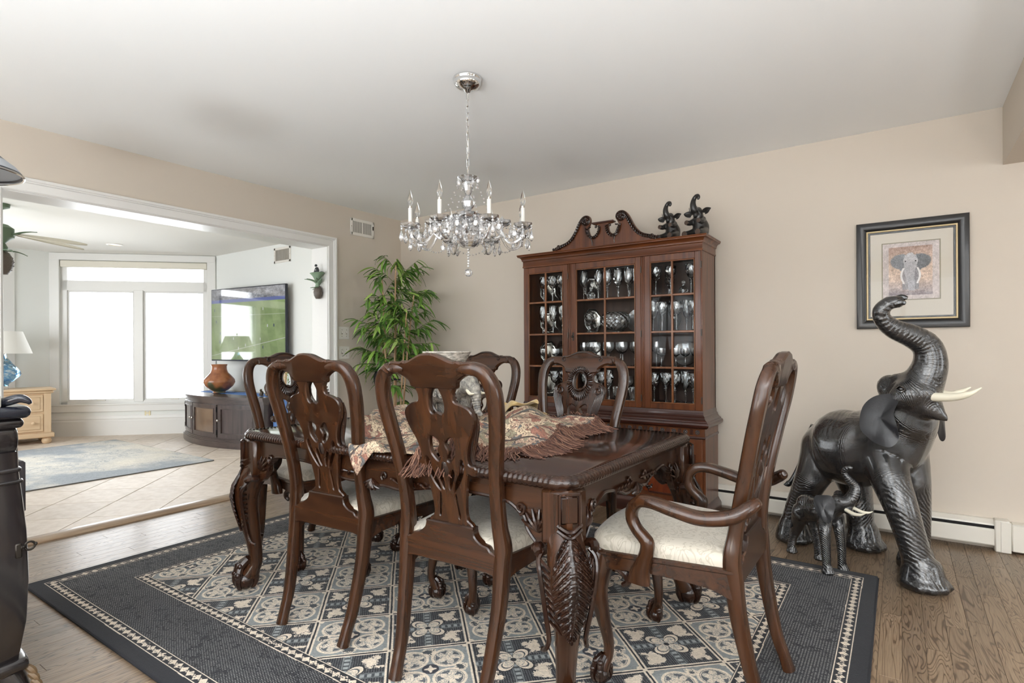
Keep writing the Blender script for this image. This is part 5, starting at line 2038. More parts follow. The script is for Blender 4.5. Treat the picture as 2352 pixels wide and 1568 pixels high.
pf = thing('picture_frame', 'square black and gold framed print of a facing elephant on the wall', 'picture', ((PX0 + PX1) / 2, -.002, (PZ0 + PZ1) / 2))
hw, hh = (PX1 - PX0) / 2, (PZ1 - PZ0) / 2
def frame_ring(prof, hw, hh):
    """prof: (inset, -y)"""
    vs, fs = [], []
    n = len(prof)
    for sx, sz in ((-1, -1), (1, -1), (1, 1), (-1, 1)):
        for a, d in prof:
            vs.append((sx * (hw - a), -d, sz * (hh - a)))
    for k in range(4):
        for i in range(n - 1):
            q = (k + 1) % 4
            fs.append((k * n + i, q * n + i, q * n + i + 1, k * n + i + 1))
    mb = MB(); mb.add(vs, fs); return mb
M_frame = mat('black_frame', rgb(30, 29, 30), .35, coat=.2)
M_gold = mat('gilt', rgb(176, 156, 118), .4, metal=.3)
frame_ring([(0, 0), (0, .022), (.004, .028), (.02, .032), (.035, .028), (.048, .018), (.052, .014)], hw, hh).build('frame_moulding', M_frame, pf, angle=30)
frame_ring([(.051, .014), (.053, .018), (.060, .018), (.062, .012)], hw, hh).build('gilt_fillet', M_gold, pf, angle=30)
frame_ring([(.062, .012), (.070, .011), (.072, .006)], hw, hh).build('inner_lip', M_frame, pf, angle=30)
MB().box(-hw + .055, hw - .055, -.006, -.004, -hh + .055, hh - .055).build('mount_board', mat('mount_board', rgb(214, 206, 192), .8), pf, smooth=False)
aw, ah = .137, .168
b = MB().add([(-aw, -.0068, -ah + .018), (aw, -.0068, -ah + .018), (aw, -.0068, ah + .018), (-aw, -.0068, ah + .018)], [(0, 1, 2, 3)])
me = b.mesh('print'); uv_planar(me, lambda c: ((c.x + aw) / (2 * aw), (c.z + ah - .018) / (2 * ah)))
M_art, t = img_mat('elephant_print', picture('elephant_print', art_image()), .7)
obj('print', me, M_art, pf, False, fix=False)
frame_ring([(0, .0065), (.0, .0085), (.005, .0075), (.006, .0066)], aw + .006, ah + .006).warp(lambda x, y, z: (x, y, z + .018)).build('mount_bevel', mat('olive_bevel', rgb(150, 142, 120), .6), pf, angle=30)
MB().box(-hw + .055, hw - .055, -.0118, -.0105, -hh + .055, hh - .055).build('picture_glass', pane_material('picture_glass', (1, 1, 1, 1), 1.2), pf, smooth=False)
# ------------------------------------------------------------------ chandelier
CH = Vector((2.472, -1.955, 0))
ch = thing('chandelier', 'crystal chandelier with white candle lights hanging over the table', 'chandelier', (CH.x, CH.y, H))
def cz(z): return z - H
b = MB().lathe([(.0, 0), (.069, 0), (.071, -.006), (.066, -.012), (.064, -.02), (.066, -.026), (.058, -.04), (.038, -.052), (.016, -.060), (.012, -.07), (.0, -.074)], 32)
b.build('canopy', M_chrome, ch, angle=60)
def link_mesh():
    path = []
    for k in range(16):
        a = 2 * math.pi * k / 16
        x, z = .0062 * math.cos(a), .0062 * math.sin(a)
        z += .0125 if z > 0 else -.0125
        path.append((x, 0, z))
    return MB().sweep(path, .0021, 6, closed=True, ref=(0, 1, 0))
lm = None
z = 2.352
i = 0
while z > 1.985:
    if lm is None:
        o = link_mesh().build('chain_link', M_chrome, ch); lm = o.data
    else:
        o = bpy.data.objects.new('chain_link', lm); COL.objects.link(o); o.parent = ch
    o.location = (0, 0, cz(z)); o.rotation_euler = (0, 0, (i % 2) * math.pi / 2 + .3)
    z -= .0325; i += 1
b = MB(); tube(b, [(.004, 0, cz(2.37), .0013), (-.006, .004, cz(2.25), .0013), (.007, -.004, cz(2.15), .0013), (-.006, .004, cz(2.06), .0013), (0, 0, cz(1.96), .0013)], 8, 6)
b.build('cord', M_nickel, ch)
# crystal column
def facet_lathe(prof, n, z0):
    return MB().lathe([(r, cz(z0 + zz)) for r, zz in prof], n)
col = [(.03, .0), (.055, .02), (.068, .05), (.070, .075), (.058, .10), (.03, .115), (.018, .13), (.018, .16)]
facet_lathe(col, 14, 1.615).build('cut_bowl', M_drop, ch, smooth=False)
facet_lathe([(.012, 0), (.02, .02), (.012, .04), (.026, .06), (.034, .085), (.02, .11), (.012, .12), (.02, .14), (.028, .17), (.018, .2), (.01, .22)], 12, 1.75).build('crystal_column', M_drop, ch, smooth=False)
facet_lathe([(.008, 0), (.05, .012), (.085, .022), (.088, .03), (.05, .022), (.01, .012)], 16, 1.735).build('crystal_dish', M_drop, ch, smooth=False)
facet_lathe([(.008, 0), (.03, .01), (.048, .03), (.052, .036), (.03, .02), (.01, .012)], 16, 1.92).build('top_crown', M_drop, ch, smooth=False)
# meshes shared by the hanging crystals
def drop_mesh(k=1.0):
    return MB().lathe([(0, -.052 * k), (.006 * k, -.047 * k), (.0105 * k, -.036 * k), (.0105 * k, -.028 * k), (.006 * k, -.014 * k), (.002 * k, -.003 * k), (0, 0)], 8)
def shared(mb, name):
    o = mb.build(name, M_drop, None, smooth=False); me = o.data; bpy.data.objects.remove(o); return me
DM = shared(drop_mesh(), 'pendant')
bead = MB().ell((0, 0, 0), .0055, 7, 5); BM = shared(bead, 'bead')
flat = MB().lathe([(0, -.03), (.008, -.024), (.013, -.012), (.010, -.002), (0, 0)], 6); flat.v = [(x, y * .45, z) for x, y, z in flat.v]; FM = shared(flat, 'prism')
def hang(me, nm_, loc, rz=0.0, s=1.0):
    o = bpy.data.objects.new(nm_, me); COL.objects.link(o); o.parent = ch
    o.location = loc; o.rotation_euler = (0, 0, rz); o.scale = (s, s, s)
    return o
fwv = Vector((-math.sin(YAW), math.cos(YAW), 0)); rtv = Vector((math.cos(YAW), math.sin(YAW), 0))
# arms: (radius, angle, cup height); eight in a ring, an inner pair set higher
ARMS = []
for k in range(8):
    ARMS.append((.285, math.radians(13 + 45 * k), 1.690))
for k in range(4):
    ARMS.append((.165, math.radians(36 + 90 * k), 1.728))
hb = []
M_candle = mat('candle_sleeve', rgb(206, 204, 198), .45)
M_bulb = mat('clear_bulb', (1, 1, 1, 1), .0, trans=1, ior=1.35)
bead_mb = MB()
for ai, (R, a, zc) in enumerate(ARMS):
    d = Vector((math.cos(a), math.sin(a), 0))
    arm = MB()
    pts = [(*(d * .03 + Vector((0, 0, cz(1.70)))), .006), (*(d * R * .3 + Vector((0, 0, cz(1.735)))), .0062), (*(d * R * .52 + Vector((0, 0, cz(1.715)))), .006), (*(d * R * .74 + Vector((0, 0, cz(zc - .065)))), .006),
           (*(d * R * .93 + Vector((0, 0, cz(zc - .058)))), .006), (*(d * R + Vector((0, 0, cz(zc - .025)))), .006), (*(d * R + Vector((0, 0, cz(zc)))), .006)]
    tube(arm, pts, 5, 8)
    ao = arm.build('arm', M_drop, ch)
    c = d * R
    cup = MB().lathe([(.006, cz(zc - .02)), (.012, cz(zc - .012)), (.03, cz(zc - .006)), (.042, cz(zc + .004)), (.046, cz(zc + .016)), (.043, cz(zc + .016)), (.028, cz(zc + .004)), (.008, cz(zc + .0))], 12, c=(c.x, c.y, 0), oct=.06)
    cup.build('drip_dish', M_drop, ao, smooth=False)
    if R < .2:
        s = MB().lathe([(.010, cz(zc)), (.014, cz(zc + .012)), (.008, cz(zc + .03)), (0, cz(zc + .04))], 10, c=(c.x, c.y, 0)); s.build('finial', M_drop, ao, smooth=False)
    s = MB().lathe([(.010, cz(zc)), (.0105, cz(zc + .004)), (.0098, cz(zc + .012)), (.0098, cz(zc + .088)), (.008, cz(zc + .09)), (0, cz(zc + .09))], 14, c=(c.x, c.y, 0))
    if R > .2: s.build('candle_sleeve', M_candle, ao)
    bu = MB().lathe([(.0065, cz(zc + .09)), (.0075, cz(zc + .10)), (.012, cz(zc + .115)), (.0128, cz(zc + .125)), (.009, cz(zc + .145)), (.003, cz(zc + .165)), (0, cz(zc + .178))], 14, c=(c.x, c.y, 0))
    if R > .2: bu.build('bulb', M_bulb, ao)
    if R > .2: MB().lathe([(.0078, cz(zc + .088)), (.0078, cz(zc + .098)), (.004, cz(zc + .102)), (.0012, cz(zc + .125)), (0, cz(zc + .126))], 10, c=(c.x, c.y, 0)).build('bulb_base', M_nickel, ao)
    nd = 5 if R > .2 else 4
    for k in range(nd):
        t_ = 2 * math.pi * k / nd + a
        px, py = c.x + .042 * math.cos(t_), c.y + .042 * math.sin(t_)
        hang(BM, 'bead', (px, py, cz(zc + .002)))
        hang(BM, 'bead', (px, py, cz(zc - .010)))
        if k % 2 == 0:
            hang(DM, 'pendant', (px, py, cz(zc - .016)), t_, 1.05)
        else:
            hang(FM, 'prism', (px, py, cz(zc - .016)), t_, 1.1)
    # bead swags from crown to the arm and from cup to cup
    if R > .2:
        d2 = Vector((math.cos(a + math.radians(45)), math.sin(a + math.radians(45)), 0))
        for k in range(1, 13):
            u = k / 13
            p = d * R * (1 - u) + d2 * R * u
            bead_mb.ell((p.x, p.y, cz(zc - .012 - .055 * math.sin(math.pi * u))), .0048, 6, 4)
        for k in range(1, 16):
            u = k / 16
            p = d * (.04 + (.235) * u)
            bead_mb.ell((p.x, p.y, cz(1.945 - .245 * u - .10 * math.sin(math.pi * u))), .0046, 6, 4)
    else:
        for k in range(1, 12):
            u = k / 12
            p = d * (.03 + .1 * u)
            bead_mb.ell((p.x, p.y, cz(1.70 - .07 * math.sin(math.pi * u) - .02 * u)), .005, 6, 4)
tag(bead_mb.build('bead_strings', M_drop, ch, smooth=False), kind='stuff')
for rr, zz, n, s in ((.085, 1.753, 14, .9), (.068, 1.675, 14, .8), (.05, 1.952, 8, .8), (.13, 1.70, 12, .9)):
    for k in range(n):
        a = 2 * math.pi * (k + .5) / n
        p = (rr * math.cos(a), rr * math.sin(a), cz(zz))
        hang(BM, 'bead', p)
        hang(DM if k % 2 else FM, 'pendant' if k % 2 else 'prism', (p[0], p[1], p[2] - .006), a, s)
for k in range(7):
    hang(BM, 'bead', (0, 0, cz(1.605 - .0135 * k)), 0, 1.1)
MB().ell((0, 0, cz(1.492)), .0195, 9, 7).build('ball_drop', M_drop, ch, smooth=False)

# ------------------------------------------------------------------ things on the table
TZt = .0125 + TH            # table surface
# tapestry throw ---------------------------------------------------
def tap_image():
    w = h = 512
    n1 = fnoise(h, w, 2.6, 51, lo=11); n2 = fnoise(h, w, 2.6, 52, lo=14); n3_ = fnoise(h, w, .6, 53); n4 = fnoise(h, w, 2.4, 54, lo=8)
    A = np.empty((h, w, 3)); A[:] = C8(190, 172, 146)
    A[n4 > .3] = C8(172, 148, 128)
    A[n1 > .9] = C8(138, 98, 84)
    A[n2 > 1.1] = C8(92, 94, 94)
    A[n1 < -1.1] = C8(134, 128, 108)
    for q_ in (.9, -.2, -1.1):
        A[np.abs(n1 - q_) < .075] = C8(76, 64, 60)
    for q_ in (1.1, .2, -.9):
        A[np.abs(n2 - q_) < .06] = C8(104, 76, 66)
    yy = np.arange(h)[:, None] / h
    band = ((yy * 5) % 1 < .05) * np.ones((h, w), bool)
    A[band] = C8(70, 60, 56)
    A *= (1 + n3_ * .09)[..., None]
    return A
M_tap, t = img_mat('tapestry', picture('tapestry', tap_image()), .95)
t.bump(t.noise(t.coord('Object'), 500, 1), .3, .002)
rs = np.random.default_rng(12)
def clothz(x, y):
    f = .017 * math.sin(9 * x + 5 * y + 1.2 * math.sin(7 * y)) + .012 * math.sin(17 * x - 11 * y + 2) + .011 * math.sin(6 * x + 21 * y) + .006 * math.sin(34 * x + 9 * y)
    hump = .05 * math.exp(-(((x - 2.75) / .20) ** 2 + ((y + 1.82) / .10) ** 2)) + .045 * math.exp(-(((x - 2.3) / .25) ** 2 + ((y + 2.45) / .06) ** 2)) + .04 * math.exp(-(((x - 2.98) / .14) ** 2 + ((y + 2.22) / .08) ** 2))
    hump += .035 * math.exp(-(((x - 2.05) / .2) ** 2 + ((y + 2.1) / .08) ** 2))
    f += .012 * (1 - abs(math.sin(11 * x - 6 * y + 1.5 * math.sin(5 * y)))) ** 2 * 1.6
    return TZt + .012 + max(0, f + .010) * 1.0 + hump
# corners of the rumpled cloth on the table (roughly a turned rectangle) ; front corner hangs over the edge
Qc = [Vector((1.90, -2.15)), Vector((2.62, -2.86)), Vector((3.14, -2.30)), Vector((2.94, -1.70)), Vector((2.1, -1.74))]
EDGE_Y = lambda x: -2.15 - (TW / 2) + .0175 * (2.574 - x) + .006
def cloth_pt(u, v):
    a = Vector((1.80, -1.97)).lerp(Vector((2.58, -2.815)), v)
    b_ = Vector((3.0, -1.70)).lerp(Vector((3.12, -2.50)), v)
    p = a.lerp(b_, u)
    p += Vector((.03 * math.sin(v * 9 + 1), .03 * math.sin(u * 8)))
    x, y = p.x, p.y
    ey = EDGE_Y(x) - .012
    if y < ey:
        dd = ey - y
        ang = min(1.0, dd / .04)
        return (x, ey - .018 * math.sin(ang * math.pi / 2) - .012 * math.sin(18 * x) * min(1, dd / .08), clothz(x, ey) - .002 - max(0, dd - .012) * 1.0)
    return (x, y, clothz(x, y))
NU = 110
b = MB().grid(cloth_pt, NU, NU)
me = b.mesh('throw_cloth')
uvl = me.uv_layers.new(name='uv')
for lp in me.loops:
    k = lp.vertex_index
    uvl.data[lp.index].uv = ((k % (NU + 1)) / NU * 1.1, (k // (NU + 1)) / NU * 1.1)
thr = thing('tapestry_throw', 'rumpled floral tapestry throw with brown fringe lying on the table', 'throw', (0, 0, 0))
M_tap.node_tree.nodes['Image Texture'].extension = 'REPEAT'
o = obj('cloth', me, M_tap, thr, angle=180, fix=False)
sol = o.modifiers.new('thick', 'SOLIDIFY'); sol.thickness = .004; sol.offset = 1
M_fringe = mat('brown_fringe', rgb(112, 76, 62), .9)
t = NT(M_fringe)
ge = t.n('ShaderNodeNewGeometry')
t.col(t.ramp(ge.outputs['Random Per Island'], [(0, rgb(62, 42, 36)), (.6, rgb(98, 66, 54)), (1, rgb(134, 100, 82))]))
fr_ = MB()
rp = random.Random(11)
def fringe(u0, v0, u1, v1, n, out):
    for i in range(n):
        k = (i + rp.random()) / n
        p = Vector(cloth_pt(u0 + (u1 - u0) * k, v0 + (v1 - v0) * k))
        dv = Vector(out).normalized() * (.06 + .035 * rp.random()) + Vector(((rp.random() - .5) * .07, (rp.random() - .5) * .07, 0))
        pts = []
        hang_ = p.z < TZt - .01
        for s in (0, .35, .7, 1):
            if hang_:
                q = p + Vector((dv.x * .25 * s, -.004, -.085 * s))
            else:
                q = p + dv * s
                q.x += .008 * math.sin(s * 7 + i); q.y += .008 * math.cos(s * 6 + i * 1.7)
                inside = EDGE_Y(q.x) < q.y and q.y < -1.615 and q.x < 3.44
                q.z = (TZt + .004 + .012 * rp.random() * (1 - s) + (p.z - TZt) * (1 - s) ** 2) if inside else min(p.z, TZt + .006) - .05 * s
            pts.append((*q, .0021 * (1.2 - .4 * s)))
        tube(fr_, pts, 2, 4)
fringe(1, .04, 1, 1, 520, (.9, -.15, 0)); fringe(.48, 1, .60, 1, 80, (.35, -.8, 0)); fringe(.68, 1, 1, 1, 170, (.35, -.8, 0)); fringe(.45, 0, 1, 0, 160, (.1, .9, 0))
tag(fr_.build('fringe', M_fringe, thr), kind='stuff')

# gold cloth, crumpled
M_goldcl = mat('gold_satin', rgb(186, 160, 108), .45, sheen=.4)
gc = (2.66, -1.80)
def goldf(u, v):
    x, y = (u - .5) * .22, (v - .5) * .15
    r = math.hypot(u - .5, v - .5)
    return (gc[0] + x * (1 + .2 * math.sin(v * 7)), gc[1] + y + .02 * math.sin(u * 9), clothz(gc[0] + x, gc[1] + y) + .016 + .035 * math.exp(-(r / .3) ** 2) + .010 * math.sin(u * 13 + v * 6) + .008 * math.sin(v * 15 - u * 5))
o = MB().grid(goldf, 30, 24).build('satin_cloth', M_goldcl, angle=180)
sol = o.modifiers.new('thick', 'SOLIDIFY'); sol.thickness = .002
tag(o, 'small crumpled gold satin cloth on the throw at the rear of the table', 'cloth')

# grey elephant sculpture carrying a basket bowl
M_stone = mat('weathered_grey_resin', rgb(150, 146, 138), .75)
t = NT(M_stone)
at_ = t.n('ShaderNodeAttribute'); at_.attribute_name = 'wrinkle'
si = t.n('ShaderNodeMath', operation='SINE'); t.l(at_.outputs['Fac'], si.inputs[0])
n3 = t.noise(t.coord('Object'), 45, 4, .65)
t.col(t.ramp(n3, [(.35, rgb(92, 92, 92)), (.55, rgb(150, 146, 138)), (.75, rgb(190, 184, 172))]))
ad2 = t.n('ShaderNodeMath', operation='ADD'); t.l(si.outputs[0], ad2.inputs[0]); t.l(n3, ad2.inputs[1])
t.bump(ad2.outputs[0], .5, .003)
O3 = (2.43, -2.06, TZt + .034)
e3 = thing('elephant_sculpture', 'carved grey elephant sculpture standing on the throw in the middle of the table', 'sculpture', O3, math.radians(-12))
segs = [([(-.10, 0, .115, .062), (-.04, 0, .122, .072), (.03, 0, .122, .07), (.08, 0, .135, .055), (.13, 0, .15, .048), (.155, 0, .15, .046)], .3),
        ([(.16, 0, .15, .044), (.192, 0, .125, .032), (.208, 0, .09, .024), (.212, 0, .055, .018), (.222, 0, .028, .014), (.24, 0, .018, .011)], 0)]
for sx, sy in ((-.1, -1), (-.1, 1), (.07, -1), (.07, 1)):
    segs.append(([(sx, sy * .03, .10, .042), (sx + .004, sy * .036, .06, .033), (sx + .004, sy * .038, .03, .029), (sx + .006, sy * .038, .0, .03)], -1))
me = elephant_body(segs, .0062, .012, (), [((.145, 0, .175), (.036, .04, .034))])
zm = min(v.co.z for v in me.vertices)
me.transform(Matrix.Translation((0, 0, -zm)))
obj('body', me, M_stone, e3, angle=180, fix=False)
for sy in (-1, 1):
    b = sheet([(.135, sy * .04, .20 - zm), (.10, sy * .06, .205 - zm), (.06, sy * .075, .185 - zm), (.055, sy * .078, .135 - zm), (.085, sy * .07, .095 - zm), (.115, sy * .058, .085 - zm), (.135, sy * .048, .12 - zm)], (.10, sy * .062, .15 - zm), .004, (0, sy * .008, 0))
    b.build('ear', M_stone, e3, angle=180)
    b = MB(); tube(b, [(.18, sy * .028, .125 - zm, .008), (.205, sy * .034, .11 - zm, .007), (.235, sy * .034, .112 - zm, .002)], 4, 8); b.build('tusk', M_ivory, e3)
# saddle cloth with scroll relief
b = MB().grid(lambda u, v: (-.085 + .15 * u, .0765 * math.sin((v - .5) * 2.5), .122 - zm + .0765 * math.cos((v - .5) * 2.5) + .001), 14, 16)
sc_ = b.build('saddle_cloth', M_stone, e3, angle=180)
k = MB()
for sy in (-1, 1):
    for q in (-.055, 0, .05):
        for zz in (.10, .145):
            yy = sy * (.078 if zz < .13 else .076)
            tube(k, spiral(q, zz - zm + .0, .018, 1.6, 1.0 + q * 40, 1, yy, .0042, .0025, 16), 1, 6)
k.build('scroll_relief', M_stone, sc_)
# basket-weave bowl resting on its back
BZ = O3[2] + (.122 - zm) + .0765 + .0035
bw = thing('basket_bowl', 'round whitewashed wicker bowl balanced on the grey elephant sculpture', 'bowl', (2.423, -2.06, BZ))
M_wick = mat('whitewashed_wicker', rgb(196, 190, 180), .85)
t = NT(M_wick)
t.col(t.ramp(t.noise(t.coord('Object', (1, 1, 3)), 38, 3, .6), [(.35, rgb(132, 128, 120)), (.62, rgb(208, 202, 192))]))
b = MB()
n = 44
prof = [(.0, .0), (.05, .0), (.056, .004)] + [(.056 + .056 * ((i / 14) ** .8), .004 + .088 * i / 14) for i in range(1, 15)] + [(.107, .092), (.09, .06), (.055, .012), (0, .010)]
vs = []
for kk, (r, z) in enumerate(prof):
    for i in range(n):
        a = 2 * math.pi * i / n
        q = 1 + (.022 * math.cos(math.pi * (i + kk)) if 2 < kk < 17 else 0)
        vs.append((r * q * math.cos(a), r * q * math.sin(a), z))
fs = []
for kk in range(len(prof) - 1):
    for i in range(n):
        j = (i + 1) % n
        fs.append((kk * n + i, kk * n + j, (kk + 1) * n + j, (kk + 1) * n + i))
b.add(vs, fs).build('woven_wall', M_wick, bw, angle=180)
b = MB().sweep([(.112 * math.cos(2 * math.pi * k / 40), .112 * math.sin(2 * math.pi * k / 40), .093) for k in range(40)], .0045, 7, closed=True)
b.build('rim', M_wick, bw)

# ------------------------------------------------------------------ bamboo plant in the corner
pl_ = thing('bamboo_plant', 'artificial bamboo plant with tan canes in the corner by the cabinet', 'plant', (.40, -.48, 0))
M_pot = mat('dark_basket_pot', rgb(74, 58, 46), .8)
b = MB().lathe([(.0, 0), (.12, 0), (.13, .01), (.15, .2), (.16, .3), (.165, .31), (.155, .315), (.148, .3), (.14, .27), (0, .27)], 28)
b.build('pot', M_pot, pl_)
M_moss = mat('moss', rgb(88, 84, 56), 1)
b = MB().grid(lambda u, v: ((.139 * u * math.cos(2 * math.pi * v)), (.139 * u * math.sin(2 * math.pi * v)), .272 + .018 * math.sin(u * 17 + v * 40) * (1 - u)), 8, 24)
b.build('moss', M_moss, pl_)
M_cane = mat('bamboo_cane', rgb(178, 146, 108), .5)
t = NT(M_cane)
t.col(t.ramp(t.noise(t.coord('Object', (1, 1, .3)), 20, 3), [(.3, rgb(140, 106, 74)), (.7, rgb(196, 164, 126))]))
M_leaf = mat('bamboo_leaf', rgb(70, 110, 40), .45)
t = NT(M_leaf)
oi = t.n('ShaderNodeObjectInfo'); ge = t.n('ShaderNodeNewGeometry')
ad = t.n('ShaderNodeMath', operation='ADD'); t.l(oi.outputs['Random'], ad.inputs[0]); t.l(ge.outputs['Random Per Island'], ad.inputs[1])
fr2 = t.n('ShaderNodeMath', operation='FRACT'); t.l(ad.outputs[0], fr2.inputs[0])
t.col(t.ramp(fr2.outputs[0], [(0, rgb(48, 80, 32)), (.5, rgb(88, 130, 50)), (.85, rgb(136, 172, 76)), (1, rgb(168, 192, 108))]))
rp = random.Random(23)
canes = []
for k, (cx_, cy_, hh, lean) in enumerate([(-.07, -.02, 1.42, (-.06, .02)), (-.02, -.06, 1.50, (-.02, -.02)), (.03, -.03, 1.62, (.02, .0)), (.065, .03, 1.35, (.08, .02)), (-.03, .05, 1.68, (-.02, .02)), (.0, .02, 1.55, (.0, .0)), (.09, -.02, 1.2, (.1, -.04)), (-.1, .03, 1.1, (-.09, .02))]):
    b = MB()
    pts = []
    nn_ = int(hh / .16)
    P_ = []
    for i in range(nn_ * 4 + 1):
        t_ = i / (nn_ * 4)
        x, y, z = cx_ + lean[0] * t_ ** 1.5 * 1.6, cy_ + lean[1] * t_ ** 1.5 * 1.6, .26 + hh * t_
        P_.append((x, y, z)); r_ = (.0105 if k % 2 else .0085) * (1 - .45 * t_)
        pts.append(r_ * (1.18 if i % 4 == 0 else 1.0))
    b.sweep(P_, pts, 8)
    b.build('cane', M_cane, pl_)
    canes.append(P_)
# leaves: shared meshes
def leaf_mesh(L, w, droop):
    b = MB()
    n = 7
    vs = []
    for i in range(n + 1):
        t_ = i / n
        ww = w * math.sin(math.pi * min(1, .08 + t_ * .92)) ** .8 * (1 - .25 * t_)
        x, z = L * t_ * (1 - .12 * droop * t_), -droop * L * t_ ** 2 * .55
        vs += [(x, -ww, z + .004), (x, 0, z), (x, ww, z + .004)]
    fs = []
    for i in range(n):
        for k in (0, 1):
            fs.append((i * 3 + k, i * 3 + k + 1, i * 3 + 4 + k, i * 3 + 3 + k))
    b.add(vs, fs)
    return b
LMB = [leaf_mesh(.13, .0125, .5), leaf_mesh(.16, .0145, .8), leaf_mesh(.11, .011, .25), leaf_mesh(.145, .013, 1.1)]
LM = []
for mb in LMB:
    o = mb.build('leaf', M_leaf, None, angle=180, fix=False); LM.append(o.data); bpy.data.objects.remove(o)
extra_leaf = MB()
twigs = MB()
count = 0
sprays = []
for ci, P_ in enumerate(canes):
    n = len(P_)
    top = P_[-1]
    for q in range(10 if ci < 6 else 7):
        t_ = .40 + .60 * (q + rp.random() * .8) / (10 if ci < 6 else 7)
        if ci in (1, 5, 7) and q == 0: t_ = .22
        i = min(n - 1, int(t_ * (n - 1)))
        sprays.append((Vector(P_[i]), t_))
for base, t_ in sprays:
    az = rp.random() * 2 * math.pi
    L = .17 + .16 * (1 - abs(t_ - .72)) * rp.random() + .05
    el_a = .15 + .75 * max(0, t_ - .35) + (rp.random() - .5) * .5
    d = Vector((math.cos(az) * math.cos(el_a), math.sin(az) * math.cos(el_a), math.sin(el_a)))
    # keep clear of the two walls
    w_ = base + d * (L + .12)
    if pl_.location.x + w_.x < .04: d.x = abs(d.x) * .4
    if pl_.location.y + w_.y > -.05: d.y = -abs(d.y) * .4
    tip = base + d * L - Vector((0, 0, .05 * L))
    mid_ = base.lerp(tip, .5) + Vector((0, 0, .02))
    tube(twigs, [(*base, .0025), (*mid_, .002), (*tip, .0012)], 3, 5)
    for k in range(12):
        u = .3 + .7 * (k + rp.random()) / 12
        p = base.lerp(tip, u) + Vector((0, 0, .012 * math.sin(u * 3)))
        a2 = math.atan2(d.y, d.x) + (rp.random() - .5) * 2.0
        pit = -.15 + rp.random() * .75
        mi = rp.randrange(4)
        s = .8 + .45 * rp.random()
        reach = .16 * s
        wx, wy = pl_.location.x + p.x + math.cos(a2) * reach, pl_.location.y + p.y + math.sin(a2) * reach
        if wx < .012 or wy > -.012: a2 += math.pi * .6; wx, wy = pl_.location.x + p.x + math.cos(a2) * reach, pl_.location.y + p.y + math.sin(a2) * reach
        if wx < .012 or wy > -.012: continue
        Rm = Matrix.Translation(p) @ Matrix.Rotation(a2, 4, 'Z') @ Matrix.Rotation(pit, 4, 'Y') @ Matrix.Rotation((rp.random() - .5) * 1.2, 4, 'X') @ Matrix.Scale(s, 4)
        if count < 290:
            o = bpy.data.objects.new('leaf', LM[mi]); COL.objects.link(o); o.parent = pl_
            o.matrix_local = Rm
            count += 1
        else:
            extra_leaf.merge(LMB[mi], Rm)
tag(extra_leaf.build('leaf_mass', M_leaf, pl_, angle=180, fix=False), kind='stuff')
tag(twigs.build('twigs', mat('green_twig', rgb(96, 104, 60), .7), pl_), kind='stuff')
# black cloth tied round the canes
bk = MB()
tube(bk, [(-.15, -.06, .80, .028), (-.14, -.075, .86, .035), (-.13, -.07, .92, .03), (-.115, -.06, .96, .014)], 4, 10)
tube(bk, [(-.14, -.075, .84, .012), (-.05, -.095, .85, .010), (.05, -.07, .855, .010), (.11, -.03, .85, .008)], 4, 8)
bo = bk.build('black_tie', mat('black_cloth', rgb(20, 20, 22), .8), pl_)
# ------------------------------------------------------------------ sunroom furnishings
RY_ = -.11
# television on the right-hand wall
def tv_image():
    w, h = 640, 384
    X, Y = np.meshgrid((np.arange(w) + .5) / w, (np.arange(h) + .5) / h)
    n = fnoise(h, w, .8, 61); n2 = fnoise(h, w, 1.5, 62)
    A = np.empty((h, w, 3)); A[:] = C8(150, 172, 116)
    st = np.sin((X * 1.0 + Y * .15) * 34) > 0
    A[st] = C8(160, 180, 126)
    A *= (1 + .05 * n2)[..., None]
    top = .80 - .0 * X
    cr = Y > top + .045
    A[cr] = (C8(150, 152, 158) + (n[..., None] * .12))[cr]
    bl = (Y > top) & (Y <= top + .045)
    A[bl] = C8(120, 132, 190)
    A[np.abs(Y - .07 - .24 * X) < .004] = C8(222, 226, 214)
    A[np.abs(Y - .62) < .003] = C8(214, 222, 200)
    r = np.random.default_rng(3)
    for k in range(16):
        x, y = r.uniform(.05, .95), r.uniform(.12, .72)
        A[(np.abs(X - x) < .005) & (np.abs(Y - y) < .018)] = C8(238, 238, 240) if k % 2 else C8(60, 66, 110)
    return A
tvA, tvB = Vector((-3.05, -.36, 0)), Vector((-1.675, -.205, 0))
tc_ = (tvA + tvB) / 2
L = (tvB - tvA).length
ang = math.atan2(tvB.y - tvA.y, tvB.x - tvA.x)
tv = thing('television', 'large flat television showing a football pitch on the sunroom wall', 'television', (tc_.x, tc_.y, 1.445), ang)
TVH = .455
MB().bbox(-L / 2, L / 2, 0, .035, -TVH, TVH, .006).build('tv_body', mat('tv_black', rgb(36, 40, 50), .35), tv)
b = MB().add([(-L / 2 + .012, -.0015, -TVH + .018), (L / 2 - .012, -.0015, -TVH + .018), (L / 2 - .012, -.0015, TVH - .012), (-L / 2 + .012, -.0015, TVH - .012)], [(0, 1, 2, 3)])
me = b.mesh('screen'); uv_planar(me, lambda c: (c.x / L + .5, c.z / (2 * TVH) + .5))
M_tv, t = img_mat('tv_picture', picture('tv_picture', tv_image()), .05, coat=1.0, emit=.30)
t.t.links.remove(t.b.inputs['Base Color'].links[0]); t.b.inputs['Base Color'].default_value = (.02, .02, .022, 1); t.b.inputs['IOR'].default_value = 1.9; t.b.inputs['Coat IOR'].default_value = 1.8; t.b.inputs['Coat Roughness'].default_value = .03
obj('screen', me, M_tv, tv, False, fix=False)
b = MB(); b.box(-.2, .2, .035, .06, -.2, .2); b.box(-.05, .05, .05, .12, -.06, .06)
b.build('wall_bracket', M_iron, tv, smooth=False)

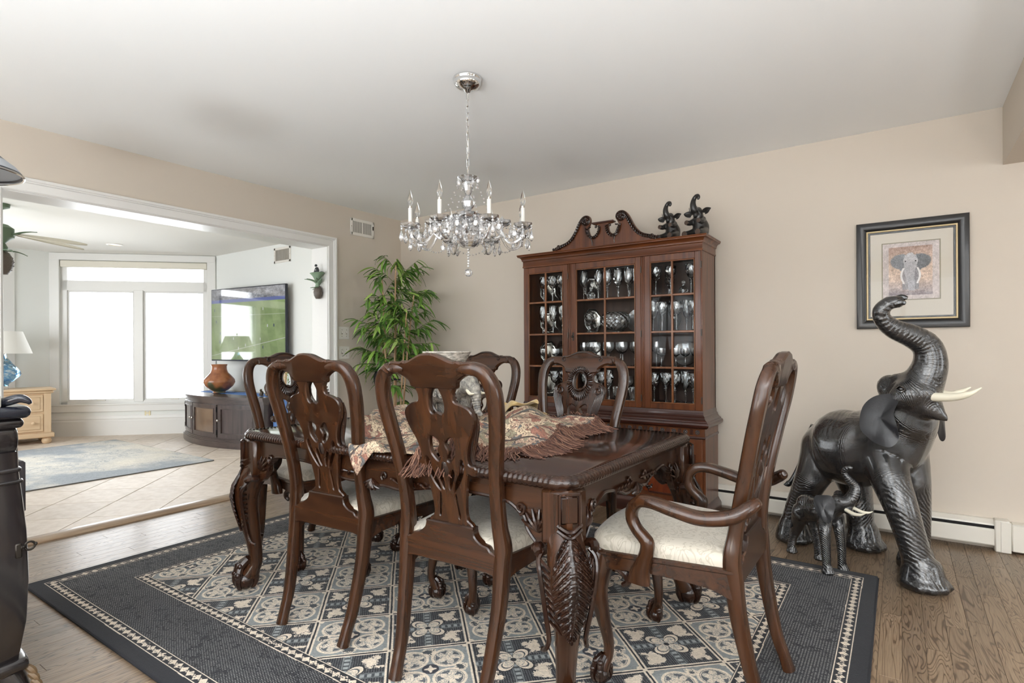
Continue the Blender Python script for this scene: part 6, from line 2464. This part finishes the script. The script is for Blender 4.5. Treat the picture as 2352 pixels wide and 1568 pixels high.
# bow-front media console
MC = thing('media_console', 'dark bow-front media console with glass centre door under the television', 'console', (-2.43, RY_ - .02, TZ))
M_esp = wood('espresso_wood', rgb(52, 42, 40), rgb(86, 72, 68), .35, .4, 0, 6)
M_esp_v = wood('espresso_wood_upright', rgb(50, 41, 40), rgb(84, 70, 68), .35, .4, 2, 6)
HWc = .86
def bow(x, inset=0.0, ext=0.0):
    u = x / HWc
    return -(.42 + .20 * (1 - u * u)) - ext + inset
def bow_outline(ext, n=20):
    hw_ = HWc + ext
    pts = [(-hw_, -.0), ]
    pts += [(-hw_ + 2 * hw_ * i / n, bow((-hw_ + 2 * hw_ * i / n) * HWc / hw_, 0, ext)) for i in range(n + 1)]
    pts += [(hw_, -.0)]
    return pts
def slab(ext, z0, z1, name, m, bev=.0):
    b = MB().prism(bow_outline(ext), z0, z1, 'z')
    return b.build(name, m, MC, smooth=True, angle=30)
slab(.0, .10, .50, 'carcass', M_esp_v)
slab(.045, .555, .578, 'top', M_esp); slab(.03, .535, .555, 'top_moulding', M_esp); slab(.012, .50, .535, 'frieze', M_esp)
slab(.03, .0, .07, 'plinth', M_esp); slab(.018, .07, .085, 'plinth_moulding', M_esp); slab(.008, .085, .10, 'plinth_bead', M_esp)
def curved_panel(x0, x1, z0, z1, out, th):
    n = 8
    b = MB()
    vs = []
    for i in range(n + 1):
        x = x0 + (x1 - x0) * i / n
        y = bow(x)
        vs += [(x, y - out, z0), (x, y - out, z1), (x, y - out + th, z1), (x, y - out + th, z0)]
    fs = [(0, 1, 2, 3), (n * 4 + 3, n * 4 + 2, n * 4 + 1, n * 4)]
    for i in range(n):
        for k in range(4):
            q = (k + 1) % 4
            fs.append((i * 4 + k, (i + 1) * 4 + k, (i + 1) * 4 + q, i * 4 + q))
    return b.add(vs, fs)
M_insglass = mat('dark_cabinet_glass', rgb(120, 100, 84), .06, coat=.5)
for k, (x0, x1) in enumerate(((-.84, -.325), (-.305, .245), (.265, .80))):
    z0, z1 = .115, .485
    st = .05
    b = MB()
    b.merge(curved_panel(x0, x0 + st, z0, z1, .02, .025)); b.merge(curved_panel(x1 - st, x1, z0, z1, .02, .025))
    b.merge(curved_panel(x0 + st, x1 - st, z0, z0 + .045, .02, .025)); b.merge(curved_panel(x0 + st, x1 - st, z1 - .045, z1, .02, .025))
    d = b.build('door', M_esp_v, MC, angle=30)
    curved_panel(x0 + st, x1 - st, z0 + .045, z1 - .045, .009, .008).build('door_panel' if k != 1 else 'glass_panel', M_esp_v if k != 1 else M_insglass, d, angle=30)
    bd = MB()
    for (a0, a1, c0, c1) in ((x0 + st - .004, x0 + st + .006, z0 + .04, z1 - .04), (x1 - st - .006, x1 - st + .004, z0 + .04, z1 - .04), (x0 + st, x1 - st, z0 + .04, z0 + .05), (x0 + st, x1 - st, z1 - .05, z1 - .04)):
        bd.merge(curved_panel(a0, a1, c0, c1, .024, .02))
    bd.build('panel_bead', M_esp, d, angle=30)
    kx = x1 - .03 if k == 0 else x0 + .028
    kb = MB().lathe([(.006, 0), (.005, .012), (.013, .018), (.014, .026), (.008, .031), (0, .032)], 12, M=Matrix.Rotation(math.pi / 2, 4, 'X'), c=(kx, bow(kx) - .02, .31))
    kb.build('knob', M_nickel, d)
    for z in (.17, .43):
        hx = x0 - .002 if k == 0 else x1 + .002
        MB().bbox(hx - .004, hx + .004, bow(hx) - .026, bow(hx) - .01, z - .03, z + .03, .002).build('hinge', M_black, d)
CT = TZ + .578
# blue runner over the console, hanging at its right end
M_blue = mat('blue_cloth', rgb(52, 92, 172), .85)
t = NT(M_blue)
t.col(t.ramp(t.noise(t.coord('Object', (1, 1, .4)), 60, 3, .6), [(.3, rgb(70, 112, 180)), (.7, rgb(112, 150, 210))]))
def runner(u, v):
    s = u * 2.25
    y = -.10 - .24 * v
    xr = HWc + .052
    x0 = -.78
    if x0 + s < xr:
        return (x0 + s, y, .5795 + .0012 * math.sin(s * 9 + v * 4))
    dd = x0 + s - xr
    return (xr + .004 + .004 * math.sin(v * 11), y, .5795 - dd)
b = MB().grid(runner, 60, 8)
ro = b.build('table_runner', M_blue, angle=180); ro.location = MC.location
ro.modifiers.new('thick', 'SOLIDIFY').thickness = .002
tag(ro, 'blue cloth runner along the media console hanging over its right end', 'runner')
# vase
M_vase = mat('copper_glaze', rgb(150, 92, 58), .28, coat=.4)
t = NT(M_vase)
n3 = t.noise(t.coord('Object'), 6, 4, .6)
n4 = t.noise(t.coord('Object', (1, 1, 1), (1, 2, 0)), 3.2, 2, .5)
a = t.ramp(n3, [(.3, rgb(106, 58, 42)), (.5, rgb(158, 98, 62)), (.75, rgb(186, 128, 84))])
t.col(t.mix(a, rgb(84, 86, 62), t.ramp(n4, [(.56, (0, 0, 0, 1)), (.62, (1, 1, 1, 1))])))
b = MB().lathe([(0, 0), (.068, 0), (.072, .006), (.068, .018), (.1, .035), (.155, .085), (.178, .13), (.172, .165), (.135, .21), (.098, .25), (.086, .285), (.083, .325), (.092, .345), (.09, .35), (.082, .348), (.076, .32), (.078, .28), (.09, .25), (.12, .21), (.15, .15), (.1, .05), (0, .03)], 32)
o = b.build('pottery_vase', M_vase); o.location = (-2.69, -.45, CT + .0045)
tag(o, 'round copper-glazed pottery vase on the media console in front of the television', 'vase')
e = thing('small_box', 'small silver grey box beside the vase on the media console', 'box', (-2.93, -.33, CT + .0005 + .0035), math.radians(10))
MB().bbox(-.075, .075, -.045, .045, 0, .045, .004).build('box_body', mat('silver_grey', rgb(176, 176, 180), .4), e)
MB().bbox(-.077, .077, -.047, .047, .045, .062, .004).build('lid', bpy.data.materials['silver_grey'], e)
# framed photo and small figures at the right end
e = thing('photo_frame', 'small wooden easel-back picture frame standing at the right of the media console', 'picture', (-1.62, -.36, CT + .0045), math.radians(35))
fr3 = frame_ring([(0, 0), (0, .012), (.01, .016), (.02, .012), (.022, .004)], .11, .14)
Mt = Matrix.Translation((0, 0, .14)) @ Matrix.Rotation(-.22, 4, 'X')
q = MB().merge(fr3, Mt); q.v = [(x, y, z + .006) for x, y, z in q.v]; q.build('frame_moulding', wood('light_frame', rgb(150, 118, 84), rgb(190, 158, 116), .5, .1, 2, 6), e)
q = MB().merge(MB().box(-.105, .105, -.004, .004, -.135, .135), Mt); q.v = [(x, y, z + .006) for x, y, z in q.v]; q.build('photograph', mat('sepia_photo', rgb(206, 190, 164), .5), e, smooth=False)
q = MB(); tube(q, [(0, .035, .2, .005), (0, .09, .002, .005)], 1, 6); q.build('easel_leg', M_iron, e)
e = thing('white_candlestick', 'short white column beside the picture frame on the media console', 'candlestick', (-1.53, -.44, CT + .0045))
MB().lathe([(0, 0), (.028, 0), (.028, .012), (.018, .018), (.018, .12), (.026, .126), (.028, .14), (0, .14)], 16).build('column', M_plastic, e)
M_fig = mat('bronze_figure', rgb(84, 72, 58), .5)
for k, (x, y, s) in enumerate(((-1.72, -.40, 1.0), (-1.79, -.44, .8))):
    e = thing('bronze_figurine', ('left' if k else 'right') + ' small brown bronze animal figurine at the right of the console', 'figurine', (x, y, CT + .0045), .4 * k)
    q = MB(); q.lathe([(0, 0), (.03 * s, 0), (.03 * s, .008 * s), (0, .008 * s)], 14)
    q.ell((0, 0, .04 * s), (.024 * s, .03 * s, .034 * s), 12, 8); q.ell((0, -.022 * s, .078 * s), (.016 * s, .02 * s, .018 * s), 10, 8)
    for sx in (-1, 1):
        tube(q, [(sx * .014 * s, -.02 * s, .04 * s, .008 * s), (sx * .016 * s, -.03 * s, .009 * s, .007 * s)], 2, 6); q.ell((sx * .012 * s, -.014 * s, .096 * s), (.006 * s, .004 * s, .009 * s), 6, 5)
    me = remesh(q, .004, 'figure', 2); obj('figure', me, M_fig, e, angle=180, fix=False)
e = thing('green_sprig', 'slim bottle holding a green sprig at the right end of the console', 'plant', (-1.50, -.30, CT + .0045))
MB().lathe([(0, 0), (.02, 0), (.022, .03), (.012, .07), (.008, .1), (.009, .12), (0, .12)], 12).build('bottle', M_glass, e)
q = MB(); tube(q, [(0, 0, .02, .002), (.004, .0, .2, .002), (.0, .01, .3, .0012)], 4, 5)
for k in range(7):
    q.merge(LMB[2], Matrix.Translation((0, 0, .14 + .022 * k)) @ Matrix.Rotation(k * 2.4, 4, 'Z') @ Matrix.Rotation(-.7, 4, 'Y') @ Matrix.Scale(.6, 4))
q.build('sprig', M_leaf, e, angle=180, fix=False)

# sunroom rug
def rug2():
    w, h = 600, 380
    n = fnoise(h, w, 2.2, 77, (1.0, .8), 1); n2 = fnoise(h, w, 1.2, 72, lo=4); n3_ = fnoise(h, w, .4, 73)
    A = np.empty((h, w, 3)); A[:] = C8(206, 203, 196)
    k = np.clip((n - .1) * .9, 0, 1)[..., None]
    A = A * (1 - k) + C8(160, 166, 172) * k
    k = np.clip((-n - .5) * .9, 0, 1)[..., None]
    A = A * (1 - k) + C8(222, 216, 204) * k
    A[np.abs(n + .15 + n2 * .15) < .06] = C8(158, 164, 170)
    return A + (n3_ * .03)[..., None]
M_rug2, t = img_mat('abstract_rug', picture('abstract_rug', rug2()), .95)
r2 = thing('sunroom_rug', 'pale grey and blue abstract rug on the tiled sunroom floor', 'rug', (-2.6, -2.0, TZ))
b = MB().grid(lambda u, v: ((u - .5) * 2.34, (v - .5) * 1.66, .010 + .0008 * math.sin(u * 21) * math.sin(v * 17)), 30, 24)
me = b.mesh('rug_pile'); uv_planar(me, lambda c: (c.x / 2.34 + .5, c.y / 1.66 + .5)); obj('rug_pile', me, M_rug2, r2, fix=False)
b = MB().sweep([(x, y, .0055) for x, y in rrect(1.17, .83, .015, 4)], .0052, 6, closed=True, ref=(0, 0, 1)); b.build('rug_binding', mat('grey_binding', rgb(110, 110, 108), .9), r2)
MB().box(-1.165, 1.165, -.825, .825, .0005, .008).build('rug_backing', bpy.data.materials['grey_binding'], r2, smooth=False)

# pine chest with a table lamp
M_pine = wood('bleached_pine', rgb(214, 184, 148), rgb(228, 202, 168), .45, .1, 0, 5)
M_pine_v = wood('bleached_pine_upright', rgb(214, 184, 148), rgb(228, 202, 168), .45, .1, 2, 5)
ns = thing('pine_chest', 'pale pine two-drawer chest by the sunroom window', 'chest', (-4.16, -1.66, TZ), math.radians(80))
# local: front faces -Y, width along -X from the right front corner at the origin
CWd, CDp, CHt = .74, .46, .66
b = MB(); b.bbox(-CWd + .03, -.03, .03, CDp, .10, CHt - .03, .003); b.build('carcass', M_pine_v, ns)
MB().bbox(-CWd - .015, .015, -.015, CDp + .005, CHt - .026, CHt, .008).build('top', M_pine, ns)
MB().bbox(-CWd + .005, -.005, .005, CDp, CHt - .06, CHt - .026, .012).build('top_moulding', M_pine, ns)
MB().bbox(-CWd, -.0, .0, CDp, .075, .13, .008).build('base_moulding', M_pine, ns)
MB().bbox(-CWd + .03, -CWd + .10, .018, .05, .13, CHt - .06, .003).build('corner_stile', M_pine_v, ns)
MB().bbox(-.10, -.03, .018, .05, .13, CHt - .06, .003).build('corner_stile', M_pine_v, ns)
for z0, z1 in ((.15, .36), (.385, .585)):
    d = MB().bbox(-CWd + .105, -.105, .012, .05, z0, z1, .004).build('drawer', M_pine, ns)
    MB().bbox(-CWd + .13, -.13, .006, .02, z0 + .025, z1 - .025, .006).build('drawer_panel', M_pine, d)
    for kx in (-CWd + .2, -.2):
        MB().lathe([(.009, 0), (.008, .012), (.017, .02), (.018, .028), (.01, .034), (0, .035)], 14, M=Matrix.Rotation(math.pi / 2, 4, 'X'), c=(kx, .008, (z0 + z1) / 2)).build('knob', M_pine, d)
for x in (-CWd + .07, -.07):
    for y in (.06, CDp - .06):
        MB().lathe([(0, 0), (.03, 0), (.044, .012), (.05, .035), (.044, .06), (.03, .076), (0, .076)], 18, c=(x, y, 0)).build('bun_foot', M_pine, ns)
lp_ = Vector((-4.16, -1.66, 0)) + Matrix.Rotation(math.radians(80), 3, 'Z') @ Vector((-.45, .25, 0))
lpz = TZ + CHt + .0005
la = thing('table_lamp', 'table lamp with blue swirled glass base and white shade on the pine chest', 'lamp', (lp_.x, lp_.y, lpz))
M_bluegl = mat('blue_swirl_glass', rgb(170, 214, 240), .03, trans=.85, ior=1.4)
t = NT(M_bluegl)
t.col(t.ramp(t.noise(t.coord('Object', (1, 1, 1.6)), 9, 3, .6, 1.5), [(.35, rgb(60, 130, 206)), (.5, rgb(150, 206, 238)), (.6, (1, 1, 1, 1))]))
t.bump(t.noise(t.coord('Object'), 22, 2), .6, .01)
LS = 1.16
def sc2(p): return [(r * LS, z * LS) for r, z in p]
MB().lathe(sc2([(0, 0), (.06, 0), (.06, .03), (.0, .03)]), 4, M=Matrix.Rotation(.5, 4, 'Z')).build('acrylic_base', M_glass, la, smooth=False)
MB().lathe(sc2([(0, .03), (.045, .03), (.05, .05), (.09, .085), (.135, .125), (.148, .15), (.14, .175), (.11, .22), (.075, .265), (.045, .31), (.032, .34), (.03, .355), (0, .355)]), 28).build('glass_body', M_bluegl, la)
MB().lathe(sc2([(.008, .03), (.008, .38), (0, .38)]), 8).build('stem', M_chrome, la)
MB().lathe(sc2([(.03, .352), (.03, .362), (.012, .368), (.012, .4), (0, .4)]), 14).build('collar', M_chrome, la)
M_shade = mat('white_linen_shade', rgb(236, 234, 228), .9)
b = MB().lathe(sc2([(.236, .36), (.158, .585), (.156, .585), (.234, .36)]), 40); b.f = [f for f in b.f if len(f) == 4]; b.build('lamp_shade', M_shade, la)
MB().lathe(sc2([(.004, .4), (.004, .60), (.012, .605), (.008, .625), (0, .63)]), 10).build('finial', M_plastic, la)
q = MB()
for k in range(3):
    a = 2 * math.pi * k / 3
    tube(q, [(0, 0, .575 * LS, .002), (.156 * LS * math.cos(a), .156 * LS * math.sin(a), .583 * LS, .002)], 1, 5)
q.build('shade_spider', M_nickel, la)

# ceiling fan with pineapple housing and leaf-shaped blades
fa = thing('ceiling_fan', 'ceiling fan with pineapple housing and leaf blades at the left of the sunroom', 'ceiling fan', (-2.2, -2.60, SH))
M_pine_ap = mat('bronze_pineapple', rgb(92, 82, 74), .45)
def pineapple(r, hh, z0, rows=11, n=16):
    vs = []
    for k in range(rows * 3 + 1):
        t_ = k / (rows * 3)
        rad = r * math.sin(math.pi * (.09 + .83 * t_)) ** .55
        for i in range(n * 3):
            a = 2 * math.pi * i / (n * 3)
            q1 = math.cos(n * a + t_ * rows * math.pi) ; q2 = math.cos(n * a - t_ * rows * math.pi)
            bump_ = .055 * (max(q1, -.4) * max(q2, -.4) if True else 0) + .03 * (q1 + q2) * .5
            rr_ = rad * (1 + bump_)
            vs.append((rr_ * math.cos(a), rr_ * math.sin(a), z0 + hh * t_))
    m_ = n * 3
    fs = [tuple(range(m_ - 1, -1, -1)), tuple(rows * 3 * m_ + i for i in range(m_))]
    for k in range(rows * 3):
        for i in range(m_):
            j = (i + 1) % m_
            fs.append((k * m_ + i, k * m_ + j, (k + 1) * m_ + j, (k + 1) * m_ + i))
    mb = MB(); mb.add(vs, fs); return mb
pineapple(.085, .2, 1.79 - SH).build('pineapple', M_pine_ap, fa, angle=180)
M_palm = mat('green_grey_palm', rgb(96, 116, 92), .5)
for k in range(10):
    a = 2 * math.pi * k / 10 + .25
    up = k % 2
    lf = leaf_mesh(.26 if up else .16, .028 if up else .02, .75)
    q = MB().merge(lf, Matrix.Translation((.02 * math.cos(a), .02 * math.sin(a), (2.08 if up else 1.985) - SH)) @ Matrix.Rotation(a, 4, 'Z') @ Matrix.Rotation(-.75 if up else -.3, 4, 'Y'))
    o = q.build('crown_leaf', M_palm, fa, angle=180, fix=False); o.modifiers.new('thick', 'SOLIDIFY').thickness = .004
MB().lathe([(.03, 1.985 - SH), (.05, 2.02 - SH), (.03, 2.06 - SH), (.06, 2.09 - SH), (.09, 2.11 - SH), (.09, 2.19 - SH), (.05, 2.22 - SH), (.014, 2.23 - SH), (.014, 2.35 - SH), (.06, 2.37 - SH), (.065, SH - SH), (0, 0)], 24).build('motor_housing', M_palm, fa)
M_blade = mat('cream_blade', rgb(206, 200, 182), .5)
def blade():
    pts = crom([(.10, .02), (.2, .055), (.38, .075), (.5, .07), (.585, .03), (.605, 0), (.585, -.03), (.5, -.07), (.38, -.075), (.2, -.055), (.10, -.02)], 4)
    b = MB().prism(pts, -.004, .004, 'z')
    b.warp(lambda x, y, z: (x, y, z + y * .32 - (x - .1) * .10))
    return b
bo_ = None
for k in range(3):
    for off in (-14, 14):
        a = YAW + math.radians(42 + 120 * k + off)
        if bo_ is None:
            o = blade().build('blade', M_blade, fa, smooth=False); bo_ = o.data
        else:
            o = bpy.data.objects.new('blade', bo_); COL.objects.link(o); o.parent = fa
        o.location = (0, 0, 2.145 - SH); o.rotation_euler = (0, 0, a)

# pineapple sconce with a little monkey, on the jamb
sx_, sy_ = -.085, OY1 - .0
sco = thing('pineapple_sconce', 'green and bronze pineapple wall sconce topped by a little monkey on the white jamb', 'sconce', (sx_, sy_, 1.58))
q = pineapple(.045, .115, 0, 8, 12); q.v = [(x, y * .75 - .038, z) for x, y, z in q.v]
q.build('pineapple', M_pine_ap, sco, angle=180)
M_verd = mat('verdigris', rgb(124, 146, 120), .6)
for k, (a, L_, z0, tilt) in enumerate([(-2.9, .12, .14, .95), (-2.4, .13, .15, .8), (-1.57, .13, .15, .75), (-.8, .12, .15, .85), (-.25, .11, .14, 1.0), (-2.0, .07, .115, .5), (-1.1, .07, .115, .5), (-2.8, .06, .11, .4)]):
    lf = leaf_mesh(L_, .022, .7)
    q = MB().merge(lf, Matrix.Translation((0, -.035, z0 - .03)) @ Matrix.Rotation(a, 4, 'Z') @ Matrix.Rotation(-tilt, 4, 'Y'))
    o = q.build('crown_leaf', M_verd, sco, angle=180, fix=False); o.modifiers.new('thick', 'SOLIDIFY').thickness = .003
q = MB().lathe([(.02, .09), (.024, .11), (.018, .13), (.03, .17), (.05, .2), (.075, .222), (.085, .228), (.08, .232), (0, .226)], 20); q.v = [(x * 1.05, y * .55 - .046, z) for x, y, z in q.v]
q.build('leaf_dish', M_verd, sco)
mk = MB()
tube(mk, [(.0, -.045, .236, .016), (.004, -.045, .256, .015), (-.004, -.047, .278, .012)], 4, 10)
mk.ell((-.012, -.049, .298), (.013, .012, .012), 12, 8); mk.ell((-.022, -.051, .294), (.007, .007, .006), 8, 6)
tube(mk, [(.002, -.04, .282, .005), (-.012, -.036, .262, .004), (-.022, -.04, .246, .004)], 3, 6); tube(mk, [(.002, -.056, .282, .005), (-.012, -.06, .262, .004), (-.02, -.06, .246, .004)], 3, 6)
tube(mk, [(.008, -.045, .24, .009), (-.014, -.035, .245, .008), (-.026, -.036, .236, .006)], 3, 6); tube(mk, [(.008, -.05, .24, .009), (-.014, -.058, .245, .008), (-.026, -.058, .236, .006)], 3, 6)
tube(mk, [(.012, -.045, .24, .004), (.03, -.045, .235, .0035), (.06, -.043, .238, .003), (.088, -.042, .232, .0025)], 4, 6)
me = remesh(mk, .0026, 'monkey', 2); obj('monkey', me, mat('dark_bronze', rgb(48, 50, 50), .45), sco, angle=180, fix=False)

# ------------------------------------------------------------------ black commode at the left edge, with its lamp
M_lac = mat('black_lacquer', rgb(34, 31, 32), .2, coat=.8, spec=.8)
M_marble = mat('dark_marble_top', rgb(34, 37, 46), .12, coat=.5)
M_worn = mat('worn_gilt_wood', rgb(104, 84, 60), .5)
cm_ = thing('black_commode', 'black lacquered bombe commode at the left edge of the room', 'commode', (1.475, -3.785, 0))
# local x -.48...48 ; front faces +Y at y=.30 ; plan outline bows out
def com_outline(f, o=0.0, n=14):
    hx, hy = .46 * f + o, .30 * f + o
    pts = []
    ctrl = [(-hx, -.16), (-hx - .004, .08), (-hx + .006, hy - .04), (-hx + .045, hy - .004), (-.2, hy + .004), (0, hy + .008), (.2, hy + .004), (hx - .045, hy - .004), (hx - .006, hy - .04), (hx + .004, .08), (hx, -.16)]
    return crom(ctrl, 4)
prof = [(.14, .94), (.18, .955), (.26, .985), (.40, 1.0), (.55, .99), (.66, .965), (.74, .945), (.80, .94)]
vs, fs = [], []
rows = []
for z, f in prof:
    ol_ = com_outline(f)
    rows.append(len(ol_)); vs += [(x, y, z) for x, y in ol_]
n = rows[0]
for r in range(len(prof) - 1):
    for i in range(n - 1):
        fs.append((r * n + i, r * n + i + 1, (r + 1) * n + i + 1, (r + 1) * n + i))
    fs.append((r * n + n - 1, r * n, (r + 1) * n, (r + 1) * n + n - 1))
fs += [tuple(range(n)), tuple((len(prof) - 1) * n + i for i in range(n))]
b = MB(); b.add(vs, fs); b.build('carcass', M_lac, cm_, angle=35)
def com_slab(f, o, z0, z1, name, m, bev=.01):
    hz = (z1 - z0) / 2
    lv = [(o - bev + bev * math.cos(math.radians(q)), (z0 + z1) / 2 + hz * math.sin(math.radians(q))) for q in (-90, -60, -30, 0, 30, 60, 90)]
    vs, fs = [], []
    for oo, z in lv:
        vs += [(x, y, z) for x, y in com_outline(f, oo)]
    for r in range(6):
        for i in range(n):
            j = (i + 1) % n
            fs.append((r * n + i, r * n + j, (r + 1) * n + j, (r + 1) * n + i))
    fs += [tuple(range(n - 1, -1, -1)), tuple(6 * n + i for i in range(n))]
    b = MB(); b.add(vs, fs); return b.build(name, m, cm_, angle=50)
com_slab(.94, .026, .905, .945, 'marble_top', M_marble, .016)
com_slab(.94, .012, .875, .905, 'top_moulding', M_lac, .01)
com_slab(.94, .001, .80, .875, 'drawer_rail', M_lac, .006)
com_slab(.945, .006, .735, .75, 'upper_bead', M_lac, .006); com_slab(.945, .009, .70, .712, 'lower_bead', M_lac, .006)
com_slab(.94, .02, .105, .145, 'base_moulding', M_lac, .012)
for x0, x1 in ((-.30, -.01), (.01, .30)):
    d = MB().bbox(x0, x1, .29, .314, .18, .70, .008).build('door', M_lac, cm_)
    MB().bbox(x0 + .035, x1 - .035, .31, .319, .22, .66, .005).build('door_panel', M_lac, d)
d = MB().bbox(.02, .31, .27, .300, .76, .865, .008).build('drawer', M_lac, cm_)
d = MB().bbox(.24, .34, .265, .312, .585, .755, .006).build('side_panel', mat('dusty_black', rgb(62, 58, 62), .4), cm_)
kq = MB()
kq.lathe([(.011, 0), (.011, .004), (.005, .006), (.005, .010), (.007, .012), (.004, .014), (0, .014)], 10, M=Matrix.Rotation(-math.pi / 2, 4, 'X'), c=(.445, .268, .50))
kq.bbox(.435, .455, .255, .272, .47, .515, .003)
tube(kq, [(.445, .280, .50, .0035)] + [(.445, .293 - .013 * math.cos(2 * math.pi * k / 14), .50 + .013 * math.sin(2 * math.pi * k / 14), .0035) for k in range(14)] + [(.445, .280, .50, .0035)], 1, 7)
kq.ell((.445, .309, .502), (.004, .004, .006), 8, 6)
kq.build('ring_key', M_iron, cm_)
for x, y in ((-.40, .25), (.40, .25), (-.40, -.12), (.40, -.12)):
    s = 1 if x > 0 else -1
    g = MB(); tube(g, [(x - s * .02, y - .02, .125, .045), (x, y + (.01 if y > 0 else 0), .08, .035), (x + s * .02, y + (.03 if y > 0 else 0), .04, .022), (x + s * .035, y + (.045 if y > 0 else 0), .018, .018)], 5, 10)
    lo = g.build('leg', M_lac, cm_)
    g = MB()
    for k in range(4):
        tube(g, [(x + s * (.02 + .006 * k), y + (.04 if y > 0 else .0) + .006 * k, .11 - .022 * k, .009), (x + s * (.03 + .006 * k), y + (.052 if y > 0 else .0) + .006 * k, .095 - .022 * k, .011), (x + s * (.034 + .006 * k), y + (.06 if y > 0 else 0) + .004 * k, .078 - .022 * k, .005)], 3, 7)
    g.build('leg_carving', M_worn, lo)
# corner lip of the top
g = MB(); tube(g, [(.40, .215, .948, .012), (.43, .245, .962, .015), (.45, .268, .97, .014), (.46, .285, .962, .010), (.462, .292, .952, .005)], 4, 10); g.build('corner_scroll', M_marble, cm_)
e = thing('ribbed_votive', 'small white ribbed candle cup on the black commode', 'candle', (1.915, -3.575, .9455))
vs = []
g = MB().lathe([(0, 0), (.014, 0), (.0155, .004), (.0155, .034), (.014, .036), (.011, .036), (.011, .03), (0, .03)], 20, oct=.05); g.build('cup', M_plastic, e, smooth=False)
# desk lamp standing on the commode, its shade just reaching into view
dl = thing('metal_lamp', 'lamp with a dark metal shade on the black commode', 'lamp', (1.80, -3.625, .9455))
MB().lathe([(0, 0), (.075, 0), (.078, .008), (.06, .016), (.02, .03), (.012, .05), (.018, .09), (.026, .16), (.018, .24), (.009, .30), (.007, .74), (.012, .75), (0, .76)], 20).build('stand', M_iron, dl)
M_shd = mat('dark_metal_shade', rgb(52, 52, 56), .35, metal=.6)
b = MB().lathe([(.150, .735), (.152, .738), (.135, .76), (.09, .80), (.05, .83), (.048, .83), (.088, .797), (.133, .757), (.149, .737)], 40); b.f = [f for f in b.f if len(f) == 4]
b.build('lamp_shade', M_shd, dl)
b = MB().sweep([(.150 * math.cos(2 * math.pi * k / 48), .150 * math.sin(2 * math.pi * k / 48), .736) for k in range(48)], .004, 6, closed=True); b.build('shade_rim', M_silver, dl)
MB().lathe([(.148, .744), (.132, .765), (.05, .828)], 40).build('shade_lining', mat('grey_lining', rgb(150, 154, 158), .6), dl)
